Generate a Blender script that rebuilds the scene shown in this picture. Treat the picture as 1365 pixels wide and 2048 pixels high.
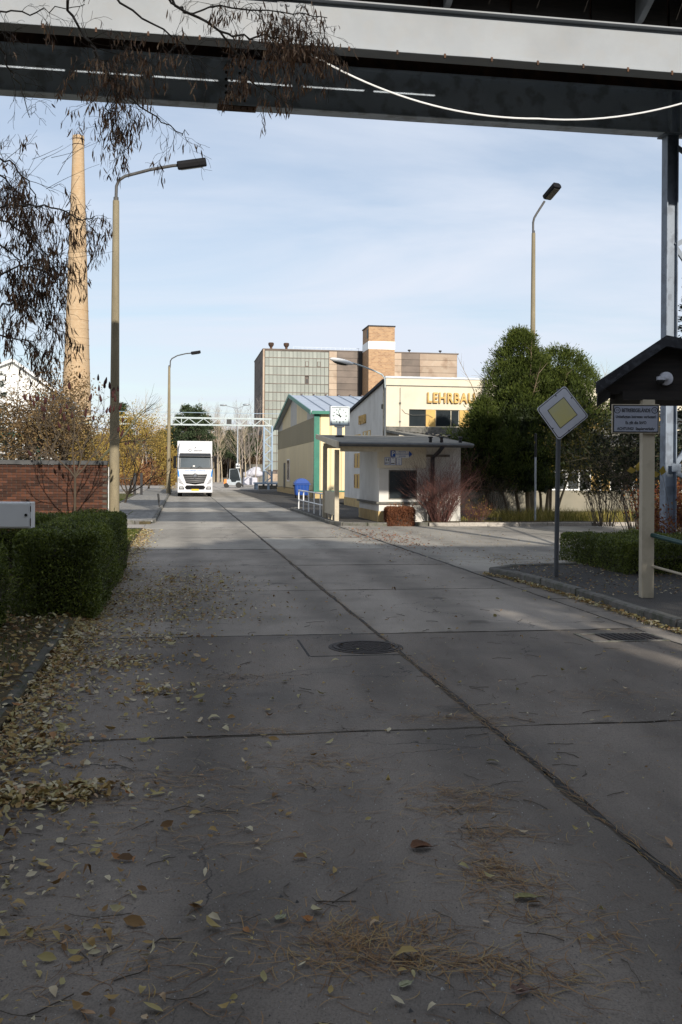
import bpy, math, random
import numpy as np
from math import sin, cos, radians, pi
from mathutils import Vector, Matrix, Quaternion

for o in list(bpy.data.objects):
    bpy.data.objects.remove(o)
S = bpy.context.scene
COL = S.collection
random.seed(7)
RNG = np.random.default_rng(11)

# ------------------------------------------------------------ camera
CAM_H = 1.7
ROLL = 0.0065
cd = bpy.data.cameras.new('camera')
cam = bpy.data.objects.new('camera', cd)
COL.objects.link(cam)
cd.sensor_fit = 'HORIZONTAL'
cd.sensor_width = 36.0
cd.lens = 2000.0 / 1365.0 * 36.0
cd.shift_y = -(1024 - 947) / 1365.0
cd.clip_start = 0.1
cd.clip_end = 4000
cam.location = (0, 0, CAM_H)
cam.rotation_euler = (pi / 2, -ROLL, 0)
S.camera = cam

# ------------------------------------------------------------ sun and sky
SUN_EL = radians(23.0)
SUN_AZ = radians(18.0)          # to the right of straight behind the camera
tosun = Vector((sin(SUN_AZ) * cos(SUN_EL), -cos(SUN_AZ) * cos(SUN_EL), sin(SUN_EL)))
sl = bpy.data.lights.new('sun', 'SUN')
sl.energy = 4.5
sl.angle = radians(0.53)
sl.color = (1.0, 0.93, 0.82)
so = bpy.data.objects.new('sun', sl)
COL.objects.link(so)
so.rotation_euler = tosun.to_track_quat('Z', 'Y').to_euler()
so.location = (20, -40, 30)

w = bpy.data.worlds.new('World')
S.world = w
w.use_nodes = True
nt = w.node_tree
nt.nodes.clear()
N = nt.nodes.new
L = nt.links.new
sky = N('ShaderNodeTexSky')
sky.sky_type = 'NISHITA'
sky.sun_disc = False
sky.sun_elevation = SUN_EL
sky.sun_rotation = pi - SUN_AZ
sky.air_density = 1.0
sky.dust_density = 0.6
sky.ozone_density = 1.2
tc = N('ShaderNodeTexCoord')
sep = N('ShaderNodeSeparateXYZ')
L(tc.outputs['Generated'], sep.inputs[0])
mx = N('ShaderNodeMath'); mx.operation = 'MAXIMUM'; mx.inputs[1].default_value = 0.0
L(sep.outputs[2], mx.inputs[0])
ad = N('ShaderNodeMath'); ad.operation = 'ADD'; ad.inputs[1].default_value = 0.12
L(mx.outputs[0], ad.inputs[0])
dx = N('ShaderNodeMath'); dx.operation = 'DIVIDE'
L(sep.outputs[0], dx.inputs[0]); L(ad.outputs[0], dx.inputs[1])
dy = N('ShaderNodeMath'); dy.operation = 'DIVIDE'
L(sep.outputs[1], dy.inputs[0]); L(ad.outputs[0], dy.inputs[1])
cmb = N('ShaderNodeCombineXYZ')
L(dx.outputs[0], cmb.inputs[0]); L(dy.outputs[0], cmb.inputs[1])
mp = N('ShaderNodeMapping')
mp.inputs['Scale'].default_value = (0.5, 0.85, 1)
mp.inputs['Rotation'].default_value = (0, 0, 0.5)
L(cmb.outputs[0], mp.inputs[0])
nz = N('ShaderNodeTexNoise')
nz.inputs['Scale'].default_value = 1.1
nz.inputs['Detail'].default_value = 7
nz.inputs['Roughness'].default_value = 0.55
nz.inputs['Distortion'].default_value = 0.6
L(mp.outputs[0], nz.inputs[0])
rp = N('ShaderNodeMapRange')
rp.inputs['From Min'].default_value = 0.38
rp.inputs['From Max'].default_value = 0.62
rp.inputs['To Min'].default_value = 0.42
rp.inputs['To Max'].default_value = 0.95
L(nz.outputs[0], rp.inputs[0])
mixc = N('ShaderNodeMix'); mixc.data_type = 'RGBA'
L(rp.outputs[0], mixc.inputs[0])
L(sky.outputs[0], mixc.inputs[6])
mixc.inputs[7].default_value = (6.3, 6.8, 7.75, 1)
bg = N('ShaderNodeBackground')
bg.inputs[1].default_value = 0.1
L(mixc.outputs[2], bg.inputs[0])
wo = N('ShaderNodeOutputWorld')
L(bg.outputs[0], wo.inputs[0])

S.view_settings.view_transform = 'Standard'
S.view_settings.look = 'None'
S.view_settings.exposure = 0.32
S.view_settings.gamma = 1.0
S.view_settings.use_curve_mapping = False
S.render.engine = 'CYCLES'

# ------------------------------------------------------------ frames of reference
RZ = math.atan(0.16)             # road axis turned left of the view axis
CU, SU = cos(RZ), sin(RZ)


def at(px, py, Y):
    """world point whose picture position is (px, py) at distance Y"""
    ddx, ddy = px - 682.5, py - 947.0
    x = ddx + ROLL * ddy
    y = ddy - ROLL * ddx
    return Vector((x / 2000.0 * Y, Y, CAM_H - y / 2000.0 * Y))


def gnd(px, py, z=0.0):
    ddx, ddy = px - 682.5, py - 947.0
    y = ddy - ROLL * ddx
    Y = (CAM_H - z) * 2000.0 / y
    p = at(px, py, Y)
    p.z = z
    return p


def W(a, b, z=0.0):
    """road frame (a across to the right, b along) -> world"""
    return Vector((a * CU - b * SU, a * SU + b * CU, z))


def AB(p):
    return (p.x * CU + p.y * SU, -p.x * SU + p.y * CU)


# ------------------------------------------------------------ object helpers
def tag(o, label=None, cat=None, group=None, kind=None):
    if label: o['label'] = label
    if cat: o['category'] = cat
    if group: o['group'] = group
    if kind: o['kind'] = kind
    return o


def thing(name, label, cat, loc=(0, 0, 0), rz=0.0, group=None, kind=None):
    o = bpy.data.objects.new(name, None)
    o.empty_display_size = 0.2
    COL.objects.link(o)
    o.location = loc
    o.rotation_euler = (0, 0, rz)
    return tag(o, label, cat, group, kind)


def road_thing(name, label, cat, a=0.0, b=0.0, group=None, kind=None):
    return thing(name, label, cat, W(a, b), RZ, group, kind)


def link(name, me, parent=None, loc=None, rot=None, scale=None):
    o = bpy.data.objects.new(name, me)
    COL.objects.link(o)
    if parent is not None: o.parent = parent
    if loc is not None: o.location = loc
    if rot is not None: o.rotation_euler = rot
    if scale is not None: o.scale = scale
    return o


def dup(root, loc=None, rz=None, label=None, scale=None):
    def cp(o, par):
        c = o.copy()
        COL.objects.link(c)
        c.parent = par
        for ch in [k for k in bpy.data.objects if k.parent == o]:
            cp(ch, c)
        return c
    r = cp(root, None)
    if loc is not None: r.location = loc
    if rz is not None: r.rotation_euler = (0, 0, rz)
    if label: r['label'] = label
    if scale is not None: r.scale = scale
    return r


def np_mesh(name, V, F, mat, tint=None, smooth=False):
    """V (n,3), F (m,k) uniform polygons"""
    me = bpy.data.meshes.new(name)
    V = np.asarray(V, dtype=np.float32); F = np.asarray(F, dtype=np.int32)
    m, k = F.shape
    me.vertices.add(len(V)); me.vertices.foreach_set('co', V.ravel())
    me.loops.add(m * k); me.loops.foreach_set('vertex_index', F.ravel())
    me.polygons.add(m); me.polygons.foreach_set('loop_start', np.arange(0, m * k, k, dtype=np.int32))
    if smooth:
        me.polygons.foreach_set('use_smooth', np.ones(m, dtype=bool))
    me.update(calc_edges=True)
    if tint is not None:
        at_ = me.attributes.new('tint', 'FLOAT', 'FACE')
        at_.data.foreach_set('value', np.asarray(tint, dtype=np.float32))
    me.materials.append(mat)
    return me


class MB:
    def __init__(s):
        s.v = []; s.f = []; s.m = []; s.cur = 0

    def face(s, idx):
        s.f.append(idx); s.m.append(s.cur)

    def box(s, x0, x1, y0, y1, z0, z1):
        n = len(s.v)
        s.v += [(x0, y0, z0), (x1, y0, z0), (x1, y1, z0), (x0, y1, z0), (x0, y0, z1), (x1, y0, z1), (x1, y1, z1), (x0, y1, z1)]
        for q in ((0, 3, 2, 1), (4, 5, 6, 7), (0, 1, 5, 4), (1, 2, 6, 5), (2, 3, 7, 6), (3, 0, 4, 7)):
            s.face([n + i for i in q])
        return s

    def hexa(s, pts):
        n = len(s.v)
        s.v += [tuple(p) for p in pts]
        for q in ((0, 3, 2, 1), (4, 5, 6, 7), (0, 1, 5, 4), (1, 2, 6, 5), (2, 3, 7, 6), (3, 0, 4, 7)):
            s.face([n + i for i in q])
        return s

    def poly(s, pts):
        n = len(s.v)
        s.v += [tuple(p) for p in pts]
        s.face(list(range(n, n + len(pts))))
        return s

    def prism(s, prof, lo, hi, axis='y'):
        """extrude a 2D outline; axis y: prof=(x,z); x: prof=(y,z); z: prof=(x,y)"""
        def P(p, h):
            if axis == 'y': return (p[0], h, p[1])
            if axis == 'x': return (h, p[0], p[1])
            return (p[0], p[1], h)
        k = len(prof); n = len(s.v)
        s.v += [P(p, lo) for p in prof] + [P(p, hi) for p in prof]
        s.face([n + i for i in range(k)][::-1])
        s.face([n + k + i for i in range(k)])
        for i in range(k):
            j = (i + 1) % k
            s.face([n + i, n + j, n + k + j, n + k + i])
        return s

    def tube(s, pts, rad, n=8, cap=True):
        pts = [Vector(p) for p in pts]
        if not isinstance(rad, (list, tuple)): rad = [rad] * len(pts)
        base = len(s.v)
        up = None
        for i, p in enumerate(pts):
            d = (pts[min(i + 1, len(pts) - 1)] - pts[max(i - 1, 0)]).normalized()
            if up is None:
                up = d.orthogonal().normalized()
            u = (up - d * up.dot(d))
            u = u.normalized() if u.length > 1e-6 else d.orthogonal().normalized()
            up = u
            v = d.cross(u)
            for k in range(n):
                a = 2 * pi * k / n
                s.v.append(tuple(p + (u * cos(a) + v * sin(a)) * rad[i]))
        for i in range(len(pts) - 1):
            for k in range(n):
                a = base + i * n + k; b = base + i * n + (k + 1) % n
                s.face([a, b, b + n, a + n])
        if cap:
            s.face([base + k for k in range(n)][::-1])
            s.face([base + (len(pts) - 1) * n + k for k in range(n)])
        return s

    def bar(s, p, q, w=0.05, h=None):
        """square bar from p to q"""
        h = h or w
        p = Vector(p); q = Vector(q); d = (q - p).normalized()
        side = d.cross(Vector((0, 0, 1)))
        if side.length < 1e-3: side = Vector((1, 0, 0))
        side.normalize(); up = side.cross(d)
        a = side * w / 2; b = up * h / 2
        s.hexa([p - a - b, p + a - b, q + a - b, q - a - b, p - a + b, p + a + b, q + a + b, q - a + b])
        return s

    def lathe(s, prof, n=20, c=(0, 0, 0)):
        """prof = [(r,z)...]"""
        base = len(s.v)
        for r, z in prof:
            for k in range(n):
                a = 2 * pi * k / n
                s.v.append((c[0] + r * cos(a), c[1] + r * sin(a), c[2] + z))
        for i in range(len(prof) - 1):
            for k in range(n):
                a = base + i * n + k; b = base + i * n + (k + 1) % n
                s.face([a, b, b + n, a + n])
        s.face([base + k for k in range(n)][::-1])
        s.face([base + (len(prof) - 1) * n + k for k in range(n)])
        return s

    def ellipsoid(s, c, r, n=12, m=8, rot=None):
        base = len(s.v)
        for i in range(m + 1):
            t = pi * i / m
            for k in range(n):
                a = 2 * pi * k / n
                p = Vector((r[0] * sin(t) * cos(a), r[1] * sin(t) * sin(a), r[2] * cos(t)))
                if rot is not None: p = rot @ p
                s.v.append((c[0] + p.x, c[1] + p.y, c[2] + p.z))
        for i in range(m):
            for k in range(n):
                a = base + i * n + k; b = base + i * n + (k + 1) % n
                s.face([a, a + n, b + n, b])
        return s

    def mesh(s, name, mats, smooth=False):
        me = bpy.data.meshes.new(name)
        me.from_pydata(s.v, [], s.f)
        if not isinstance(mats, (list, tuple)): mats = [mats]
        for m in mats: me.materials.append(m)
        if len(mats) > 1: me.polygons.foreach_set('material_index', s.m)
        if smooth: me.polygons.foreach_set('use_smooth', [True] * len(s.f))
        me.update()
        return me

    def build(s, name, mats, parent=None, smooth=False, bevel=0.0, loc=None, rot=None):
        o = link(name, s.mesh(name, mats, smooth), parent, loc, rot)
        if bevel:
            b = o.modifiers.new('bevel', 'BEVEL')
            b.width = bevel; b.segments = 2; b.limit_method = 'ANGLE'; b.angle_limit = radians(40)
        if smooth:
            try:
                o.data.set_sharp_from_angle(angle=radians(42))
            except Exception:
                pass
        return o


def text(name, body, mat, parent, loc, rot, size, extrude=0.002, align='CENTER', bold=0.0, sx=1.0, spacing=1.0):
    c = bpy.data.curves.new(name, 'FONT')
    c.body = body; c.size = size; c.extrude = extrude; c.align_x = align; c.align_y = 'CENTER'
    c.offset = bold; c.space_character = spacing
    c.materials.append(mat)
    c.resolution_u = 3
    tmp = bpy.data.objects.new('tmp', c)
    COL.objects.link(tmp)
    me = bpy.data.meshes.new_from_object(tmp.evaluated_get(bpy.context.evaluated_depsgraph_get()))
    bpy.data.objects.remove(tmp)
    me.name = name
    if not me.materials: me.materials.append(mat)
    o = link(name, me, parent, loc, rot)
    o.scale = (sx, 1, 1)
    return o


# ------------------------------------------------------------ materials
def M(name, c1, c2=None, scale=3.0, rough=0.8, bump=0.0, bscale=None, metal=0.0, coord='object',
      speck=None, speck_scale=60.0, speck_amt=0.3, stretch=(1, 1, 1), rand=0.0, detail=6, spec=0.4, trans=0.0, lo=0.35, hi=0.65, mottle=None):
    m = bpy.data.materials.new(name)
    m.use_nodes = True
    t = m.node_tree
    n = t.nodes.new; l = t.links.new
    b = t.nodes['Principled BSDF']
    b.inputs['Roughness'].default_value = rough
    b.inputs['Metallic'].default_value = metal
    b.inputs['Specular IOR Level'].default_value = spec
    if c2 is None:
        c2 = tuple(x * 0.82 for x in c1)
    if coord == 'world':
        g = n('ShaderNodeNewGeometry'); src = g.outputs['Position']
    else:
        g = n('ShaderNodeTexCoord'); src = g.outputs['Object']
    mpn = n('ShaderNodeMapping')
    mpn.inputs['Scale'].default_value = stretch
    l(src, mpn.inputs[0])
    z = n('ShaderNodeTexNoise')
    z.inputs['Scale'].default_value = scale; z.inputs['Detail'].default_value = detail; z.inputs['Roughness'].default_value = 0.62
    l(mpn.outputs[0], z.inputs[0])
    r = n('ShaderNodeMapRange'); r.inputs['From Min'].default_value = lo; r.inputs['From Max'].default_value = hi
    l(z.outputs[0], r.inputs[0])
    mx = n('ShaderNodeMix'); mx.data_type = 'RGBA'
    mx.inputs[6].default_value = (*c1, 1); mx.inputs[7].default_value = (*c2, 1)
    l(r.outputs[0], mx.inputs[0])
    out = mx.outputs[2]
    if mottle:
        z3 = n('ShaderNodeTexNoise'); z3.inputs['Scale'].default_value = mottle[1]; z3.inputs['Detail'].default_value = 5
        l(src, z3.inputs[0])
        r3 = n('ShaderNodeMapRange'); r3.inputs['From Min'].default_value = 0.5; r3.inputs['From Max'].default_value = 0.68; r3.inputs['To Max'].default_value = mottle[2]
        l(z3.outputs[0], r3.inputs[0])
        m3 = n('ShaderNodeMix'); m3.data_type = 'RGBA'; m3.inputs[7].default_value = (*mottle[0], 1)
        l(r3.outputs[0], m3.inputs[0]); l(out, m3.inputs[6]); out = m3.outputs[2]
    if speck:
        z2 = n('ShaderNodeTexNoise'); z2.inputs['Scale'].default_value = speck_scale; z2.inputs['Detail'].default_value = 3
        l(src, z2.inputs[0])
        r2 = n('ShaderNodeMapRange'); r2.inputs['From Min'].default_value = 0.5; r2.inputs['From Max'].default_value = 0.62; r2.inputs['To Max'].default_value = speck_amt
        l(z2.outputs[0], r2.inputs[0])
        m2 = n('ShaderNodeMix'); m2.data_type = 'RGBA'; m2.inputs[7].default_value = (*speck, 1)
        l(r2.outputs[0], m2.inputs[0]); l(out, m2.inputs[6]); out = m2.outputs[2]
    if rand:
        oi = n('ShaderNodeObjectInfo')
        rr = n('ShaderNodeMapRange'); rr.inputs['To Min'].default_value = 1 - rand; rr.inputs['To Max'].default_value = 1 + rand
        l(oi.outputs['Random'], rr.inputs[0])
        hs = n('ShaderNodeHueSaturation')
        l(rr.outputs[0], hs.inputs['Value']); l(out, hs.inputs['Color']); out = hs.outputs[0]
    l(out, b.inputs['Base Color'])
    if bump:
        bz = n('ShaderNodeTexNoise'); bz.inputs['Scale'].default_value = bscale or scale * 4; bz.inputs['Detail'].default_value = 5
        l(mpn.outputs[0], bz.inputs[0])
        bp = n('ShaderNodeBump'); bp.inputs['Strength'].default_value = bump; bp.inputs['Distance'].default_value = 0.02
        l(bz.outputs[0], bp.inputs['Height']); l(bp.outputs[0], b.inputs['Normal'])
    return m


def MT(name, cols, rough=0.75, trans=0.25, spec=0.25):
    """foliage: colour from the per-face tint attribute, some light through the leaf"""
    m = bpy.data.materials.new(name)
    m.use_nodes = True
    t = m.node_tree; n = t.nodes.new; l = t.links.new
    b = t.nodes['Principled BSDF']
    b.inputs['Roughness'].default_value = rough
    b.inputs['Specular IOR Level'].default_value = spec
    a = n('ShaderNodeAttribute'); a.attribute_name = 'tint'
    r = n('ShaderNodeValToRGB')
    el = r.color_ramp.elements
    while len(el) > 1: el.remove(el[0])
    el[0].position = 0; el[0].color = (*cols[0], 1)
    for i, c in enumerate(cols[1:]):
        e = el.new((i + 1) / (len(cols) - 1)); e.color = (*c, 1)
    l(a.outputs['Fac'], r.inputs[0]); l(r.outputs[0], b.inputs['Base Color'])
    if trans:
        tr = n('ShaderNodeBsdfTranslucent'); l(r.outputs[0], tr.inputs['Color'])
        ms = n('ShaderNodeMixShader'); ms.inputs[0].default_value = trans
        l(b.outputs[0], ms.inputs[1]); l(tr.outputs[0], ms.inputs[2])
        l(ms.outputs[0], t.nodes['Material Output'].inputs[0])
    return m


def tracks(m, amt=0.3):
    """darker rubber worn into the two wheel paths of each lane, running along the road"""
    t = m.node_tree; n = t.nodes.new; l = t.links.new
    b = t.nodes['Principled BSDF']; old = b.inputs['Base Color'].links[0].from_socket
    g = n('ShaderNodeNewGeometry')
    z = n('ShaderNodeTexNoise'); z.inputs['Scale'].default_value = .6; z.inputs['Detail'].default_value = 4; l(g.outputs['Position'], z.inputs[0])
    d = n('ShaderNodeVectorMath'); d.operation = 'DOT_PRODUCT'; d.inputs[1].default_value = (CU, SU, 0); l(g.outputs['Position'], d.inputs[0])
    a1 = n('ShaderNodeMath'); a1.operation = 'MULTIPLY_ADD'; a1.inputs[1].default_value = .5; l(z.outputs[0], a1.inputs[0]); l(d.outputs['Value'], a1.inputs[2])
    w_ = n('ShaderNodeMath'); w_.operation = 'MULTIPLY'; w_.inputs[1].default_value = 2 * pi / 1.6; l(a1.outputs[0], w_.inputs[0])
    s_ = n('ShaderNodeMath'); s_.operation = 'SINE'; l(w_.outputs[0], s_.inputs[0])
    r = n('ShaderNodeMapRange'); r.inputs['From Min'].default_value = .0; r.inputs['From Max'].default_value = 1.0; r.inputs['To Max'].default_value = amt; l(s_.outputs[0], r.inputs[0])
    z2 = n('ShaderNodeTexNoise'); z2.inputs['Scale'].default_value = 1.7; z2.inputs['Detail'].default_value = 6; l(g.outputs['Position'], z2.inputs[0])
    mu = n('ShaderNodeMath'); mu.operation = 'MULTIPLY'; l(r.outputs[0], mu.inputs[0]); l(z2.outputs[0], mu.inputs[1])
    m2 = n('ShaderNodeMath'); m2.operation = 'MULTIPLY'; m2.inputs[1].default_value = 2.0; l(mu.outputs[0], m2.inputs[0])
    mx = n('ShaderNodeMix'); mx.data_type = 'RGBA'; mx.inputs[7].default_value = (0.05, 0.045, 0.04, 1)
    l(m2.outputs[0], mx.inputs[0]); l(old, mx.inputs[6]); l(mx.outputs[2], b.inputs['Base Color'])
    # scattered oil spots
    old = mx.outputs[2]
    v = n('ShaderNodeTexVoronoi'); v.inputs['Scale'].default_value = .8; v.inputs['Randomness'].default_value = 1
    z3 = n('ShaderNodeTexNoise'); z3.inputs['Scale'].default_value = 5; l(g.outputs['Position'], z3.inputs[0])
    va = n('ShaderNodeVectorMath'); va.operation = 'MULTIPLY_ADD'; va.inputs[1].default_value = (.16, .16, 0); l(z3.outputs['Color'], va.inputs[0]); l(g.outputs['Position'], va.inputs[2]); l(va.outputs[0], v.inputs['Vector'])
    r3 = n('ShaderNodeMapRange'); r3.inputs['From Min'].default_value = .05; r3.inputs['From Max'].default_value = .13; r3.inputs['To Min'].default_value = .5; r3.inputs['To Max'].default_value = 0; l(v.outputs['Distance'], r3.inputs[0])
    mx2 = n('ShaderNodeMix'); mx2.data_type = 'RGBA'; mx2.inputs[7].default_value = (0.03, 0.027, 0.025, 1)
    l(r3.outputs[0], mx2.inputs[0]); l(old, mx2.inputs[6]); l(mx2.outputs[2], b.inputs['Base Color'])


def cracks(m, scale, width):
    t = m.node_tree; n = t.nodes.new; l = t.links.new
    b = t.nodes['Principled BSDF']
    old = b.inputs['Base Color'].links[0].from_socket
    g = n('ShaderNodeNewGeometry')
    z = n('ShaderNodeTexNoise'); z.inputs['Scale'].default_value = 2.2; z.inputs['Detail'].default_value = 6; l(g.outputs['Position'], z.inputs[0])
    v1 = n('ShaderNodeVectorMath'); v1.operation = 'MULTIPLY_ADD'; v1.inputs[1].default_value = (0.9, 0.9, 0.0)
    l(z.outputs['Color'], v1.inputs[0]); l(g.outputs['Position'], v1.inputs[2])
    vo = n('ShaderNodeTexVoronoi'); vo.feature = 'DISTANCE_TO_EDGE'; vo.inputs['Scale'].default_value = scale; l(v1.outputs[0], vo.inputs['Vector'])
    r = n('ShaderNodeMapRange'); r.inputs['From Min'].default_value = width * .3; r.inputs['From Max'].default_value = width; r.inputs['To Min'].default_value = 1; r.inputs['To Max'].default_value = 0
    l(vo.outputs['Distance'], r.inputs[0])
    z2 = n('ShaderNodeTexNoise'); z2.inputs['Scale'].default_value = 0.45; l(g.outputs['Position'], z2.inputs[0])
    r2 = n('ShaderNodeMapRange'); r2.inputs['From Min'].default_value = .46; r2.inputs['From Max'].default_value = .56; l(z2.outputs[0], r2.inputs[0])
    mu = n('ShaderNodeMath'); mu.operation = 'MULTIPLY'; l(r.outputs[0], mu.inputs[0]); l(r2.outputs[0], mu.inputs[1])
    mx = n('ShaderNodeMix'); mx.data_type = 'RGBA'; mx.inputs[7].default_value = (0.035, 0.032, 0.03, 1)
    l(mu.outputs[0], mx.inputs[0]); l(old, mx.inputs[6]); l(mx.outputs[2], b.inputs['Base Color'])


# ------------------------------------------------------------ foliage helpers
def rand_unit(n):
    v = RNG.normal(size=(n, 3))
    return v / np.linalg.norm(v, axis=1)[:, None]


def leaves(P, D, Nn, ln, wd, curl=0.0):
    """rhombic leaves: P centres, D direction, Nn normal, ln/wd arrays -> V,F quads"""
    n = len(P)
    D = D / np.maximum(np.linalg.norm(D, axis=1), 1e-6)[:, None]
    Sd = np.cross(D, Nn); Sd /= np.maximum(np.linalg.norm(Sd, axis=1), 1e-6)[:, None]
    Up = np.cross(Sd, D)
    ln = np.broadcast_to(ln, n)[:, None]; wd = np.broadcast_to(wd, n)[:, None]
    a = P - D * ln / 2; c = P + D * ln / 2 - Up * ln * curl
    b = P + Sd * wd / 2 - D * ln * 0.08 + Up * wd * 0.15; d = P - Sd * wd / 2 - D * ln * 0.08 + Up * wd * 0.15
    V = np.stack([a, b, c, d], axis=1).reshape(-1, 3)
    F = np.arange(4 * n).reshape(n, 4)
    return V, F


def clumpy(P, s=1.2, k=1.0):
    """cheap smooth pseudo-noise in 0..1 for colour clumps"""
    x, y, z = P[:, 0] * s, P[:, 1] * s, P[:, 2] * s
    return 0.5 + 0.5 * np.sin(x * 1.7 + 1.3 * np.sin(y * 2.1) + k) * np.cos(z * 1.9 + 1.1 * np.sin(x * 1.3 + k)) * np.cos(0.7 * y + k)


def grow(mb, p, d, length, r, depth, tips, nseg=4, spread=0.6, kids=3, gravity=0.0, wig=0.12, sides=4, shrink=0.62, rr=0.6, start=0.3):
    p = Vector(p); d = Vector(d).normalized()
    pts = [p.copy()]; dirs = [d.copy()]
    for i in range(nseg):
        d = (d + Vector((random.gauss(0, wig), random.gauss(0, wig), random.gauss(0, wig) + gravity))).normalized()
        p = p + d * length / nseg
        pts.append(p.copy()); dirs.append(d.copy())
    rad = [max(r * (1 - (1 - rr * 0.7) * i / nseg), 0.0015) for i in range(nseg + 1)]
    mb.tube(pts, rad, sides if depth > 0 else 3, cap=False)
    tips.append((pts[-1], dirs[-1], depth))
    if depth <= 0: return
    for k in range(kids):
        t = start + (1 - start) * (k + random.random()) / kids
        i = min(int(t * nseg), nseg - 1)
        f = t * nseg - i
        q = pts[i].lerp(pts[i + 1], f)
        ax = Vector((random.gauss(0, 1), random.gauss(0, 1), random.gauss(0, 1))).normalized()
        side = dirs[i].cross(ax).normalized()
        nd = (dirs[i] * (1 - spread * 0.5) + side * spread * random.uniform(0.7, 1.3)).normalized()
        grow(mb, q, nd, length * shrink * random.uniform(0.75, 1.2), r * rr * random.uniform(0.7, 1.0), depth - 1, tips, nseg, spread, kids, gravity, wig, sides, shrink, rr, start)
    grow(mb, pts[-1], dirs[-1], length * shrink, rad[-1], depth - 1, tips, nseg, spread, kids, gravity, wig, sides, shrink, rr, start)
# ------------------------------------------------------------ shared materials
CONC = M('road_concrete_shade', (0.24, 0.208, 0.176), (0.145, 0.125, 0.106), scale=0.9, stretch=(1.5, .4, 1), rough=0.88, bump=0.6, bscale=70, coord='world',
         speck=(0.09, 0.084, 0.078), speck_scale=110, speck_amt=0.45, rand=0.07, mottle=((0.12, 0.11, 0.1), 0.9, 0.55), spec=0.2)  # near slabs darkened: dirt, and foreground shade put into the colour
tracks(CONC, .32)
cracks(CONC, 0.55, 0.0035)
CONCM = M('road_concrete_half_shade', (0.35, 0.31, 0.265), (0.25, 0.222, 0.188), scale=0.8, stretch=(1.5, .35, 1), rough=0.9, bump=0.3, bscale=70, coord='world', speck=(0.12, 0.11, 0.1), speck_scale=90, speck_amt=0.4, rand=0.08, mottle=((0.16, 0.145, 0.125), 0.8, 0.55), spec=0.2)
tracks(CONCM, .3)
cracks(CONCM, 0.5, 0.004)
CONCF = M('road_concrete_lit', (0.38, 0.35, 0.3), (0.27, 0.25, 0.215), scale=0.6, stretch=(1.5, .3, 1), rough=0.9, bump=0.3, bscale=60, coord='world', speck=(0.15, 0.14, 0.13), speck_scale=60, speck_amt=0.4, rand=0.09, mottle=((0.2, 0.185, 0.17), 0.5, 0.55), spec=0.2)
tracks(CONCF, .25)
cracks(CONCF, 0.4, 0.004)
CONC2 = M('yard_concrete', (0.42, 0.385, 0.34), (0.33, 0.3, 0.265), scale=0.3, rough=0.9, bump=0.3, bscale=20, coord='world', speck=(0.1, 0.1, 0.1), speck_scale=20, rand=0.08, spec=0.2)
ASPH = M('asphalt', (0.068, 0.063, 0.058), (0.042, 0.04, 0.037), scale=0.8, rough=0.9, bump=0.5, bscale=60, coord='world', speck=(0.16, 0.15, 0.14), speck_scale=70, speck_amt=0.5, spec=0.2)
SOIL = M('soil', (0.055, 0.042, 0.028), (0.09, 0.08, 0.045), scale=1.2, rough=0.95, bump=0.8, bscale=18, coord='world', speck=(0.14, 0.1, 0.05), speck_scale=30, speck_amt=0.6, spec=0.1)
GRASSM = M('grass_ground', (0.07, 0.085, 0.025), (0.1, 0.085, 0.035), scale=1.0, rough=0.95, bump=0.8, bscale=22, coord='world', spec=0.1)
TERR = M('terrain_ground', (0.13, 0.12, 0.09), (0.09, 0.085, 0.05), scale=0.05, rough=0.95, coord='world', spec=0.1)
TAR = M('joint_tar', (0.012, 0.012, 0.013), (0.03, 0.028, 0.026), scale=8, rough=0.75, bump=0.7, coord='world')
DIRT = M('joint_dirt', (0.075, 0.06, 0.042), (0.04, 0.034, 0.026), scale=9, rough=0.95, bump=.5, coord='world')
KERB = M('kerb_concrete', (0.19, 0.18, 0.165), (0.12, 0.115, 0.1), scale=3, rough=0.9, bump=0.5, bscale=40, coord='world', speck=(0.07, 0.08, 0.05), speck_scale=9, speck_amt=0.5, rand=0.12, spec=0.2)
KERBD = M('old_kerb', (0.12, 0.112, 0.095), (0.07, 0.067, 0.055), scale=3, rough=0.95, bump=0.6, bscale=30, coord='world', speck=(0.05, 0.06, 0.03), speck_scale=9, speck_amt=0.6, rand=0.2, spec=0.15)
PAVER = M('paver_concrete', (0.27, 0.26, 0.24), (0.2, 0.195, 0.185), scale=4, rough=0.9, bump=0.3, rand=0.14, spec=0.2)
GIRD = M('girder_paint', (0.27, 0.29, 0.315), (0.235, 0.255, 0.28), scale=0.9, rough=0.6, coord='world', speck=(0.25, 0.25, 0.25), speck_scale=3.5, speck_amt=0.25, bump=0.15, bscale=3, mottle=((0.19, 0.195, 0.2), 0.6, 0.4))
GIRD2 = M('girder_paint_fill_tone', (0.6, 0.68, 0.78), (0.5, 0.58, 0.68), scale=1.1, rough=0.6, coord='world', speck=(0.1, 0.1, 0.1), speck_scale=3, speck_amt=0.4)  # same paint as the near girder, lightened to stand in for missing fill light
RUST = M('rusty_steel', (0.11, 0.055, 0.03), (0.04, 0.028, 0.022), scale=3, rough=0.9, bump=0.3, coord='world')
DARKW = M('dark_timber', (0.03, 0.025, 0.022), (0.018, 0.016, 0.015), scale=3, rough=0.9, stretch=(1, 8, 8), coord='object')
FELT = M('roof_felt', (0.035, 0.037, 0.042), (0.02, 0.02, 0.024), scale=4, rough=0.9, bump=0.3, speck=(0.12, 0.13, 0.15), speck_scale=14, speck_amt=0.25)
GALV = M('galvanised_steel', (0.4, 0.43, 0.46), (0.3, 0.33, 0.36), scale=6, rough=0.5, metal=0.5, spec=0.5)
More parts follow.
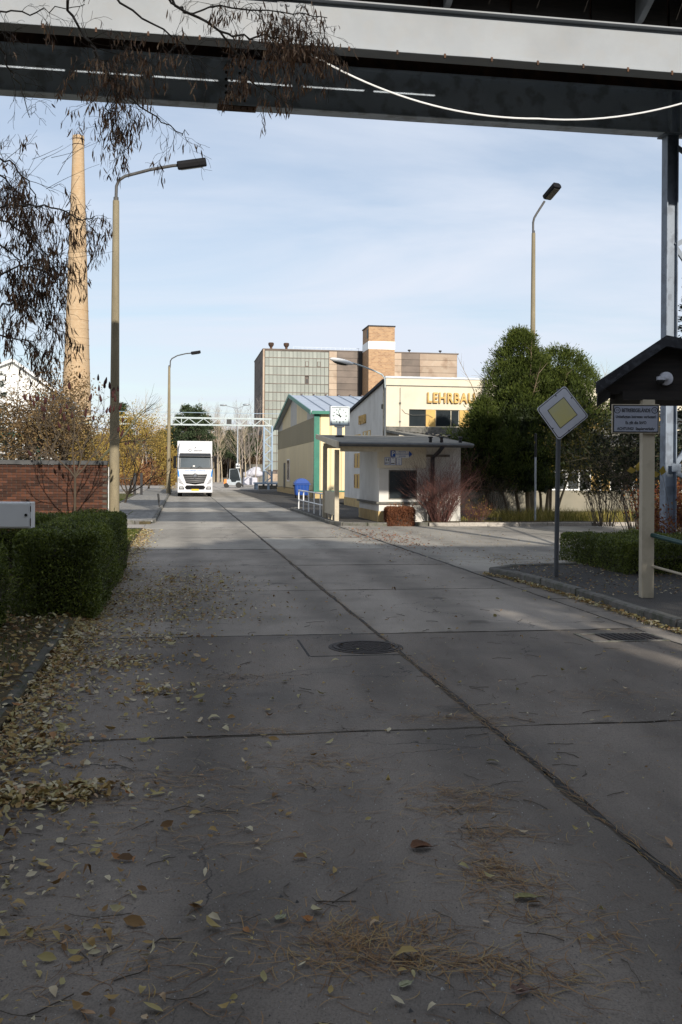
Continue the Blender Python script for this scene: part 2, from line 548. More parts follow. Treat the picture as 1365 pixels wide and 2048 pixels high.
BLUEST = M('column_steel', (0.21, 0.25, 0.31), (0.14, 0.175, 0.225), scale=2.2, rough=0.5, spec=0.5, stretch=(1, 1, 0.35), speck=(0.08, 0.095, 0.125), speck_scale=5, speck_amt=0.6)
ZINC = M('dull_zinc', (0.12, 0.125, 0.13), (0.085, 0.09, 0.095), scale=5, rough=0.6)
TRUSSM = M('truss_paint', (0.42, 0.48, 0.49), (0.34, 0.39, 0.4), scale=3, rough=0.5)
TRUSSD = M('truss_column_paint', (0.28, 0.36, 0.45), (0.2, 0.27, 0.35), scale=2, rough=0.6)
POLEC = M('pole_concrete', (0.27, 0.228, 0.15), (0.19, 0.16, 0.105), scale=4, rough=0.9, bump=0.3, bscale=40, stretch=(1, 1, 0.2), speck=(0.1, 0.09, 0.07), speck_scale=40, spec=0.2)
POLES = M('pole_steel', (0.09, 0.09, 0.09), (0.05, 0.048, 0.045), scale=8, rough=0.6)
LAMPH = M('lamp_housing', (0.008, 0.008, 0.01), (0.005, 0.005, 0.006), scale=5, rough=0.7, spec=.2)
LENS = M('lamp_lens', (0.05, 0.05, 0.04), (0.03, 0.03, 0.03), scale=5, rough=0.2)
CREAM = M('cream_paint', (0.5, 0.44, 0.33), (0.42, 0.365, 0.27), scale=2, rough=0.6, stretch=(1, 1, 0.3), speck=(0.2, 0.16, 0.11), speck_scale=7, speck_amt=0.18)
RENDER = M('cream_render', (0.66, 0.6, 0.48), (0.58, 0.52, 0.41), scale=0.7, rough=0.9, bump=0.25, bscale=30, stretch=(1, 1, 0.5), mottle=((0.5, 0.45, 0.36), 1.1, 0.35), speck=(0.5, 0.46, 0.38), speck_scale=3, speck_amt=0.15, spec=0.2)
RENDERW = M('white_render', (0.66, 0.64, 0.6), (0.56, 0.54, 0.5), scale=0.8, rough=0.9, bump=0.25, bscale=30, stretch=(1, 1, 0.4), mottle=((0.44, 0.42, 0.38), 1.3, 0.4), spec=0.2)
OCHRE = M('ochre_plinth', (0.5, 0.37, 0.17), (0.4, 0.28, 0.13), scale=2, rough=0.9, mottle=((0.25, 0.2, 0.12), 3, 0.5))
OCHREP = M('ochre_panel', (0.58, 0.38, 0.12), (0.52, 0.33, 0.1), scale=2, rough=0.7)
GOLD = M('letter_gold', (0.62, 0.4, 0.12), (0.45, 0.28, 0.09), scale=3, rough=0.6)
GLASS = M('dark_glass', (0.018, 0.024, 0.028), (0.03, 0.036, 0.04), scale=1.2, rough=0.12, spec=0.8)
WHITEP = M('white_paint', (0.78, 0.78, 0.77), (0.72, 0.72, 0.71), scale=2, rough=0.4)
BLACKP = M('black_plastic', (0.015, 0.015, 0.016), (0.022, 0.022, 0.022), scale=8, rough=0.5)
RUBBER = M('rubber', (0.02, 0.02, 0.02), (0.03, 0.03, 0.03), scale=8, rough=0.85)
GREENP = M('green_paint', (0.015, 0.16, 0.105), (0.012, 0.125, 0.085), scale=3, rough=0.5)
BARK = M('bark', (0.09, 0.068, 0.045), (0.05, 0.038, 0.028), scale=8, rough=0.95, stretch=(1, 1, 0.3), bump=0.4)
BARKT = M('bark_tan', (0.33, 0.26, 0.17), (0.2, 0.15, 0.1), scale=5, rough=0.95, stretch=(1, 1, 0.3))
TWIG = M('twig_bark', (0.07, 0.058, 0.045), (0.12, 0.1, 0.08), scale=3, rough=0.95)

# ============================================================ GROUND
SQ = 1.0
g = MB(); g.poly([(-1500, -600, -0.16), (1500, -600, -0.16), (1500, 2600, -0.16), (-1500, 2600, -0.16)])
tag(g.build('terrain', TERR), kind='structure')

# road of cast slabs
road = road_thing('road', 'cracked concrete slab road running straight ahead to the yard', None, kind='structure')
ug = MB(); ug.box(-1.3, 5.5, -9.4, 101.1, -0.15, -0.035)
ug.build('road_bed', TAR, road)
CR = [-9.32 + 3.95 * i for i in range(29)]
A_L, A_M, A_R = -1.15, 2.07, 4.99


def slab_mesh(x0, x1, y0, y1, ztop=0.0, thick=0.12, jit=0.012, seed=0):
    rnd = random.Random(seed)
    nx, ny = 2, 10
    top = []
    def edge(a0, a1, n):
        return [a0 + (a1 - a0) * i / n for i in range(n + 1)]
    out = []
    for x in edge(x0, x1, 8)[:-1]: out.append((x, y0 + abs(rnd.gauss(0, jit))))
    for y in edge(y0, y1, 10)[:-1]: out.append((x1 - abs(rnd.gauss(0, jit)), y))
    for x in edge(x1, x0, 8)[:-1]: out.append((x, y1 - abs(rnd.gauss(0, jit))))
    for y in edge(y1, y0, 10)[:-1]: out.append((x0 + abs(rnd.gauss(0, jit)), y))
    z = ztop + rnd.uniform(-0.004, 0.003)
    m = MB(); m.prism(out, z - thick, z, 'z')
    return m

n_ = 0
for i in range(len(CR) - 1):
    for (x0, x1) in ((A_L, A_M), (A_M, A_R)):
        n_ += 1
        o = slab_mesh(x0 + 0.009, x1 - 0.009, CR[i] + 0.006, CR[i + 1] - 0.006, seed=n_).build('slab', CONC if i < 5 else (CONCM if i < 8 else CONCF), road)  # slab tones step paler with distance, following shade and sun on the road

# tarred long joints: ragged ribbon
def ribbon(name, a, b0, b1, w, mat, parent, z=0.006, step=0.12, seed=1, wander=0.012):
    rnd = random.Random(seed)
    m = MB(); pts = []
    b = b0; off = 0
    while b <= b1:
        off = off * 0.8 + rnd.gauss(0, wander)
        ww = w * rnd.uniform(0.35, 1.5)
        pts.append((a + off - ww / 2, b, a + off + ww / 2))
        b += step * (1 + max(b, 0) / 12.0)
    for p, q in zip(pts, pts[1:]):
        m.poly([(p[0], p[1], z), (p[2], p[1], z), (q[2], q[1], z), (q[0], q[1], z)])
    return m.build(name, mat, parent)

ribbon('joint_filler', A_M, -8, 100, 0.026, TAR, road, seed=3, wander=.004)
ribbon('joint_dirt', A_M - .02, -8, 60, 0.03, DIRT, road, z=.0035, seed=13, wander=.006)
for i in range(20):
    slab_mesh(5.0, 5.42, -9 + i * 1.3, -7.72 + i * 1.3, seed=300 + i).build('gutter_slab', CONCM, road)
def cross_ribbon(b, a0, a1, w, mat, z, seed):
    rnd = random.Random(seed); m = MB(); pts = []; a = a0; off = 0
    while a <= a1:
        off = off * .8 + rnd.gauss(0, .008); ww = w * rnd.uniform(.2, 1.6); pts.append((a, b + off - ww / 2, b + off + ww / 2)); a += .07
    for p, q in zip(pts, pts[1:]): m.poly([(p[0], p[1], z), (q[0], q[1], z), (q[0], q[2], z), (p[0], p[2], z)])
    m.build('joint_dirt', mat, road)
for i, c in enumerate(CR[3:11]):
    cross_ribbon(c, -1.1, A_M, .02 + i * .004, DIRT if i % 2 else TAR, .0032, 40 + i); cross_ribbon(c + .004, A_M, A_R, .014 + i * .004, DIRT, .0032, 60 + i)
ribbon('joint_filler', A_R, 15, 44, 0.03, TAR, road, seed=4)
# cut around the manhole
MH = gnd(732, 1295)
ma, mb_ = AB(MH)
cut = MB()
for (x0, x1, y0, y1) in ((ma - 0.62, ma - 0.6, mb_ - 0.42, mb_ + 0.5), (ma - 0.6, A_M - 0.03, mb_ - 0.44, mb_ - 0.42)):
    cut.box(x0, x1, y0, y1, -0.002, 0.005)
cut.build('joint_filler', TAR, road)

# side street slabs to the right and left driveway
side = road_thing('side_street', 'concrete side street branching off to the right', None, kind='structure')
ug = MB(); ug.box(5.02, 46, 14.5, 33, -0.15, -0.03); ug.build('road_bed', TAR, side)
k = 0
for i in range(8):
    for j in range(4):
        k += 1
        slab_mesh(5.03 + i * 5, 5.01 + (i + 1) * 5, 14.9 + j * 4.3, 14.88 + (j + 1) * 4.3, seed=500 + k, ztop=-0.002).build('slab', CONCF, side)
drive = road_thing('driveway', 'pale concrete driveway entering from the left', None, kind='structure')
ug = MB(); ug.box(-24, -1.11, 29.7, 33.2, -0.15, -0.03); ug.build('road_bed', TAR, drive)
for i in range(5):
    slab_mesh(-1.12 - (i + 1) * 4, -1.13 - i * 4, 31.2, 33.15, seed=700 + i, ztop=0.0).build('slab', CONC2, drive)
m = MB(); m.prism([(-1.13, 31.15), (-1.13, 30.9), (-2.4, 29.8), (-20, 29.8), (-20, 31.15)], -0.12, 0.0, 'z'); m.build('asphalt_patch', ASPH, drive)

yard = road_thing('yard', 'pale concrete works yard at the end of the road', None, kind='structure')
ug = MB(); ug.box(-70, 90, 101.1, 216, -0.15, -0.04); ug.build('road_bed', TAR, yard)
for i in range(8):
    for j in range(9):
        slab_mesh(-60 + i * 16 + 0.03, -60 + (i + 1) * 16, 101.2 + j * 12.5, 101.17 + (j + 1) * 12.5, seed=900 + i * 20 + j, jit=0.02).build('slab', CONC2, yard)
m = MB(); m.box(-50, -0.85, 77, 101, -0.15, -0.004); m.build('side_area', CONC2, yard)

apron = MB(); apron.prism([(5.01, 33.3), (5.01, 101), (30, 101), (30, 58), (8.8, 58), (8.8, 46.8), (5.2, 46.5)], -0.14, -0.006, 'z')
o = apron.build('apron', ASPH, road_thing('apron', 'dark asphalt apron beside the yellow hall', None, kind='structure'))

# left pavement of small pavers with kerb
pav = road_thing('pavement', 'grey block pavement with kerb left of the parked truck', None, kind='structure')
bm_ = MB(); bm_.box(-3.2, -0.98, 33.4, 100, -0.1, 0.085); bm_.build('pavement_bed', SOIL, pav)
pv = MB(); pv.box(-0.112, 0.112, -0.112, 0.112, -0.03, 0.03)
pvm = pv.mesh('paver', PAVER)
cnt = 0
far_pv = MB()
for j in range(150):
    for i in range(9):
        x = -2.98 + i * 0.235 + (0.06 if j % 2 else 0); y = 33.65 + j * 0.235
        if j < 32:
            p = link('paver', pvm, pav, (x, y, 0.08 + random.uniform(-0.004, 0.004)), (random.gauss(0, .01), random.gauss(0, .01), random.gauss(0, .015)))
        else:
            h = 0.11 + random.uniform(-0.004, 0.004)
            far_pv.box(x - .112, x + .112, y - .112, y + .112, 0.07, h)
tag(far_pv.build('paver', PAVER, pav), kind='stuff')
m = MB(); m.box(-3.1, -0.98, 69, 100, 0.085, 0.105); m.build('paved_strip', PAVER, pav)


def kerb_line(parent, pts, w=0.12, h=0.12, L_=1.0, zb=-0.1, mat=None, gap=0.008, jit=0.006, name='kerb_stone'):
    """kerb stones laid end to end along a polyline in the parent's frame"""
    pts = [Vector((p[0], p[1], 0)) for p in pts]
    for p, q in zip(pts, pts[1:]):
        d = q - p; n = max(1, round(d.length / L_))
        u = d.normalized(); s = Vector((u.y, -u.x, 0)) * w / 2
        for i in range(n):
            a = p + d * (i / n) + u * gap; b = p + d * ((i + 1) / n) - u * gap
            j = Vector((random.gauss(0, jit), random.gauss(0, jit), 0)); hz = h + random.gauss(0, jit)
            c = 0.02
            m = MB()
            lo = Vector((0, 0, zb)); up = Vector((0, 0, hz)); up2 = Vector((0, 0, hz - c)); si = s * (1 - 2 * c / w)
            n0 = len(m.v)
            for P in (a + j, b + j):
                m.v += [tuple(P - s + lo), tuple(P + s + lo), tuple(P + s + up2), tuple(P + si + up), tuple(P - si + up), tuple(P - s + up2)]
            m.face([5, 4, 3, 2, 1, 0]); m.face([6, 7, 8, 9, 10, 11])
            for k in range(6):
                k2 = (k + 1) % 6
                m.face([k, k2, 6 + k2, 6 + k])
            m.build(name, mat or KERB, parent)


kerb_line(pav, [(-0.9, 100), (-0.9, 60)], L_=4)
kerb_line(pav, [(-0.9, 60), (-0.9, 34.2), (-1.15, 33.6), (-1.5, 33.35), (-3.3, 33.3)], L_=1.0)
kerb_line(pav, [(-3.2, 33.4), (-3.2, 76)], w=0.08, h=0.13, L_=2)

# near left verge: soil bank with rounded old kerb and slabs
verge = road_thing('verge', 'leaf covered soil verge behind the old kerb on the left', None, kind='structure')
m = MB(); m.prism([(-1.12, -6), (-1.16, 11.4), (-1.12, 22), (-1.12, 29.7), (-12, 29.7), (-12, -6)], -0.15, 0.045, 'z'); m.build('soil_bed', SOIL, verge)
kerb_line(verge, [(-1.2, -6), (-1.2, 2.0), (-1.21, 6.2), (-1.23, 9.5), (-1.26, 11.3)], w=0.1, h=0.07, mat=KERBD, L_=1.0, jit=0.012)
kerb_line(verge, [(-1.2, 11.3), (-1.2, 24), (-1.2, 29.6)], w=0.1, h=0.03, L_=1.0)
for (x, y, r) in ((-2.1, 8.9, 0.1), (-2.0, 8.0, -0.06)):
    s_ = slab_mesh(-0.55, 0.45, -0.36, 0.36, ztop=0.075, thick=0.06, seed=int(x * 7 + y * 3)).build('paving_slab', KERB, verge, loc=(x, y, 0), rot=(0.01, 0.02, r))

# right pavement
rp_ = road_thing('sidewalk', 'dark asphalt pavement inside the curved kerb on the right', None, kind='structure')
curve = [(5.4, -6), (5.4, 5), (5.38, 10.2), (5.36, 12.6), (5.22, 14.3), (4.95, 15.6), (4.9, 16.3)]
KR = [AB(gnd(*p)) for p in ((1500, 1300), (1365, 1262), (1300, 1240), (1230, 1217), (1160, 1195), (1090, 1174), (1030, 1158), (985, 1150))]
far_end = AB(gnd(1150, 1140))
ptsR = [(KR[0][0] + 0.1, -6)] + KR
endp = [(KR[-1][0] + 0.5, KR[-1][1] + 0.5), (KR[-1][0] + 1.8, KR[-1][1] + 0.75), (30, KR[-1][1] + 1.6)]
outline = [(p[0] + 0.06, p[1]) for p in ptsR] + endp + [(30, -6)]
m = MB(); m.prism(outline, -0.15, 0.1, 'z'); m.build('asphalt_surface', ASPH, rp_)
kerb_line(rp_, ptsR + endp[:2], w=0.13, h=0.125, L_=0.9)

# island pavement under the canopy
isl = road_thing('sidewalk', 'asphalt island pavement under the kiosk canopy', None, kind='structure')
op = [(5.05, 33.2), (5.3, 32.4), (6.0, 32.0), (14, 31.8), (14, 44), (8.85, 44), (8.85, 46.6), (5.7, 46.6), (5.1, 45.8)]
m = MB(); m.prism(op, -0.15, 0.095, 'z'); m.build('asphalt_surface', ASPH, isl)
kerb_line(isl, [(5.6, 46.7), (5.05, 45.9), (4.98, 33.2), (5.25, 32.35), (6.0, 31.92), (8.0, 31.86)], w=0.12, h=0.115, L_=1.0)

# planted bed right of the kiosk
bed = road_thing('planting_bed', 'soil bed with kerb in front of the low wing', None, kind='structure')
m = MB(); m.prism([(8.0, 31.9), (11, 31.7), (16, 32.2), (46, 35), (46, 50), (14.1, 50), (14.1, 33), (8, 32.3)], -0.15, 0.06, 'z'); m.build('soil_bed', SOIL, bed)
m = MB(); m.box(8, 14.1, 32.1, 32.75, 0.02, 0.12); m.build('soil_bed', SOIL, bed)
kerb_line(bed, [(8.0, 31.8), (11, 31.62), (16, 32.1), (30, 33.4)], w=0.13, h=0.12, L_=1.0, mat=CONC2)

# lawn left of the pavement
m = MB(); m.prism([(-3.25, 33.4), (-3.25, 77), (-30, 77), (-30, 33.3)], -0.15, 0.09, 'z')
m.build('lawn', GRASSM, road_thing('lawn', 'small lawn left of the block pavement', None, kind='structure'))
# ============================================================ OVERHEAD GANTRY BRIDGE
br = road_thing('overhead_bridge', 'grey riveted steel girder bridge crossing over the road', 'bridge', 0, 15.75)
ZB, ZT = 8.5, 9.25
def girder(name, y, x0, x1, zb, zt, mat, splice):
    m = MB()
    m.box(x0, x1, y - 0.01, y + 0.01, zb + 0.026, zt - 0.026)
    o = m.build(name, mat, br)
    f = MB(); f.box(x0, x1, y - 0.15, y + 0.15, zb, zb + 0.024); f.build('bottom_flange', mat, o)
    f = MB(); f.box(x0, x1, y - 0.13, y + 0.13, zt - 0.024, zt); f.build('top_flange', mat, o)
    # splice plate and rivets
    p = MB(); p.box(splice - 0.27, splice + 0.27, y - 0.032, y - 0.012, zb + 0.06, zt - 0.06); p.build('splice_plate', mat, o)
    rv = MB()
    for i in range(4):
        for j in range(6):
            cx = splice - 0.2 + i * 0.1 + (0.05 if i > 1 else 0) - 0.0; cz = zb + 0.13 + j * (zt - zb - 0.24) / 5
            rv.ellipsoid((cx, y - 0.034, cz), (0.03, 0.022, 0.03), 10, 6)
    tag(rv.build('rivet', mat if mat is GIRD else BLACKP, o, smooth=True), kind='stuff')
    b_ = MB(); b_.box(splice - 0.36, splice + 0.36, y - 0.14, y + 0.14, zb - 0.022, zb - 0.002)
    for i in range(6):
        b_.tube([(splice - 0.3 + i * 0.115 + (0.03 if i > 2 else 0), y - 0.09, zb - 0.022), (splice - 0.3 + i * 0.115 + (0.03 if i > 2 else 0), y - 0.09, zb - 0.062)], 0.016, 6)
    b_.build('splice_bolt', RUST, o)
    return o
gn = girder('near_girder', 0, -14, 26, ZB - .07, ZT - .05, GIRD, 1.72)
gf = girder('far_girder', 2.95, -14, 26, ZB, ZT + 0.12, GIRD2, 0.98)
# small clamps under the near girder carrying a thin cable
m = MB()
for i in range(26):
    x = -6 + i * 0.78
    m.box(x - 0.015, x + 0.015, -0.175, -0.145, ZB - 0.12, ZB - 0.05)
tag(m.build('cable_clamp', RUST, gn), kind='stuff')
m = MB(); m.tube([(x, -0.162, ZB - 0.07 + 0.004 * sin(x * 3)) for x in np.arange(-13, 25, 0.4)], 0.006, 5); m.build('cable', GALV, gn)
# web stiffeners on the far girder at the column
m = MB(); m.box(9.55, 9.57, 2.8, 2.938, ZB + 0.03, ZT + 0.09); m.build('stiffener', GIRD2, gf)
m = MB(); m.box(9.75, 9.77, 2.8, 2.938, ZB + 0.03, ZT + 0.09); m.build('stiffener', GIRD2, gf)
# enclosed pipe gallery on the girders and an added unseen shade box over its right part
GX1 = 20.0
m = MB(); m.box(-14, GX1, 0.08, 3.0, 10.38, 10.46); m.build('gallery_floor', DARKW, br)
m = MB(); m.box(-14, GX1, 0.0, 0.07, 10.25, 10.55); m.build('gallery_front_wall', RUST, br)
m = MB(); m.box(-14, GX1, 3.01, 3.08, 9.45, 10.55); m.build('gallery_rear_wall', RUST, br)
m = MB(); m.box(-14, GX1, -0.05, 3.15, 10.56, 10.64); m.build('gallery_roof', FELT, br)
m = MB(); m.box(3.0, 12.2, 0.4, 2.7, 14.0, 17.3); m.build('shade_box', RUST, br)
for xx in (3.2, 6.4, 12.0):
    for yy in (0.5, 2.6):
        m = MB(); m.box(xx - .1, xx + .1, yy - .1, yy + .1, 10.65, 14.0); m.build('shade_box_post', GIRD2, br)
x = -14.0; k = 0
while x < GX1 - 1:
    m = MB(); m.box(x, x + 1.33, 0.0, 0.05, ZT - 0.1, 10.212 if x < 4 else 10.248); m.build('kick_board', DARKW, br)
    x += 1.38; k += 1
for i in range(20):
    m = MB(); m.box(-14 + i * 1.38 - 0.1, -14 + i * 1.38 + 0.07, 0.06, 0.16, ZT + 0.03, 10.37); m.build('gallery_post', RUST, br)
# cross beams and pipes between the girders
for (yy, zz, rr_) in ((.7, 9.35, .16), (1.25, 9.3, .11)):
    m = MB(); m.tube([(-14, yy, zz), (26, yy, zz)], rr_, 12); m.build('pipe', GALV if rr_ < .12 else RUST, br, smooth=True)
for i in range(14):
    m = MB(); m.box(-12.9 + i * 2.9, -12.88 + i * 2.9, -.1, -.012, ZB - .12, ZT - .16); m.build('stiffener', GIRD, gn) if i in (0, 12, 13) else None
# narrow catwalk carried above the near girder
for i in range(33):
    m = MB(); m.box(-13.8 + i * 0.82, -13.0 + i * 0.82, -1.05, -0.02, 9.74, 9.78); m.build('walkway_plank', RUST, br)
m = MB(); m.box(-14, GX1, -1.1, -1.06, 9.68, 9.84); m.build('walkway_edge', RUST, br)
for i in range(8):
    xx = -11.6 + i * 3.3 + 2.6
    m = MB(); m.hexa([(xx - .05, -.12, ZT + .005), (xx + .05, -.12, ZT + .005), (xx + .05, .0, ZT + .005), (xx - .05, .0, ZT + .005), (xx - .05, -1.0, 9.66), (xx + .05, -1.0, 9.66), (xx + .05, -.04, 9.73), (xx - .05, -.04, 9.73)])
    m.build('bracket', GIRD, br)
# column under the far girder, with bracing to the right
ca = 9.62
def hsec(m, x, y, z0, z1, w=0.24, d=0.24, t=0.02):
    m.box(x - w / 2, x + w / 2, y - d / 2, y - d / 2 + t, z0, z1)
    m.box(x - w / 2, x + w / 2, y + d / 2 - t, y + d / 2, z0, z1)
    m.box(x - t / 2, x + t / 2, y - d / 2 + t, y + d / 2 - t, z0, z1)
for (xx, yy) in ((ca, 2.95), (13.2, 2.95), (ca + 3.6, 0.0)):
    m = MB()
    m.box(xx - 0.12, xx - 0.1, yy - 0.12, yy + 0.12, -0.1, ZB - 0.03); m.box(xx + 0.1, xx + 0.12, yy - 0.12, yy + 0.12, -0.1, ZB - 0.03)
    m.box(xx - 0.1, xx + 0.1, yy - 0.03, yy - 0.01, -0.1, ZB - 0.03)
    c = m.build('column', BLUEST, br)
    m = MB(); m.box(xx - 0.2, xx + 0.2, yy - 0.17, yy + 0.17, ZB - 0.03, ZB - 0.002); m.build('cap_plate', BLUEST, c)
for (z0, z1) in ((1.9, 6.3), (6.3, 8.3), (0.1, 1.8)):
    m = MB(); m.bar((ca + 0.1, 2.95, z1), (13.1, 2.95, z0), 0.05, 0.09); m.build('brace', BLUEST, br)
    m = MB(); m.bar((ca + 0.1, 2.9, z0), (13.1, 2.9, z1), 0.05, 0.09); m.build('brace', BLUEST, br)
m = MB(); m.box(ca + 0.0, ca + 0.2, 2.8, 2.815, 1.78, 1.94); m.build('gusset_plate', BLUEST, br)
for xx in (-12.5,):
    for yy in (0, 2.95):
        m = MB(); hsec(m, xx, yy, -0.1, ZB - 0.03); m.build('column', BLUEST, br)

# hanging white cable
c0 = at(622, 108, 15.9); c1 = at(1078, 237, 15.2); c2 = at(1400, 196, 14.6)
pts = []
for i in range(21):
    t = i / 20; p = c0.lerp(c1, t); p.z -= 0.42 * 4 * t * (1 - t) * 0.62; pts.append(p)
m = MB(); 
m.tube(pts, 0.015, 6)
pts2 = []
for i in range(13):
    t = i / 12; p = c1.lerp(c2, t); p.z -= 0.12 * 4 * t * (1 - t); pts2.append(p)
m.tube(pts2, 0.015, 6)
tag(m.build('hanging_cable', WHITEP, smooth=True), 'white cable sagging from the near bridge girder towards the right column', 'cable')

# ============================================================ LEHRBAU BUILDING
lb = road_thing('workshop_building', 'cream rendered building with golden wall lettering and sloping roof', 'building', 8.89, 43.1)
ZR0, ZR1 = 5.9, 4.9
# local: x right, y back. front at y=0, side wall at x=0. side wall outline, slopes down to the back
m = MB(); m.prism([(0.14, -0.1), (11.2, -0.1), (11.2, ZR1 - 0.1), (0.14, ZR0 - 0.1)], 0.0, 0.22, 'x')
m.build('side_wall', RENDERW, lb)
m = MB(); m.box(0.225, 26, 0.15, 0.5, -0.1, 3.0); m.build('lower_wall_core', BLACKP, lb)
# front wall with window openings: built from pieces
def wall_with_holes(x0, x1, z0, z1, y0, y1, holes, mat, name, parent):
    m = MB()
    xs = sorted(holes, key=lambda h: h[0])
    cur = x0
    for (hx0, hx1, hz0, hz1) in xs:
        if hx0 > cur: m.box(cur, hx0, y0, y1, z0, z1)
        if hz0 > z0: m.box(hx0, hx1, y0, y1, z0, hz0)
        if hz1 < z1: m.box(hx0, hx1, y0, y1, hz1, z1)
        cur = hx1
    if cur < x1: m.box(cur, x1, y0, y1, z0, z1)
    return m.build(name, mat, parent)
def lx(px):   # local x of a picture column on the front plane
    r = (px - 682.5) / 2000.0
    # X = a*CU - b*SU ; Y = a*SU + b*CU ; b=43.1
    b = 43.1
    a = (r * b * CU + b * SU) / (CU - r * SU)
    return a - 8.89
wz0, wz1 = 3.80, 4.56
wx0 = lx(818); 
wall_with_holes(0.0, 26, 3.0, 5.62, 0.0, 0.14, [(wx0, 25.5, wz0, wz1)], RENDER, 'front_wall', lb)
wall_with_holes(-0.001 + 0.0, 26, -0.1, 3.0, 0.0, 0.14, [(7.2, 25.0, 0.98, 1.95)], M('lower_render_shaded', (0.26, 0.235, 0.18), (0.19, 0.175, 0.135), scale=.8, rough=.9, mottle=((0.2, 0.19, 0.15), 1, .5)), 'front_wall', lb)  # lower render darkened, shade on this wall put into its colour
m = MB(); m.box(-0.02, 26, -0.03, 0.3, 5.6, 5.92); m.build('parapet', RENDER, lb)
m = MB(); m.box(-0.06, 26.05, -0.07, 0.34, 5.92, 6.0); m.build('parapet_coping', GALV, lb)
m = MB(); m.box(-0.03, 26, -0.045, 0.0, 5.585, 5.61); m.build('drip_groove', KERB, lb)
m = MB(); m.hexa([(-0.12, 0.3, ZR0 - 0.12), (26, 0.3, ZR0 - 0.12), (26, 11.4, ZR1 - 0.12), (-0.12, 11.4, ZR1 - 0.12), (-0.12, 0.3, ZR0), (26, 0.3, ZR0), (26, 11.4, ZR1), (-0.12, 11.4, ZR1)])
m.build('roof', FELT, lb)
m = MB(); m.box(0.0, 26, -0.09, -0.003, 3.5, wz0 - 0.02); m.build('flashing_ledge', KERB, lb)
m = MB(); m.hexa([(1.6, -1.5, 2.98), (26, -1.5, 2.98), (26, -0.1, 3.38), (1.6, -0.1, 3.38), (1.6, -1.5, 3.1), (26, -1.5, 3.1), (26, -0.1, 3.5), (1.6, -0.1, 3.5)]); m.build('lean_to_roof', FELT, lb)
m = MB(); m.tube([(1.6, -1.57, 3.0), (26, -1.57, 3.0)], 0.06, 8); m.build('gutter', KERB, lb, smooth=True)
m = MB(); m.box(0.23, 26, 10.9, 11.2, -0.1, ZR1 - 0.2); m.build('rear_wall', RENDERW, lb)
m = MB(); m.box(-0.03, 0.0, 0.2, 11.2, -0.1, 0.42); m.build('plinth', OCHRE, lb)
# upper windows: dark window, ochre panel, alternating
x = wx0; k = 0
seq = [('w', lx(852) - lx(818)), ('p', lx(872) - lx(853)), ('w', lx(921) - lx(873)), ('p', lx(941) - lx(922))]
while x < 25:
    kind, wd_ = seq[k % 4] if k < 4 else (('w', lx(921) - lx(873)) if k % 2 == 0 else ('p', lx(872) - lx(853)))
    if kind == 'w':
        f = MB()
        f.box(x, x + 0.035, 0.06, 0.1, wz0, wz1); f.box(x + wd_ - 0.035, x + wd_, 0.06, 0.1, wz0, wz1)
        f.box(x, x + wd_, 0.061, 0.099, wz0, wz0 + 0.03); f.box(x, x + wd_, 0.061, 0.099, wz1 - 0.03, wz1)
        if k >= 2: f.box(x + wd_ * 0.64, x + wd_ * 0.64 + 0.035, 0.062, 0.098, wz0, wz1)
        fo = f.build('window', BLACKP if k < 2 else CREAM, lb)
        p = MB(); p.box(x + 0.03, x + wd_ - 0.03, 0.083, 0.088, wz0 + 0.02, wz1 - 0.02); p.build('pane', GLASS, fo)
    else:
        p = MB(); p.box(x, x + wd_, 0.015, 0.07, wz0 + 0.005, wz1 - 0.005); p.build('panel', OCHREP, lb)
    x += wd_; k += 1
m = MB(); m.box(wx0 - .1, 25.5, 0.12, 0.139, wz0 - .1, wz1 + .1); m.build('window_backing', BLACKP, lb)
# ground floor windows with white frames and ochre panels
x = 7.25; k = 0
while x < 24.6:
    if k % 3 < 2:
        wd_ = 1.15
        f = MB()
        for (u0, u1) in ((0, 0.06), (wd_ / 2 - 0.04, wd_ / 2 + 0.04), (wd_ - 0.06, wd_)): f.box(x + u0, x + u1, 0.05, 0.1, 1.0, 1.94)
        f.box(x, x + wd_, 0.052, 0.098, 1.0, 1.06); f.box(x, x + wd_, 0.052, 0.098, 1.88, 1.94)
        fo = f.build('window', WHITEP, lb)
        p = MB(); p.box(x + 0.03, x + wd_ - 0.03, 0.08, 0.086, 1.03, 1.91); p.build('pane', GLASS, fo)
    else:
        wd_ = 0.9
        p = MB(); p.box(x, x + wd_ * .44, 0.03, 0.08, 1.0, 1.94); p.build('panel', OCHREP, lb)
        p = MB(); p.box(x + wd_ * .56, x + wd_, 0.03, 0.08, 1.0, 1.94); p.build('panel', OCHREP, lb)
        p = MB(); p.box(x + wd_ * .44, x + wd_ * .56, 0.02, 0.09, 1.0, 1.94); p.build('mullion', WHITEP, lb)
    x += wd_; k += 1
# side wall openings: stacked ochre vents
for (z0, z1) in ((0.95, 1.68), (2.0, 2.74), (3.05, 3.7)):
    for dy_ in (0, 0.95):
        y = 6.3 + dy_
        m = MB(); m.box(-0.012, -0.001, y, y + 0.86, z0, z1); fo = m.build('window', OCHREP, lb)
        p = MB(); p.box(-0.02, -0.013, y + 0.62, y + 0.84, z0 + 0.04, z1 - 0.04); p.build('pane', GLASS, fo)
for yy in (3.6, 4.7):
    m = MB(); m.box(-0.012, -0.001, yy, yy + 0.95, 3.3, 3.78); fo = m.build('window', OCHREP, lb)
    p = MB(); p.box(-0.02, -0.013, yy + 0.1, yy + 0.6, 3.34, 3.74); p.build('pane', GLASS, fo)
text('lettering', 'LEHRBAU', GOLD, lb, (lx(852.5), -0.07, 5.06), (pi / 2, 0, 0), 0.63, extrude=0.05, align='LEFT', bold=0.014, sx=0.76, spacing=1.12)
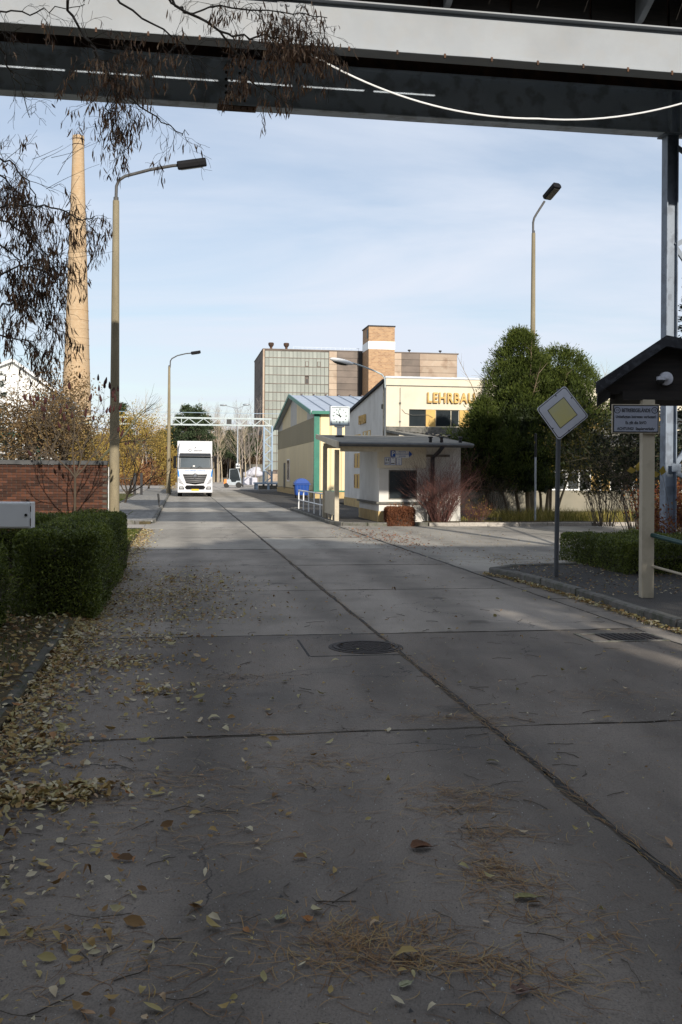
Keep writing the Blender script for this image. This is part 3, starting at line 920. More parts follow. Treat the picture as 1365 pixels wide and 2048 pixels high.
text('lettering', 'LEHRBAU', GOLD, lb, (-0.05, 6.55, 4.36), (pi / 2, 0, -pi / 2), 0.6, extrude=0.03, align='LEFT', bold=0.012, sx=0.7, spacing=1.0)
# conduits and fittings
m = MB(); m.tube([(0.62, -0.03, 5.5), (0.62, -0.03, 3.8)], 0.012, 6); m.box(0.58, 0.66, -0.05, 0, 4.78, 4.86); m.box(0.58, 0.66, -0.05, 0, 3.98, 4.04); m.build('conduit', KERB, lb)
m = MB(); m.tube([(0.7, -0.02, 4.55), (0.85, -0.02, 4.38), (1.2, -0.02, 4.3), (1.9, -0.02, 4.32), (2.1, -0.02, 4.2)], 0.008, 5); m.build('wire', KERB, lb)
m = MB(); m.tube([(-0.05, 0.35, 5.7), (-0.05, 0.35, 3.2)], 0.03, 8); m.build('downpipe', KERB, lb, smooth=True)
m = MB(); m.box(-0.09, 0, 0.5, 0.68, 4.6, 4.8); m.build('junction_box', KERB, lb)

# wall lamp with long arm
wl = road_thing('wall_street_lamp', 'silver cobra head lamp reaching out from the roof corner of the cream building', 'street lamp', 8.85, 43.4)
h0 = Vector((0, 0, 0))
def toloc(p, root):
    return root.matrix_world.inverted() @ p
bpy.context.view_layer.update()
pa = [at(771, 775, 43.9), at(770, 757, 43.8), at(765, 749, 43.8), at(748, 741, 43.8), at(725, 732, 43.8), at(704, 725, 43.8)]
m = MB(); m.tube([toloc(p, wl) for p in pa], 0.035, 8); m.build('arm', TRUSSM, wl, smooth=True)
hd = at(684, 722.5, 43.8); m = MB(); rot = Matrix.Rotation(-RZ, 3, 'Z') @ Matrix.Rotation(0.22, 3, 'Y')
m.ellipsoid(toloc(hd, wl), (0.55, 0.17, 0.115), 16, 10, rot); m.build('lamp_head', WHITEP, wl, smooth=True)
hd.z -= 0.06; hd.x -= 0.05; m = MB(); m.ellipsoid(toloc(hd, wl), (0.36, 0.13, 0.1), 14, 8, rot); m.build('lamp_glass', LENS, wl, smooth=True)

# ============================================================ KIOSK AND CANOPY
ks = road_thing('kiosk_building', 'low white kiosk with big dark window, flat roof and posts', 'kiosk', 6.52, 32.7)
KD, KH = 3.7, 2.62
m = MB(); m.box(0.0, 0.2, 0.2, KD, 0.45, KH); m.build('side_wall', RENDERW, ks)
m = MB(); m.box(-0.02, 0.22, 0.0, KD + 0.02, 0.09, 0.45); m.build('plinth', OCHRE, ks)
def kx(px, b=32.7):
    r = (px - 682.5) / 2000.0
    a = (r * b * CU + b * SU) / (CU - r * SU)
    return a - 6.52
w0, w1 = kx(778), kx(835)
wall_with_holes(0.0, 2.8, 0.45, 1.9, 0.0, 0.2, [(w0, w1, 0.84, 1.83)], RENDERW, 'front_wall', ks)
m = MB(); m.box(0.22, 2.8, -0.02, 0.2, 0.09, 0.45); m.build('plinth', RENDERW, ks)
m = MB(); m.box(-0.03, kx(852), -0.06, 0.2, 1.9, KH); m.build('fascia_panel', RENDER, ks)
m = MB(); m.box(kx(852) + 0.005, 2.8, -0.0, 0.2, 1.9, KH); m.build('front_wall', RENDERW, ks)
m = MB(); m.box(2.6, 2.8, 0.2, KD, 0.09, KH); m.build('right_wall', RENDERW, ks)
m = MB(); m.box(0.2, 2.6, KD - .2, KD, 0.1, KH); m.build('rear_wall', RENDERW, ks)
f = MB()
f.box(w0, w0 + 0.05, 0.05, 0.1, 0.84, 1.83); f.box(w1 - 0.05, w1, 0.05, 0.1, 0.84, 1.83); f.box(w0, w1, 0.051, 0.099, 0.84, 0.88); f.box(w0, w1, 0.051, 0.099, 1.79, 1.83)
fo = f.build('window', KERB, ks)
p = MB(); p.box(w0 + 0.04, w1 - 0.04, 0.07, 0.078, 0.87, 1.8); p.build('pane', GLASS, fo)
p = MB(); p.box(w0, w1, 0.15, 0.19, 0.8, 1.85); p.build('window_backing', BLACKP, ks)
m = MB(); m.box(-0.1, kx(843), -0.09, -0.002, 0.70, 0.765); m.box(-0.1, -0.002, -0.002, KD, 0.70, 0.765); m.build('sill_ledge', KERB, ks)
# roof slab tilting up to the back
def rz_(y): return 2.72 + 0.082 * (y + 0.8)
def roof_slab(x0, x1, y0, y1, th, mat, name, dz=0.0):
    m = MB(); m.hexa([(x0, y0, rz_(y0) - th + dz), (x1, y0, rz_(y0) - th + dz), (x1, y1, rz_(y1) - th + dz), (x0, y1, rz_(y1) - th + dz), (x0, y0, rz_(y0) + dz), (x1, y0, rz_(y0) + dz), (x1, y1, rz_(y1) + dz), (x0, y1, rz_(y1) + dz)])
    return m.build(name, mat, ks)
ROOFF = M('canopy_roof_felt', (0.24, 0.225, 0.19), (0.15, 0.145, 0.13), scale=1.2, rough=0.9, bump=0.3, stretch=(1, 2, 1), speck=(0.2, 0.19, 0.15), speck_scale=6, speck_amt=0.4, mottle=((0.05, 0.05, 0.05), 2, 0.5))
roof_slab(-1.5, 2.36, -0.75, 4.35, 0.1, ROOFF, 'roof'); roof_slab(2.37, 3.0, -0.75, 10.3, 0.1, ROOFF, 'roof')
roof_slab(-1.48, 2.36, -0.72, 4.33, 0.05, CREAM, 'soffit', -0.102)
m = MB(); m.hexa([(-1.56, -0.86, rz_(-.8) - 0.2), (-1.5, -0.86, rz_(-.8) - 0.2), (-1.5, 4.4, rz_(4.4) - 0.15), (-1.56, 4.4, rz_(4.4) - 0.15), (-1.56, -0.86, rz_(-.8) + 0.02), (-1.5, -0.86, rz_(-.8) + 0.02), (-1.5, 4.4, rz_(4.4) + 0.02), (-1.56, 4.4, rz_(4.4) + 0.02)]); m.build('verge_board', CREAM, ks)
m = MB(); m.box(-1.5, 3.0, -0.8, -0.75, rz_(-.8) - 0.14, rz_(-.8) - 0.01); m.build('fascia_board', ZINC, ks)
m = MB(); m.tube([(-1.45, -0.87, rz_(-.8) - 0.05), (3.0, -0.87, rz_(-.8) - 0.06)], 0.045, 10); m.build('gutter', ZINC, ks, smooth=True)
m = MB(); m.box(-1.4, 0.0, -0.6, -0.48, 2.42, 2.58); m.box(-1.4, 0.0, 3.3, 3.42, 2.62, 2.8); m.build('canopy_beam', CREAM, ks)
# debris and pipe stubs along the roof
m = MB()
rnd = random.Random(5)
for i in range(34):
    t = i / 33; x = 2.6 + 1.2 * t; y = 9.5 - 7.2 * t
    s_ = rnd.uniform(0.03, 0.09); m.ellipsoid((x + rnd.gauss(0, .08), y + rnd.gauss(0, .2), rz_(y) + s_ * 0.3), (s_, s_ * 1.2, s_ * 0.5), 7, 4)
tag(m.build('moss_debris', KERB, ks), kind='stuff')
for px in (856, 878, 915):
    m = MB(); x = kx(px); m.lathe([(0.05, 0), (0.06, 0.02), (0.05, 0.13), (0.08, 0.15), (0.08, 0.19), (0.03, 0.2)], 12, (x, -0.35, rz_(-.35))); m.build('vent_pipe', BLACKP, ks, smooth=True)
# downpipe
dxp = kx(864)
m = MB(); m.tube([(dxp + 0.15, -0.85, 2.6), (dxp + 0.1, -0.6, 2.45), (dxp, -0.12, 2.25), (dxp, -0.1, 1.0)], 0.07, 10)
dp = m.build('downpipe', FELT, ks, smooth=True)
m = MB(); m.tube([(dxp, -0.1, 1.0), (dxp, -0.1, 0.12)], 0.105, 12); m.build('stand_pipe', BLACKP, dp, smooth=True)
m = MB(); m.box(dxp - 0.45, kx(900), -0.03, 0.0, 2.28, 2.36); m.build('trim_strip', KERB, ks)
# canopy posts and infill panel
for y in (0.55, 3.35):
    m = MB(); m.box(-1.42, -1.27, y - 0.07, y + 0.07, 0.09, 2.5 if y < 1 else 2.7); m.build('post', CREAM, ks, bevel=0.008)
m = MB(); m.box(-1.37, -1.32, 0.63, 3.27, 0.28, 1.08); m.build('infill_panel', CREAM, ks)
for i in range(4):
    y = 0.9 + i * 0.7
    m = MB(); m.box(-1.37, -1.32, y, y + 0.06, 0.09, 0.28); m.build('panel_foot', CREAM, ks)
# signs on the fascia
SB = M('sign_blue', (0.015, 0.09, 0.42), (0.012, 0.08, 0.38), scale=2, rough=0.5)
SW = M('sign_white', (0.7, 0.72, 0.76), (0.66, 0.68, 0.72), scale=2, rough=0.5)
SK = M('sign_black', (0.01, 0.01, 0.012), (0.012, 0.012, 0.014), scale=2, rough=0.6)
def pz(py, Y=33.35): return 1.7 - (py - 947 - ROLL * 110) / 2000.0 * Y
def px_rect(x0, x1, y0, y1, yl, mat, name, parent, th=0.012):
    m = MB(); m.box(kx(x0), kx(x1), yl - th, yl, pz(y1), pz(y0)); return m.build(name, mat, parent)
ps = thing('parking_sign', 'blue and white parking sign with arrow on the kiosk fascia', 'sign', ks.location, RZ)
px_rect(790.5, 817, 901, 915.5, -0.062, SW, 'sign_board', ps)
px_rect(780.6, 790.3, 901, 913.5, -0.062, SB, 'parking_panel', ps)
text('letter', 'P', SW, ps, (kx(785.6), -0.077, pz(907.4)), (pi / 2, 0, 0), 0.21, bold=0.006)
m = MB(); m.prism([(kx(817.5), pz(914.2)), (kx(824), pz(908)), (kx(817.5), pz(901.8))], -0.075, -0.062, 'y'); m.build('arrow', SB, ps)
for t, y in (('PRIVATE', 903.6), ('AUSBILDUNGS', 908.2), ('ZIMMER', 912.6)):
    text('lettering', t, SB, ps, (kx(804), -0.076, pz(y)), (pi / 2, 0, 0), 0.068, extrude=0.001)
def notice(label, x0, x1, build):
    t = thing('notice_sign', label, 'sign', ks.location, RZ)
    px_rect(x0, x1, 914.7, 930, -0.062, SB, 'border', t)
    px_rect(x0 + 0.7, x1 - 0.7, 915.4, 929.3, -0.0745, SW, 'sign_board', t, 0.002)
    build(t); return t
def wc(t):
    text('lettering', 'WC', SK, t, (kx(773.8), -0.079, pz(926.6)), (pi / 2, 0, 0), 0.085, bold=0.002)
    for (cx, kind) in ((771.9, 0), (775.9, 1)):
        m = MB(); X = kx(cx); z = pz(919.6)
        m.ellipsoid((X, -0.079, z + 0.045), (0.012, 0.002, 0.012), 8, 6)
        if kind: m.prism([(X - 0.026, z - 0.02), (X + 0.026, z - 0.02), (X + 0.008, z + 0.03), (X - 0.008, z + 0.03)], -0.08, -0.0775, 'y')
        else: m.box(X - 0.016, X + 0.016, -0.08, -0.0775, z - 0.015, z + 0.03)
        m.box(X - 0.011, X - 0.002, -0.08, -0.0775, z - 0.055, z - 0.015); m.box(X + 0.002, X + 0.011, -0.08, -0.0775, z - 0.055, z - 0.015)
        m.build('pictogram', SK, t)
notice('small white WC sign with two figures on the kiosk fascia', 769, 778.6, wc)
def ph(t):
    m = MB(); m.box(kx(781.6), kx(788.6), -0.08, -0.0775, pz(927.8), pz(926)); m.box(kx(784.6), kx(786.2), -0.08, -0.0775, pz(917), pz(915.6)); m.build('pictogram', SK, t)
notice('small white notice with a dark bar below the blue parking sign', 780.4, 790.3, ph)
def nt3(t):
    for y in (919, 922, 925, 927): 
        m = MB(); m.box(kx(795.5), kx(800.2), -0.079, -0.0775, pz(y + 0.35), pz(y - 0.15)); m.build('text_line', SB, t)
notice('small white notice with faint blue print right of the other two', 792.2, 802.8, nt3)

# railing left of the canopy
rl = road_thing('railing', 'white tubular railing along the island kerb', 'railing', 5.27, 45.0)
def rail_tube(name, pts, r): return MB().tube(pts, r, 8).build(name, WHITEP, rl, smooth=True)
for i in range(6):
    y = -i * 1.78; rail_tube('post', [(0, y, 0.08), (0, y, 0.93)], 0.028)
rail_tube('top_rail', [(0, 0.02, 0.93), (0, -8.9, 0.93)], 0.03)
rail_tube('middle_rail', [(0, 0, 0.5), (0, -8.9, 0.5)], 0.024)

# clock on the canopy roof
ck = road_thing('clock', 'square white station clock on the canopy roof showing three minutes to ten', 'clock', 6.52 - 1.5 + 0.78, 32.7 + 3.0)
bpy.context.view_layer.update()
cp = toloc(at(679.5, 832, 35.9), ck)
cx, cy, cz = cp; hs = 0.345
zb = rz_(3.0)
m = MB(); m.box(cx - 0.14, cx + 0.14, cy - 0.14, cy + 0.14, zb - 0.05, zb + 0.04); m.build('base_plate', BLACKP, ck)
m = MB(); m.box(cx - 0.09, cx + 0.09, cy - 0.08, cy + 0.08, zb + 0.04, cz - hs); m.build('stem', WHITEP, ck)
m = MB(); m.box(cx - 0.17, cx + 0.17, cy - 0.1, cy + 0.1, cz - hs - 0.06, cz - hs); m.build('collar', WHITEP, ck)
m = MB()
for (x0, x1, z0, z1) in ((-hs, hs, hs - .045, hs), (-hs, hs, -hs, -hs + .045), (-hs, -hs + .045, -hs + .046, hs - .046), (hs - .045, hs, -hs + .046, hs - .046)):
    m.box(cx + x0, cx + x1, cy - 0.13, cy + 0.13, cz + z0, cz + z1)
CF = M('clock_face', (0.66, 0.74, 0.74), (0.6, 0.69, 0.7), scale=2, rough=0.3)
m.build('case', GALV, ck)
m = MB(); m.box(cx - hs + .046, cx + hs - .046, cy - 0.09, cy + 0.09, cz - hs + .046, cz + hs - .046); m.build('face', CF, ck)
for i in range(12):
    a = 2 * pi * i / 12; u = Vector((sin(a), 0, cos(a))); s_ = Vector((cos(a), 0, -sin(a))); c_ = Vector((cx, cy - 0.094, cz))
    w_ = 0.014 if i % 3 else 0.018; r0, r1 = (0.215, 0.265) if i % 3 else (0.195, 0.268)
    m = MB(); m.hexa([c_ + u * r0 - s_ * w_, c_ + u * r0 + s_ * w_, c_ + u * r0 + s_ * w_ + Vector((0, .003, 0)), c_ + u * r0 - s_ * w_ + Vector((0, .003, 0)), c_ + u * r1 - s_ * w_, c_ + u * r1 + s_ * w_, c_ + u * r1 + s_ * w_ + Vector((0, .003, 0)), c_ + u * r1 - s_ * w_ + Vector((0, .003, 0))])
    m.build('hour_mark', SK, ck)
for nm, frac, ln_, w_ in (('hour_hand', (9 + 57 / 60) / 12, 0.17, 0.016), ('minute_hand', 57 / 60, 0.25, 0.011)):
    a = 2 * pi * frac; u = Vector((sin(a), 0, cos(a))); s_ = Vector((cos(a), 0, -sin(a))); c_ = Vector((cx, cy - 0.1, cz))
    m = MB(); q = [c_ - u * 0.06 - s_ * w_ * 1.4, c_ - u * 0.06 + s_ * w_ * 1.4, c_ + u * ln_ + s_ * w_ * 0.6, c_ + u * ln_ - s_ * w_ * 0.6]
    d_ = Vector((0, .004, 0)); m.hexa([q[0], q[1], q[2], q[3], q[0] + d_, q[1] + d_, q[2] + d_, q[3] + d_]); m.build(nm, SK, ck)

# ============================================================ YELLOW HALL
yb = road_thing('yellow_hall', 'pale yellow metal clad hall with green trim and gabled seam roof', 'building', 8.99, 67.4)
YD = 26.7; ZE, ZRG = 5.9, 8.05; YR = 13.6
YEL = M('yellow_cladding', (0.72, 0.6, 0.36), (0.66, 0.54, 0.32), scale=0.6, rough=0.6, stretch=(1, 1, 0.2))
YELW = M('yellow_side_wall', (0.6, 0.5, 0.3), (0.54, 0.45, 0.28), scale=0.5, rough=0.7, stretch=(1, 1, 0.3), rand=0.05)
OLIV = M('olive_band', (0.27, 0.23, 0.14), (0.22, 0.19, 0.12), scale=1, rough=0.8, stretch=(8, 8, 0.2), rand=0.05)
GREY = M('grey_gable_panel', (0.42, 0.41, 0.38), (0.37, 0.36, 0.33), scale=1, rough=0.7)
ROOFM = M('seam_roof_metal', (0.45, 0.5, 0.56), (0.38, 0.42, 0.48), scale=1, rough=0.45, metal=0.2, rand=0.05)
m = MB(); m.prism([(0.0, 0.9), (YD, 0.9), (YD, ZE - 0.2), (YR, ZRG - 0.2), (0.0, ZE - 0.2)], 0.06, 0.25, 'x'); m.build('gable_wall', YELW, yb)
def zt_(y): return (ZE - 0.2) + (ZRG - ZE) * (y / YR if y < YR else (YD - y) / (YD - YR))
npan = 12
for i in range(npan):
    y0 = YD * i / npan + 0.01; y1 = YD * (i + 1) / npan - 0.01
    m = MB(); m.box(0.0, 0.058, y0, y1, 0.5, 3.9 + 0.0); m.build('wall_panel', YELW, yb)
    m = MB(); m.box(-0.01, 0.058, y0, y1, 3.91, 5.55); m.build('band_panel', OLIV, yb)
    m = MB(); pr = [(y0, 5.56), (y1, 5.56)]
    if y0 < YR < y1: pr += [(y1, zt_(y1)), (YR, zt_(YR)), (y0, zt_(y0))]
    else: pr += [(y1, zt_(y1)), (y0, zt_(y0))]
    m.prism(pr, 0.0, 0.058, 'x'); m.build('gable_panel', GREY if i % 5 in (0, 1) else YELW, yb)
m = MB(); m.box(0.03, 22, 0.06, 0.25, 0.45, ZE - .1); m.build('front_wall_core', YELW, yb)
x = 0.35
for i in range(24):
    m = MB()
    m.prism([(x, 0.06), (x + 0.03, 0.0), (x + 0.62, 0.0), (x + 0.65, 0.06)], 0.5, ZE - 0.12, 'z')
    m.build('cladding_panel', YEL, yb); x += 0.74
GRN = GREENP
m = MB(); m.box(-0.08, 0.3, -0.06, -0.001, 0.45, ZE - 0.1); m.box(-0.08, -0.011, -0.001, 0.16, 0.45, ZE - 0.1); m.build('corner_post', GRN, yb)
m = MB(); m.box(0.3, 22, -0.05, -0.002, 0.45, 0.54); m.build('base_trim', GRN, yb)
m = MB(); m.box(-0.3, 22, -0.42, -0.3, ZE - 0.18, ZE + 0.03); m.build('gutter', GRN, yb)
m = MB(); m.box(-0.02, 22, -0.02, 0.4, -0.1, 0.44); m.build('plinth', OCHRE, yb)
m = MB(); m.box(-0.04, 0.4, 0.41, YD, -0.1, 0.44); m.build('plinth', OCHRE, yb)
x = -0.35; npn = 22
ang = math.atan2(ZRG - ZE, YR + 0.35)
for i in range(npn):
    m = MB(); x1_ = x + 1.0
    sl = (ZRG - ZE) / (YR + 0.35)
    for (ya, yb_, s1) in ((-0.35, YR, 1), (YR, YD + 0.35, -1)):
        za = ZE if s1 == 1 else ZRG; zc = ZRG if s1 == 1 else ZE - .05
        m.hexa([(x, ya, za - .08), (x1_ - .01, ya, za - .08), (x1_ - .01, yb_, zc - .08), (x, yb_, zc - .08), (x, ya, za), (x1_ - .01, ya, za), (x1_ - .01, yb_, zc), (x, yb_, zc)])
        m.hexa([(x, ya, za), (x + .06, ya, za), (x + .06, yb_, zc), (x, yb_, zc), (x, ya, za + .09), (x + .06, ya, za + .09), (x + .06, yb_, zc + .09), (x, yb_, zc + .09)])
    m.build('roof_panel', ROOFM, yb); x += 1.0
m = MB()
for (ya, yb_, za, zc) in ((-0.4, YR, ZE - .02, ZRG), (YR, YD + 0.4, ZRG, ZE - .05)):
    m.hexa([(-.42, ya, za - .2), (-.36, ya, za - .2), (-.36, yb_, zc - .2), (-.42, yb_, zc - .2), (-.42, ya, za + .06), (-.36, ya, za + .06), (-.36, yb_, zc + .06), (-.42, yb_, zc + .06)])
m.build('verge_trim', GRN, yb)
for i in range(8):
    m = MB(); m.box(0.6 + i * 1.0, 0.75 + i * 1.0, YR - 0.1, YR + 0.1, ZRG + 0.02, ZRG + 0.13); m.build('ridge_cap', RUST, yb)
m = MB(); m.box(-0.02, -0.002, 16.0, 18.2, 1.0, 2.9); fo = m.build('window', WHITEP, yb)
m = MB(); m.box(-0.03, -0.021, 16.2, 18.0, 1.1, 2.8); m.build('pane', GLASS, fo)
m = MB(); m.box(-0.04, -0.002, 19.5, 20.8, 0.3, 2.6); m.build('door', KERB, yb)
m = MB(); m.box(0.3, 21.8, YD - .2, YD, 0, ZE - .2); m.build('rear_wall', YELW, yb)
m = MB(); m.ellipsoid((7.9, YR - 1.5, ZRG + 0.05), (1.3, 1.0, 0.75), 16, 8); m.build('skylight_dome', WHITEP, yb, smooth=True)

# ============================================================ TALL WORKS BUILDING
tb = road_thing('factory_tower_block', 'tall concrete works building with green glass front and brick lift tower', 'building', 17.8, 219.9)
HZ = 29.0
CT = M('tower_concrete', (0.44, 0.35, 0.265), (0.34, 0.26, 0.2), scale=0.12, rough=0.9, coord='object', rand=0.12, stretch=(1, 1, 1.6), mottle=((0.2, 0.13, 0.09), 0.3, 0.7), speck=(0.45, 0.38, 0.3), speck_scale=0.9, speck_amt=0.35)
CTD = M('tower_concrete_dark', (0.2, 0.165, 0.14), (0.14, 0.115, 0.1), scale=0.15, rough=0.9, rand=0.12, stretch=(1, 1, 1.6), mottle=((0.1, 0.09, 0.08), 0.4, 0.6))
GP = M('pale_green_glass', (0.26, 0.278, 0.25), (0.22, 0.238, 0.215), scale=0.5, rough=0.3, rand=0.13, spec=0.3)
m = MB(); m.box(0, 44, 0.3, 26, -0.2, HZ - 0.1); m.build('wall', CTD, tb)
m = MB(); m.box(-0.25, 44.3, 0.0, 26.2, HZ - 0.1, HZ + 0.15); m.build('roof_edge', CTD, tb)
m = MB(); m.box(-0.2, 0.18, -0.15, 0.3, -0.2, HZ - 0.1); m.build('corner_pilaster', CT, tb)
for i in range(15):
    m = MB(); m.box(-0.18, 0.0, 0.32, 9.7, 1.0 + i * 1.87, 1.0 + i * 1.87 + 1.83); m.build('side_panel', CTD, tb)
    m = MB(); m.box(-0.18, 0.0, 9.75, 25.9, 1.0 + i * 1.87, 1.0 + i * 1.87 + 1.83); m.build('side_panel', CTD, tb)
gw, gh = 0.885, 1.91
pane = MB(); pane.box(0.03, gw - 0.03, 0, 0.05, 0.04, gh - 0.04); panem = pane.mesh('pane', GP)
gz = {}
for j in range(14):
    z0 = 28.75 - 1.55 - j * gh
    for i in range(16):
        x0 = 0.3 + i * gw
        if (j, i) in ((3, 10),): continue
        p = link('pane', panem, tb, (x0, 0.08, z0 if j else z0), (random.gauss(0, .008), 0, random.gauss(0, .012)), (1, 1, 1 if j else 0.82))
m = MB()
for i in range(17): m.box(0.3 + i * gw - 0.03, 0.3 + i * gw + 0.03, 0.0, 0.28, 1.6, 28.72)
m.build('mullion', BLACKP, tb)
m = MB()
for j in range(15): 
    z = 28.75 - 1.55 - (j - 1) * gh + (0 if j else -0.38)
    m.box(0.3, 0.3 + 16 * gw, -0.015, 0.285, z - 0.07, z + 0.07)
m.build('transom', CTD, tb)
for (i, j, dk) in ((10, 1, 0), (13, 1, 0), (10, 3, 1)):
    z0 = 28.75 - 1.55 - j * gh
    m = MB(); m.box(0.3 + i * gw + 0.05, 0.3 + (i + 1) * gw - 0.05, -0.05, 0.1, z0 + 0.1, z0 + 1.2); fo = m.build('window', CTD, tb)
    m = MB(); m.box(0.3 + i * gw + 0.17, 0.3 + (i + 1) * gw - 0.17, -0.08, -0.051, z0 + 0.2, z0 + 1.1); m.build('pane', BLACKP if dk else GP, fo)
m = MB(); m.box(0.3, 14.5, -0.05, 0.3, -0.2, 1.55); m.build('base_wall', CT, tb)
# concrete panels right of the glass
for (xa, xb, mt) in ((14.55, 16.3, CT), (16.35, 21.2, CTD), (28.2, 31.0, CT), (31.05, 35.2, CTD), (35.25, 43.9, CT)):
    for j in range(11):
        zt1 = HZ - 0.15 - j * 1.42
        m = MB(); m.box(xa, xb, 0.02 + random.uniform(0, .04), 0.29, zt1 - 1.36, zt1); m.build('wall_panel', mt, tb)
# brick lift tower
def brickmat(name, c1, c2, mo, sc, rand=0.0, coordscale=1.0):
    m = M(name, c1, c2, scale=0.6)
    t = m.node_tree; n = t.nodes.new; l = t.links.new
    tcn = n('ShaderNodeTexCoord'); sp_ = n('ShaderNodeSeparateXYZ'); l(tcn.outputs['Object'], sp_.inputs[0])
    ad_ = n('ShaderNodeMath'); l(sp_.outputs[0], ad_.inputs[0]); l(sp_.outputs[1], ad_.inputs[1])
    cb = n('ShaderNodeCombineXYZ'); l(ad_.outputs[0], cb.inputs[0]); l(sp_.outputs[2], cb.inputs[1])
    bt = n('ShaderNodeTexBrick'); bt.inputs['Scale'].default_value = sc
    bt.inputs['Color1'].default_value = (*c1, 1); bt.inputs['Color2'].default_value = (*c2, 1); bt.inputs['Mortar'].default_value = (*mo, 1)
    bt.inputs['Mortar Size'].default_value = 0.02; bt.inputs['Bias'].default_value = 0.0
    l(cb.outputs[0], bt.inputs[0])
    l(bt.outputs[0], t.nodes['Principled BSDF'].inputs['Base Color'])
    return m
TBR = brickmat('tower_brick', (0.42, 0.26, 0.14), (0.29, 0.165, 0.09), (0.36, 0.29, 0.2), 0.8)
tw = MB(); tw.box(22.1, 27.85, -7.3, 0.0, -0.2, 33.6); tw.build('lift_tower', TBR, tb)
m = MB(); m.box(22.05, 27.9, -7.35, 0.05, 28.7, 30.4); m.build('white_band', WHITEP, tb)
m = MB(); m.box(21.95, 28.0, -7.45, 0.15, 33.6, 33.85); m.build('tower_roof', FELT, tb)
m = MB(); m.box(22.02, 22.09, -6.8, -5.4, 31.2, 33.0); m.build('louvre', BLACKP, tb)
m = MB(); m.box(21.25, 22.0, -0.05, 0.3, 0, HZ - .12); m.build('dark_joint', BLACKP, tb)
for xx in (1.7, 5.1):
    m = MB(); m.lathe([(0.28, 0), (0.28, 0.55), (0.38, 0.6), (0.62, 1.0), (0.62, 1.4), (0.5, 1.5)], 14, (xx, 1.2, HZ + .1)); m.build('roof_vent', RUST, tb, smooth=True)
for xx in (28.8, 40.2, 33.0):
    m = MB(); m.lathe([(0.12, 0), (0.12, 0.35), (0.35, 0.5), (0.35, 0.7), (0.1, 0.75)], 10, (xx, 1.0, HZ + .1)); m.build('roof_vent', BLACKP, tb, smooth=True)
m = MB()
for i in range(15): m.tube([(6.6 + i * 1.05, 0.8, HZ), (6.6 + i * 1.05, 0.8, HZ + .75)], 0.035, 4)
m.tube([(6.6, .8, HZ + .75), (21.5, .8, HZ + .75)], 0.035, 4)
m.build('roof_railing', GALV, tb)
m = MB(); m.box(-1.9, -0.3, 0, 3.0, -0.1, 7.0); m.build('side_door', TRUSSD, tb)

# ============================================================ CHIMNEY
CHP = at(155, 560, 145.0); 
ch = thing('factory_chimney', 'tall tapering yellow brick factory chimney', 'chimney', (CHP.x, 145.0, 0))
CHM = M('chimney_brick', (0.43, 0.315, 0.2), (0.36, 0.255, 0.155), scale=1.5, rough=0.9, coord='object', stretch=(0.4, 0.4, 4), mottle=((0.42, 0.27, 0.14), 0.35, 0.35), speck=(0.5, 0.42, 0.3), speck_scale=3.0, speck_amt=0.25, spec=0.1)
m = MB()
prof = [(2.35, -0.2), (2.15, 8), (1.72, 20), (1.6, 24), (1.25, 35), (0.92, 45), (0.83, 48.6), (0.85, 48.8), (0.86, 50.2), (0.82, 50.4)]
m.lathe(prof, 40); m.build('shaft', CHM, ch, smooth=True)
for z in (12, 16, 18, 20, 21, 22.3, 23.6, 25, 49.0, 49.8):
    r = np.interp(z, [p[1] for p in prof], [p[0] for p in prof])
    m = MB(); m.lathe([(r + 0.0, 0), (r + 0.035, 0.02), (r + 0.035, 0.12), (r, 0.14)], 40, (0, 0, z)); m.build('iron_band', CHM if z < 40 else RUST, ch, smooth=True)
for i in range(4):
    a = i * pi / 2 + .4; m = MB(); m.tube([(0.8 * cos(a), 0.8 * sin(a), 50.3), (0.82 * cos(a), 0.82 * sin(a), 51.4)], 0.03, 4); m.build('lightning_rod', RUST, ch)
# ============================================================ TRUSS PIPE BRIDGE
tr = road_thing('truss_gantry', 'pale green lattice truss gantry spanning across the road', 'gantry', 9.0, 104.0)
TZ0, TZ1 = 6.62, 7.32
def tbar(name, p, q, w, mat=TRUSSM, par=tr):
    return MB().bar(p, q, w).build(name, mat, par)
for y in (-0.35, 0.35):
    for z in (TZ0, TZ1): tbar('chord', (0.25, y, z), (-46, y, z), 0.13)
nb = 30
dbar = [MB().bar((0, 0, TZ0 + .06), (-0.75, 0, TZ1 - .06), 0.065).mesh('diagonal', TRUSSM), MB().bar((0, 0, TZ1 - .06), (-0.75, 0, TZ0 + .06), 0.065).mesh('diagonal', TRUSSM)]
vbar = MB().bar((0, 0, TZ0), (0, 0, TZ1), 0.07).mesh('upright', TRUSSM)
for i in range(60):
    link('diagonal', dbar[i % 2], tr, (-0.75 * i, -0.35, 0))
    if i % 6 == 0: link('upright', vbar, tr, (-0.75 * i, -0.35, 0))
tbar('pipe', (9, -0.2, TZ1 + 0.55), (-46, -0.2, TZ1 + 0.55), 0.05, TRUSSD)
def lattice_col(x, z1, par):
    for sx in (-0.42, 0.42):
        for sy in (-0.3, 0.3): tbar('leg', (x + sx * 1.0, sy, 0.4), (x + sx, sy, z1), 0.16, TRUSSD, par)
    n = 8
    for i in range(n):
        za, zb2 = 0.6 + (z1 - .8) * i / n, 0.6 + (z1 - .8) * (i + 1) / n
        s_ = 0.42 if i % 2 else -0.42
        tbar('lacing', (x + s_, -0.3, za), (x - s_, -0.3, zb2), 0.1, TRUSSD, par)
lattice_col(-0.1, TZ0, tr)
lattice_col(-31.3, TZ0, tr)
m = MB(); m.box(-1.5, 1.2, -1.2, 1.2, 0.55, 0.72); m.build('platform', TRUSSD, tr)
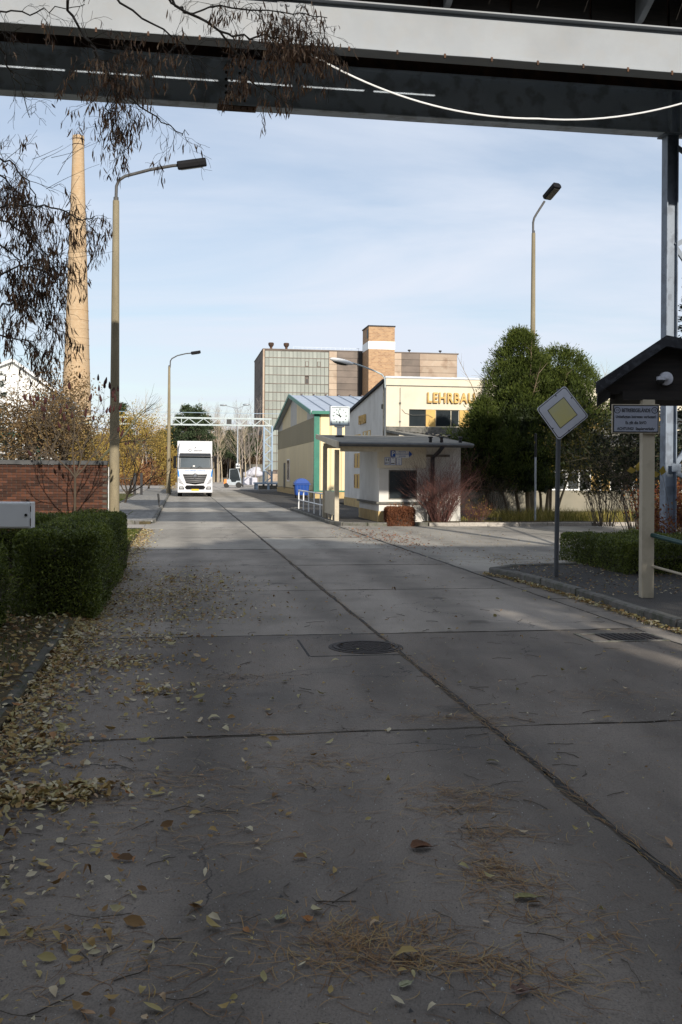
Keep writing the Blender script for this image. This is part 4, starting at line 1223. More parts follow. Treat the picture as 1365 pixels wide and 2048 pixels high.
for (x, y) in ((-1.3, -1), (1.0, -1), (-1.3, 1), (1.0, 1), (-.1, -1)):
    m = MB(); m.box(x - .12, x + .12, y - .12, y + .12, 0, 0.55); m.build('platform_foot', TRUSSD, tr)
m = MB(); m.box(-1.0, 0.9, -0.9, 0.9, 0.0, 0.4); m.build('footing', KERB, tr)
m = MB(); m.tube([(1.0, -1.2, .72), (1.0, -1.2, 1.7), (-.2, -1.2, 1.7), (-.2, -1.2, .72)], 0.03, 6); m.build('guard_rail', TRUSSD, tr)
m = MB(); m.box(-4.4, -3.9, -0.5, -.42, TZ0 + .1, TZ1 - .1); m.build('sensor_box', BLACKP, tr)

# ============================================================ STREET LAMPS
def lamp_post(label, base, ztop, rb, rt, arm, head_c, head_rot, head_dim, base_z=0.0):
    t = thing('street_lamp', label, 'street lamp', (base[0], base[1], base_z), 0, 'street lamps on concrete poles')
    m = MB(); m.tube([(0, 0, -0.1), (0, 0, (ztop) * 0.5), (0, 0, ztop)], [rb, (rb + rt) / 2, rt], 20); m.build('concrete_pole', POLEC, t, smooth=True)
    m = MB(); m.tube([(0, 0, ztop), (0, 0, ztop + .1)], rt * 0.8, 14); m.build('collar', POLES, t)
    m = MB(); m.tube(arm, 0.045, 10); m.build('arm', POLES, t, smooth=True)
    hx, hy, hz = head_dim
    m = MB()
    prof = [(-hy, -hz * .5), (-hy * .8, -hz * .9), (hy * .8, -hz * .9), (hy, -hz * .5), (hy, hz * .5), (hy * .6, hz), (-hy * .6, hz), (-hy, hz * .5)]
    m.prism(prof, -hx, hx, 'x')
    h = m.build('lamp_head', LAMPH, t, bevel=0.03, loc=head_c, rot=head_rot)
    m = MB(); m.box(-hx * .8, hx * .75, -hy * .75, hy * .75, -hz * 1.05, -hz * .88); m.build('lamp_lens', LENS, h, bevel=0.01)
    return t

def off(px, py, Y, base): 
    p = at(px, py, Y); return (p.x - base[0], p.y - base[1], p.z)
Y1 = 29.0; b1 = at(229, 900, Y1)
lamp_post('tall near street lamp on a concrete pole behind the left hedge', b1, off(232, 401, Y1, b1)[2], 0.158, 0.092,
          [off(232, 405, Y1, b1), off(233, 372, Y1, b1), off(238, 360, Y1, b1), off(250, 352, Y1, b1), off(300, 339, Y1, b1), off(345, 331, Y1, b1), off(357, 330, Y1, b1)],
          off(384, 327.5, Y1, b1), (0.25, radians(-9), 0.05), (0.42, 0.15, 0.13))
Y3 = 76.0; b3 = at(337.5, 940, Y3)
lamp_post('distant street lamp on a concrete pole beside the parked truck', b3, off(340.5, 733, Y3, b3)[2], 0.17, 0.085,
          [off(340.5, 735, Y3, b3), off(341, 722, Y3, b3), off(344, 717, Y3, b3), off(355, 711, Y3, b3), off(372, 707, Y3, b3), off(384, 706, Y3, b3)],
          off(392, 705, Y3, b3), (0.2, radians(-9), 0.05), (0.36, 0.15, 0.12))
Y2 = 40.5; b2 = at(1065, 900, Y2)
lamp_post('street lamp on a concrete pole rising behind the dark thuja trees', b2, off(1067, 466, Y2, b2)[2], 0.14, 0.075,
          [off(1067, 470, Y2, b2), off(1067, 445, Y2, b2), off(1069, 436, Y2, b2), off(1074, 427, Y2, b2), off(1090, 402, Y2, b2)],
          tuple(np.array(off(1102, 386, Y2, b2)) + np.array((0, -0.25, 0))), (0.0, radians(-28), radians(-62)), (0.38, 0.2, 0.13))
# double lamp far away
Yd = 150.0; bd = at(475.5, 900, Yd)
dl = thing('double_street_lamp', 'slender pale double armed lamp in front of the bare trees', 'street lamp', (bd.x, Yd, 0))
zt = off(476, 817, Yd, bd)[2]
m = MB(); m.tube([(0, 0, -.1), (0, 0, zt)], [0.11, 0.07], 8); m.build('pole', GALV, dl, smooth=True)
for (hx, hy) in ((447, 810), (493, 809)):
    p = Vector(off(hx, hy, Yd, bd)); m = MB(); m.tube([(0, 0, zt), tuple(p)], 0.05, 6); m.build('arm', GALV, dl)
    m = MB(); m.ellipsoid(tuple(p), (0.55, 0.25, 0.16), 12, 8); m.build('lamp_head', GALV, dl, smooth=True)

# ============================================================ BRICK WALL
WB = 29.2; WA = -2.08
bw = road_thing('brick_wall', 'dark red brick garden wall with concrete coping left of the lamp', 'wall', WA, WB)
BRK = M('wall_brick', (0.085, 0.03, 0.013), (0.04, 0.016, 0.009), scale=6, rough=0.85, bump=0.3, rand=0.6, speck=(0.06, 0.03, 0.025), speck_scale=14, speck_amt=0.6)
MORT = M('mortar', (0.09, 0.075, 0.06), (0.055, 0.045, 0.038), scale=6, rough=0.95, coord='world')
m = MB(); m.box(-9, -0.01, 0.02, 0.34, -0.1, 1.9); m.build('core', MORT, bw)
bk = MB(); bk.box(-0.118, 0.118, -0.006, 0.05, -0.033, 0.033); bkm = bk.mesh('brick', BRK)
rest = MB()
for j in range(25):
    z = 0.0 + j * 0.0762 + 0.033
    for i in range(35):
        x = -0.12 - i * 0.25 - (0.125 if j % 2 else 0)
        if i < 13 and j >= 8:
            wscale = 1.0
            link('brick', bkm, bw, (x, random.uniform(-.003, .004), z), (0, random.gauss(0, .006), 0))
        elif x > -8.8:
            rest.box(x - .118, x + .118, -0.006, 0.05, z - .033, z + .033)
tag(rest.build('brick', BRK, bw), kind='stuff')
COPE = M('coping_concrete', (0.09, 0.09, 0.09), (0.05, 0.052, 0.055), scale=3, rough=0.9, rand=0.2, bump=0.3)
for i in range(9):
    m = MB(); m.box(-0.995 - i * 1.0, 0.0 - i * 1.0, -0.06, 0.4, 1.905, 2.02); m.build('coping_stone', COPE, bw)
m = MB(); m.tube([(0.04, 0.0, 0.1), (0.04, 0.0, 1.85)], 0.012, 5); m.build('edge_wire', WHITEP, bw)

# ============================================================ MANHOLE, DRAIN, CONCRETE RING
IRON = M('cast_iron', (0.035, 0.03, 0.028), (0.055, 0.045, 0.04), scale=12, rough=0.75, metal=0.2, bump=0.3)
mh = thing('manhole_cover', 'round cast iron manhole cover with concrete infill beside the road joint', 'manhole cover', (MH.x, MH.y, 0), RZ)
m = MB(); m.lathe([(0.365, 0.0), (0.365, 0.008), (0.33, 0.010), (0.325, 0.004)], 48); m.build('frame', IRON, mh)
m = MB()
ringp = [(0.318, 0.004), (0.318, 0.014), (0.285, 0.014), (0.285, 0.006)]
m.lathe(ringp, 48); m.build('cover_rim', IRON, mh)
m = MB(); rnd = random.Random(3)
for i in range(-9, 10):
    for j in range(-9, 10):
        x = i * 0.03 + (0.015 if j % 2 else 0); y = j * 0.028
        if x * x + y * y < 0.268 ** 2: m.box(x - .011, x + .011, y - .01, y + .01, 0.004, 0.013 + rnd.uniform(-.002, .002))
m.build('cover_studs', IRON, mh)
dr = AB(gnd(1243, 1275))
sd = road_thing('storm_drain', 'rectangular street drain with slotted grate near the right kerb', 'drain', dr[0], dr[1])
m = MB()
for (x0, x1, y0, y1) in ((-.42, .42, -.26, -.22), (-.42, .42, .22, .26), (-.42, -.38, -.22, .22), (.38, .42, -.22, .22)): m.box(x0, x1, y0, y1, 0, 0.009)
m.build('frame', KERB, sd)
m = MB(); m.box(-.2, .36, -.2, .2, 0.001, 0.004); g0 = m.build('grate', TAR, sd)
for i in range(9):
    m = MB(); m.box(-.2 + i * .065, -.165 + i * .065, -.2, .2, 0.004, 0.012); m.build('bar', IRON, g0)
rg = gnd(980, 1043, 0.06)
t = thing('concrete_ring', 'low round concrete well ring lying in the planted bed', 'well ring', (rg.x, rg.y, 0.05))
m = MB(); m.lathe([(0.42, 0), (0.42, 0.15), (0.36, 0.16), (0.36, 0.1)], 28); m.build('ring_wall', KERB, t); m = MB(); m.lathe([(0.35, 0.09), (0.1, 0.1)], 28); m.build('lid', KERB, t)

# ============================================================ PRIORITY SIGN
YG = M('sign_yellow', (0.56, 0.5, 0.2), (0.5, 0.48, 0.28), scale=3, rough=0.45, lo=0.3, hi=0.7)
SGW = M('sign_enamel', (0.58, 0.59, 0.64), (0.52, 0.53, 0.58), scale=2.5, rough=0.4, speck=(0.35, 0.35, 0.36), speck_scale=6, speck_amt=0.15)
pb = gnd(1113, 1154, 0.1)
st = thing('priority_road_sign', 'diamond priority road sign, yellow centre with white border, tilted on its grey post', 'road sign', (pb.x, pb.y, 0.1))
tp = at(1117.5, 878, pb.y)
lean = (tp.x - pb.x) / (tp.z - 0.1)
m = MB(); m.tube([(0, 0, -.05), (lean * 2.9, 0, 2.95)], 0.036, 14); m.build('post', M('post_grey', (0.09, 0.095, 0.1), (0.06, 0.063, 0.068), scale=3, rough=0.6, stretch=(1, 1, .3)), st, smooth=True)
corners = [at(1129, 771, pb.y), at(1177, 833, pb.y), at(1117, 881, pb.y), at(1072, 818, pb.y)]
cc = sum(corners, Vector()) / 4
def diamond(sc, y0, y1, mat, name, round_=True):
    pts = []
    for i in range(4):
        p = cc + (corners[i] - cc) * sc; a_ = cc + (corners[i - 1] - cc) * sc; b_ = cc + (corners[(i + 1) % 4] - cc) * sc
        if round_:
            pts += [p.lerp(a_, .07), p.lerp(a_, .03).lerp(cc, .015), p.lerp(b_, .03).lerp(cc, .015), p.lerp(b_, .07)]
        else: pts.append(p)
    prof = [(p.x - pb.x, p.z - 0.1) for p in pts][::-1]
    m = MB(); m.prism(prof, y0, y1, 'y'); return m.build(name, mat, st)
diamond(1.0, -0.052, -0.042, SGW, 'sign_plate'); diamond(0.955, -0.054, -0.0522, SK, 'black_line'); diamond(0.92, -0.0562, -0.0542, SGW, 'white_field')
diamond(0.575, -0.0582, -0.0564, SK, 'inner_line', False); diamond(0.545, -0.0602, -0.0584, YG, 'yellow_field', False)
for (u, v_) in ((1111, 792), (1142, 796), (1105, 857), (1137, 861)):
    p = at(u, v_, pb.y); m = MB(); m.ellipsoid((p.x - pb.x, -0.06, p.z - 0.1), (0.011, 0.006, 0.011), 8, 6); m.build('bolt', SK, st)
m = MB(); m.box(lean * 2.5 - .05, lean * 2.5 + .05, -0.04, 0.045, 2.35, 2.39); m.build('clamp', GALV, st)

# thin steel post in front of the thuja
tpb = gnd(1071, 1045, 0.06)
t = thing('steel_post', 'thin galvanised post with dark top in front of the thuja', 'post', (tpb.x, tpb.y, 0.06))
m = MB(); m.tube([(0, 0, -.1), (0, 0, 2.25)], 0.036, 10); m.build('tube', GALV, t, smooth=True)
m = MB(); m.tube([(0, 0, 2.25), (0.0, 0, 3.05), (0, 0, 3.07)], [0.043, .043, .02], 10); m.build('dark_sleeve', SK, t, smooth=True)

# ============================================================ GATE SHELTER WITH NOTICE BOARD
gp = gnd(1294, 1195, 0.1)
Yg = gp.y
gs = thing('gate_shelter', 'small black timber gable roof on a cream post at the gate', 'shelter', (gp.x, Yg, 0.1))
def lo_(px, py, Y, z=True):
    p = at(px, py, Y); return (p.x - gp.x, p.y - Yg, p.z - 0.1)
m = MB(); m.box(-0.085, 0.075, -0.07, 0.07, 0, lo_(1295, 800, Yg)[2]); m.build('post', CREAM, gs, bevel=0.006)
pk = lo_(1327, 678, Yg); ev = lo_(1192, 780, Yg); 
ry = 0.72
pkx, pkz = pk[0], pk[2]; evx, evz = ev[0], ev[2]
rx = 2 * pkx - evx
y0, y1 = 0.0, 3.0
def SB_(m, name, mat, par, shear=True):
    m.v = [(v[0] + (.262 * v[1] if v[1] > 0 else 0), v[1], v[2]) for v in m.v]
    return m.build(name, mat, par)
def lab(y): return y
m = MB()
bz = lo_(1290, 797, Yg)[2]
m.prism([(evx + 0.2, bz + 0.06), (pkx + 1.8, bz - .02), (pkx + 1.8, pkz - 0.55), (pkx + 0.7, pkz - 0.19), (pkx, pkz - 0.1), (evx + 0.1, evz + .03), (evx + 0.2, evz - 0.02)], 0.03, 0.1, 'y'); SB_(m, 'gable_board', DARKW, gs, shear=True)
m = MB(); m.hexa([(evx, -0.12, evz - .05), (evx, 2.6, evz - .05), (pkx, 2.6, pkz - .1), (pkx, -0.12, pkz - .1), (evx, -0.12, evz + .07), (evx, 2.6, evz + .07), (pkx, 2.6, pkz), (pkx, -0.12, pkz)]); SB_(m, 'roof_slope', FELT, gs, shear=True)
rx2 = pkx + 2.4
m = MB(); m.hexa([(pkx, -0.12, pkz - .1), (pkx, 2.6, pkz - .1), (rx2, 2.6, pkz - .55), (rx2, -0.12, pkz - .55), (pkx, -0.12, pkz), (pkx, 2.6, pkz), (rx2, 2.6, pkz - .45), (rx2, -0.12, pkz - .45)]); SB_(m, 'roof_slope', FELT, gs, shear=True)
m = MB(); m.hexa([(evx - .03, -0.16, evz - .06), (evx - .03, -0.12, evz - .06), (pkx, -0.12, pkz - .11), (pkx, -0.16, pkz - .11), (evx - .03, -0.16, evz + .09), (evx - .03, -0.12, evz + .09), (pkx, -0.12, pkz + .03), (pkx, -0.16, pkz + .03)]); SB_(m, 'verge_board', FELT, gs, shear=True)
m = MB(); m.hexa([(pkx, -0.16, pkz - .11), (pkx, -0.12, pkz - .11), (rx2, -0.12, pkz - .56), (rx2, -0.16, pkz - .56), (pkx, -0.16, pkz + .03), (pkx, -0.12, pkz + .03), (rx2, -0.12, pkz - .42), (rx2, -0.16, pkz - .42)]); SB_(m, 'verge_board', FELT, gs, shear=True)
m = MB(); m.box(evx + 0.35, rx2, -0.02, 0.02, bz - .02, bz + 0.1); SB_(m, 'tie_beam', DARKW, gs, shear=True)
m = MB(); m.box(evx + 0.2, rx2, 0.12, 2.5, bz + 0.08, bz + 0.12); SB_(m, 'ceiling_board', DARKW, gs, shear=True)
m = MB(); m.box(evx + 0.2, evx + 0.26, 0.1, 2.5, bz - .0, evz + .03); SB_(m, 'eaves_beam', DARKW, gs, shear=True)
for (xx, yy) in ((2.0, 0.0), (2.0, 2.4), (0.0, 2.4)):
    if (xx, yy) != (0.0, 2.4):
        m = MB(); m.box(xx - 0.08, xx + .08, yy - 0.07, yy + 0.07, 0, bz); m.build('post', CREAM, gs)
# security camera
sc_ = lo_(1333, 757, Yg)
t = thing('security_camera', 'white dome security camera mounted on the black gable', 'camera', (gp.x + sc_[0], Yg - 0.02, 0.1 + sc_[2]))
m = MB(); m.tube([(0, 0.05, 0), (0, 0, 0), (0, -.02, 0)], [0.09, 0.088, 0.05], 20); m.build('wall_plate', SGW, t, smooth=True)
m = MB(); m.tube([(0.0, -0.02, -0.0), (-0.07, -0.06, -0.0), (-0.09, -0.07, -0.02)], 0.035, 10); m.build('arm', SGW, t, smooth=True)
m = MB(); m.lathe([(0.02, .04), (0.055, .035), (0.058, -.01)], 16, (-0.1, -0.08, -0.02)); hd_ = m.build('housing', SGW, t, smooth=True)
m = MB(); m.ellipsoid((-0.1, -0.08, -0.035), (0.052, .052, .055), 14, 8); m.build('dome', BLACKP, t, smooth=True)
# notice board
nb_ = thing('notice_board', 'white sign reading BETRIEBSGELÄNDE with black border on the cream post', 'sign', (gp.x, Yg - 0.09, 0.1))
A0 = lo_(1225, 808, Yg - .1); A1 = lo_(1319, 867, Yg - .1)
x0, x1, z0, z1 = A0[0], A1[0], A1[2], A0[2]
NBW = M('notice_white', (0.34, 0.36, 0.42), (0.3, 0.32, 0.38), scale=2, rough=0.35, spec=0.5)
m = MB(); m.box(x0, x1, -0.02, 0.015, z0, z1); m.build('backing_frame', CREAM, nb_)
m = MB(); m.box(x0 + .012, x1 - .012, -0.024, -0.0205, z0 + .012, z1 - .012); m.build('border', SK, nb_)
m = MB(); m.box(x0 + .025, x1 - .025, -0.028, -0.0245, z0 + .025, z1 - .025); m.build('sign_face', NBW, nb_)
wN, hN = x1 - x0, z1 - z0; xc = (x0 + x1) / 2
for t_, fx, fz, sz, bo in (('BETRIEBSGELÄNDE', 0.5, 0.78, 0.067, .0014), ('Unbefugten betreten verboten!', 0.5, 0.565, 0.052, .001), ('Es gilt die StVO', 0.5, 0.36, 0.054, .001), ('ACHTUNG!  Staplerverkehr', 0.5, 0.155, 0.052, .001)):
    text('lettering', t_, SK, nb_, (x0 + wN * fx, -0.0295, z0 + hN * fz), (pi / 2, 0, 0), sz, extrude=.0008, bold=bo, sx=0.66 if sz > .06 else 0.8)
for fx in (0.105, 0.895):
    m = MB(); c_ = (x0 + wN * fx, z0 + hN * .79)
    ring = []
    for k in range(28):
        a0, a1 = 2 * pi * k / 28, 2 * pi * (k + 1) / 28
        m.poly([(c_[0] + .042 * cos(a0), -.0292, c_[1] + .042 * sin(a0)), (c_[0] + .042 * cos(a1), -.0292, c_[1] + .042 * sin(a1)), (c_[0] + .033 * cos(a1), -.0292, c_[1] + .033 * sin(a1)), (c_[0] + .033 * cos(a0), -.0292, c_[1] + .033 * sin(a0))])
    m.build('speed_ring', SK, nb_)
    text('lettering', '15', SK, nb_, (c_[0], -.0295, c_[1]), (pi / 2, 0, 0), 0.042, extrude=.0008)
# barrier rails running right from the post
rr_ = thing('barrier_rail', 'green and cream barrier rails running right from the gate post', 'railing', (gp.x, Yg, 0.1))
for (pya, pyb, r, mt) in ((1069, 1086, 0.03, M('dark_green_paint', (0.01, 0.06, 0.05), (0.01, 0.05, 0.045), scale=3, rough=0.4)), (1131, 1149, 0.017, CREAM)):
    p0 = lo_(1300, pya, Yg); p1 = lo_(1365, pyb, Yg - 0.7)
    d = Vector(p1) - Vector(p0); p2 = Vector(p1) + d * 1.2
    m = MB(); m.tube([p0, p1, tuple(p2)], r, 12); m.build('rail', mt, rr_, smooth=True)
m = MB(); m.box(p2.x - .03, p2.x + .03, p2.y - .03, p2.y + .03, 0, 0.95); m.build('end_post', CREAM, rr_)

# ============================================================ METER CABINET
cbp = at(31, 1030, 9.0)
cb = thing('meter_cabinet', 'white metal cabinet box on a green post at the left edge', 'cabinet', (cbp.x, 9.0, 0), 0.08)
m = MB(); m.box(-0.35, 0.138, 0.0, 0.16, cbp.z - 0.12, cbp.z + 0.115); m.build('housing', WHITEP, cb, bevel=0.006)
m = MB(); m.box(-0.33, 0.125, -0.012, -0.001, cbp.z - 0.108, cbp.z + 0.103); d_ = m.build('door', WHITEP, cb, bevel=0.004)
m = MB(); m.tube([(0.095, -0.02, cbp.z), (0.095, -0.01, cbp.z)], 0.013, 12); m.build('lock', BLACKP, d_)
m = MB(); m.box(0.13, 0.137, -0.004, -0.001, cbp.z - .1, cbp.z - .03); m.build('rust_patch', RUST, cb)
m = MB(); m.box(0.13, 0.137, -0.004, -0.001, cbp.z + .03, cbp.z + .08); m.build('rust_patch', RUST, cb)
for x in (-0.205, -0.33):
    m = MB(); m.box(x - .03, x + .03, 0.03, 0.09, 0, cbp.z - .121); m.build('leg', GREENP, cb)

# ============================================================ WASTE CONTAINER
wb = gnd(602.5, 996.5)
WBL = M('container_blue', (0.008, 0.06, 0.3), (0.006, 0.05, 0.24), scale=3, rough=0.45)
wc_ = thing('waste_container', 'blue plastic wheeled waste container with domed lid by the yellow hall', 'container', (wb.x, wb.y + .5, 0), RZ)
m = MB(); m.hexa([(-.42, -.4, .2), (.42, -.4, .2), (.42, .4, .2), (-.42, .4, .2), (-.5, -.5, 1.0), (.5, -.5, 1.0), (.5, .5, 1.0), (-.5, .5, 1.0)]); m.build('body', WBL, wc_, bevel=0.03)
m = MB(); prof = [(-.53, 1.0)] + [(-.53 + 1.06 * i / 12, 1.02 + .33 * sin(pi * i / 12) ** 0.7) for i in range(1, 12)] + [(.53, 1.0)]
m.prism([(p[0], p[1]) for p in prof], -.54, .54, 'y'); m.build('lid', WBL, wc_, bevel=0.02)
m = MB(); m.box(-.56, .56, -.56, -.5, .93, .99); m.build('rim', WBL, wc_)
for i in range(4):
    m = MB(); m.box(-.36 + i * .22, -.32 + i * .22, -.5, -.44, .3, .9); m.build('rib', WBL, wc_)
for x in (-.35, .35):
    for y in (-.35, .35):
        m = MB(); m.tube([(x - .03, y, .09), (x + .03, y, .09)], .09, 14); m.build('wheel', RUBBER, wc_)
m = MB(); m.tube([(-.62, -.2, .85), (-.5, -.2, .85)], .05, 8); m.build('trunnion', BLACKP, wc_)

# ============================================================ TRUCK
tk = road_thing('truck', 'white semi trailer truck parked head on at the left kerb', 'truck', 0.98, 71.3)
TW = M('truck_white', (0.66, 0.66, 0.67), (0.6, 0.6, 0.61), scale=1, rough=0.3, spec=0.6)
TG = M('windscreen', (0.035, 0.055, 0.07), (0.02, 0.035, 0.045), scale=0.8, rough=0.08, spec=0.9)
TRB = M('truck_black', (0.006, 0.006, 0.007), None, rough=.7, spec=.15)
TB = M('truck_blue', (0.02, 0.2, 0.55), (0.02, 0.18, 0.5), scale=1, rough=0.3)
CHROME = M('chrome', (0.7, 0.7, 0.72), (0.6, 0.6, 0.62), scale=2, rough=0.15, metal=1.0)
HL = M('headlight_glass', (0.5, 0.5, 0.5), (0.3, 0.3, 0.32), scale=8, rough=0.1, spec=0.9)
def cabhex(m, x0, x1, z0, z1, yb0, yb1, yback=2.2, xin=0.0):
    m.hexa([(x0, yb0, z0), (x1, yb0, z0), (x1, yback, z0), (x0, yback, z0), (x0 + xin, yb1, z1), (x1 - xin, yb1, z1), (x1 - xin, yback, z1), (x0 + xin, yback, z1)])
m = MB(); cabhex(m, -1.22, 1.22, 0.42, 1.95, 0.0, 0.03); cabhex(m, -1.22, 1.22, 1.951, 2.95, 0.03, 0.22, xin=.04); cabhex(m, -1.18, 1.18, 2.951, 3.75, 0.22, 0.65, xin=0.08)
cab = m.build('cab', TW, tk, bevel=0.06)
m = MB(); m.box(-1.26, 1.26, 2.5, 15.0, 1.1, 4.0); m.build('trailer_box', TW, tk, bevel=0.02)
m = MB(); m.hexa([(-1.12, .5, 3.5), (1.12, .5, 3.5), (1.12, 2.3, 3.5), (-1.12, 2.3, 3.5), (-1.1, 1.5, 3.93), (1.1, 1.5, 3.93), (1.1, 2.3, 3.93), (-1.1, 2.3, 3.93)]); m.build('wind_deflector', TW, tk, bevel=0.04)
m = MB(); m.hexa([(-1.06, 0.012, 2.0), (1.06, 0.012, 2.0), (1.06, .2, 2.0), (-1.06, .2, 2.0), (-1.03, 0.17, 2.86), (1.03, 0.17, 2.86), (1.03, .3, 2.86), (-1.03, .3, 2.86)]); ws = m.build('windscreen', TG, tk)
m = MB(); m.hexa([(-1.1, -.12, 2.84), (1.1, -.12, 2.84), (1.1, .2, 2.9), (-1.1, .2, 2.9), (-1.08, 0.02, 3.06), (1.08, 0.02, 3.06), (1.08, .25, 3.08), (-1.08, .25, 3.08)]); m.build('sun_visor', M('visor_tint', (0.03, 0.032, 0.036), None, rough=.2), tk, bevel=.02)
for s in (-1, 1):
    m = MB(); m.hexa([(s * 1.07, .0, 1.96), (s * 1.16, .0, 1.96), (s * 1.16, .1, 1.96), (s * 1.07, .1, 1.96), (s * 1.04, .16, 2.88), (s * 1.12, .16, 2.88), (s * 1.12, .26, 2.88), (s * 1.04, .26, 2.88)]); m.build('pillar_trim', BLACKP, tk)
    m = MB(); m.tube([(s * .2 - .1, -.02, 2.0), (s * .3 + .0, -.01, 2.12), (s * .35 + .2, 0.03, 2.02)], .014, 5); m.build('wiper', BLACKP, tk)
m = MB(); m.hexa([(-1.05, -.004, 1.97), (1.05, -.004, 1.97), (1.05, .1, 1.97), (-1.05, .1, 1.97), (-1.05, .012, 2.06), (1.05, .012, 2.06), (1.05, .1, 2.06), (-1.05, .1, 2.06)]); m.build('scuttle', BLACKP, tk)
# grille
m = MB(); m.prism([(-.62, .95), (0, .86), (.62, .95), (.85, 1.58), (-.85, 1.58)], -.03, .05, 'y'); gr = m.build('grille', TRB, tk)
DG = M('grille_slat', (0.022, 0.022, 0.025), None, rough=.4)
for i in range(5):
    z = 1.02 + i * .125; w_ = .66 + i * .045
    m = MB(); m.hexa([(-w_, -.075, z), (0, -.09, z - .03), (0, -.02, z - .03), (-w_, -.02, z), (-w_, -.05, z + .07), (0, -.07, z + .04), (0, -.02, z + .04), (-w_, -.02, z + .07)])
    m.hexa([(0, -.09, z - .03), (w_, -.075, z), (w_, -.02, z), (0, -.02, z - .03), (0, -.07, z + .04), (w_, -.05, z + .07), (w_, -.02, z + .07), (0, -.02, z + .04)]); m.build('slat', DG, gr)
m = MB(); c_ = Vector((0, -.1, 1.47))
ringp = [c_ + Vector((.17 * cos(2 * pi * k / 28), 0, .17 * sin(2 * pi * k / 28))) for k in range(29)]
m.tube(ringp, .016, 6, cap=False)
for k in range(3):
    a = pi / 2 + k * 2 * pi / 3; e = c_ + Vector((cos(a), 0, sin(a))) * .165
    m.tube([c_, e], [.035, .008], 6)
m.build('star_emblem', CHROME, gr, smooth=True)
m = MB(); m.prism([(-.6, .5), (.6, .5), (.72, .66), (.6, .8), (-.6, .8), (-.72, .66)], -.02, .05, 'y'); m.build('lower_grille', TRB, tk)
m = MB(); m.box(-1.22, 1.22, -.1, .3, .28, .5); m.build('bumper', TW, tk, bevel=.04)
m = MB(); m.box(-.26, .26, -.125, -.101, .42, .54); pl = m.build('number_plate', M('plate_yellow', (0.7, 0.45, 0.02), None, rough=.4), tk)
for s in (-1, 1):
    m = MB(); m.prism([(s * .78, .86), (s * 1.12, 1.0), (s * 1.18, 1.3), (s * 1.05, 1.32), (s * .9, 1.05)], -.05, .05, 'y'); m.build('headlight', HL, tk)
    m = MB(); m.prism([(s * .75, .52), (s * 1.12, .52), (s * 1.1, .72), (s * .82, .72)], -.06, .03, 'y'); fb = m.build('fog_lamp_housing', BLACKP, tk)
    m = MB(); m.box(min(s * .85, s * 1.06), max(s * .85, s * 1.06), -.075, -.061, .57, .67); m.build('fog_lamp', HL, fb)
    m = MB(); m.prism([(s * 1.18, 1.4), (s * 1.225, 1.95), (s * 1.14, 1.8), (s * 1.08, 1.42)], -.012, .01, 'y'); m.build('blue_flash', TB, tk)
    m = MB(); m.box(min(s * 1.32, s * 1.52), max(s * 1.32, s * 1.52), -.12, .05, 2.0, 2.85); mi = m.build('mirror', TRB, tk, bevel=.04)
    m = MB(); m.tube([(s * 1.15, .2, 2.8), (s * 1.4, -.02, 2.85)], .025, 6); m.tube([(s * 1.15, .2, 2.0), (s * 1.4, -.02, 2.03)], .025, 6); m.build('mirror_arm', BLACKP, mi)
    for y in (1.3, 5.5, 12, 13.3):
        m = MB(); m.tube([(s * .9, y, .5), (s * 1.2, y, .5)], .5, 24); wl_ = m.build('wheel', RUBBER, tk)
        m = MB(); m.tube([(s * 1.19, y, .5), (s * 1.215, y, .5)], .28, 20); m.build('rim', GALV, wl_)
m = MB(); m.box(-.9, .9, .4, 2.4, .4, 1.0); m.box(-.5, .5, 2.4, 14.8, .7, 1.1); m.build('chassis', BLACKP, tk)
text('lettering', 'BERGER', SK, tk, (.2, .28, 3.27), (pi / 2 - .42, 0, 0), .16, extrude=.003)
m = MB(); c_ = Vector((-.36, .27, 3.29)); m.tube([c_ + Vector((.1 * cos(t_), .045 * sin(t_), .1 * sin(t_))) for t_ in np.linspace(.6, 6.6, 20)], .014, 5); m.build('logo_ring', SK, tk)
m = MB(); m.ellipsoid((0, .34, 3.48), (.04, .03, .04), 8, 6); m.build('camera_eye', SK, tk)
text('lettering', 'WWW.BERGER-LOGISTIK.DE', TB, tk, (0, -.002, 1.83), (pi / 2, 0, 0), .11, extrude=.003)
m = MB(); m.box(-.16, -.02, -.0, .06, 2.12, 2.2); m.build('dash_card', WHITEP, tk)

# ============================================================ FORKLIFT, SACKS, WALLS IN THE YARD
fp = gnd(470, 975.5)
fk = thing('forklift', 'grey and orange forklift truck carrying white bulk bags in the yard', 'forklift', (fp.x, fp.y, 0), 0.05)
FG = M('forklift_grey', (0.4, 0.44, 0.48), None, rough=.4); FO = M('forklift_orange', (0.75, 0.25, 0.06), None, rough=.4)
sc = fp.y / 115.0
m = MB(); m.prism([(-.9, .3), (.75, .3), (.75, .8), (.2, .8), (.1, .65), (-.35, .65), (-.45, .95), (-.9, .95)], -.55, .55, 'y'); m.build('body', FG, fk, bevel=.03)
m = MB(); m.prism([(-1.25, .45), (-.905, .45), (-.905, 1.0), (-1.2, .95)], -.5, .5, 'y'); m.build('counterweight', FO, fk, bevel=.04)
for (x, r) in ((-.95, .27), (.45, .33)):
    for s in (-.5, .5):
        m = MB(); m.tube([(x, s - .1, r), (x, s + .1, r)], r, 18); m.build('wheel', RUBBER, fk)
for s in (-.48, .48):
    m = MB(); m.tube([(-.6, s, .95), (-.55, s, 2.1), (.35, s, 2.15), (.7, s, .8)], .045, 6); m.build('cab_frame', FG, fk)
m = MB(); m.prism([(-.6, 1.0), (-.54, 2.1), (.33, 2.12), (.66, .82), (.1, .66), (-.3, .66)], -.5, -.485, 'y'); m.build('cab_glass', GLASS, fk)
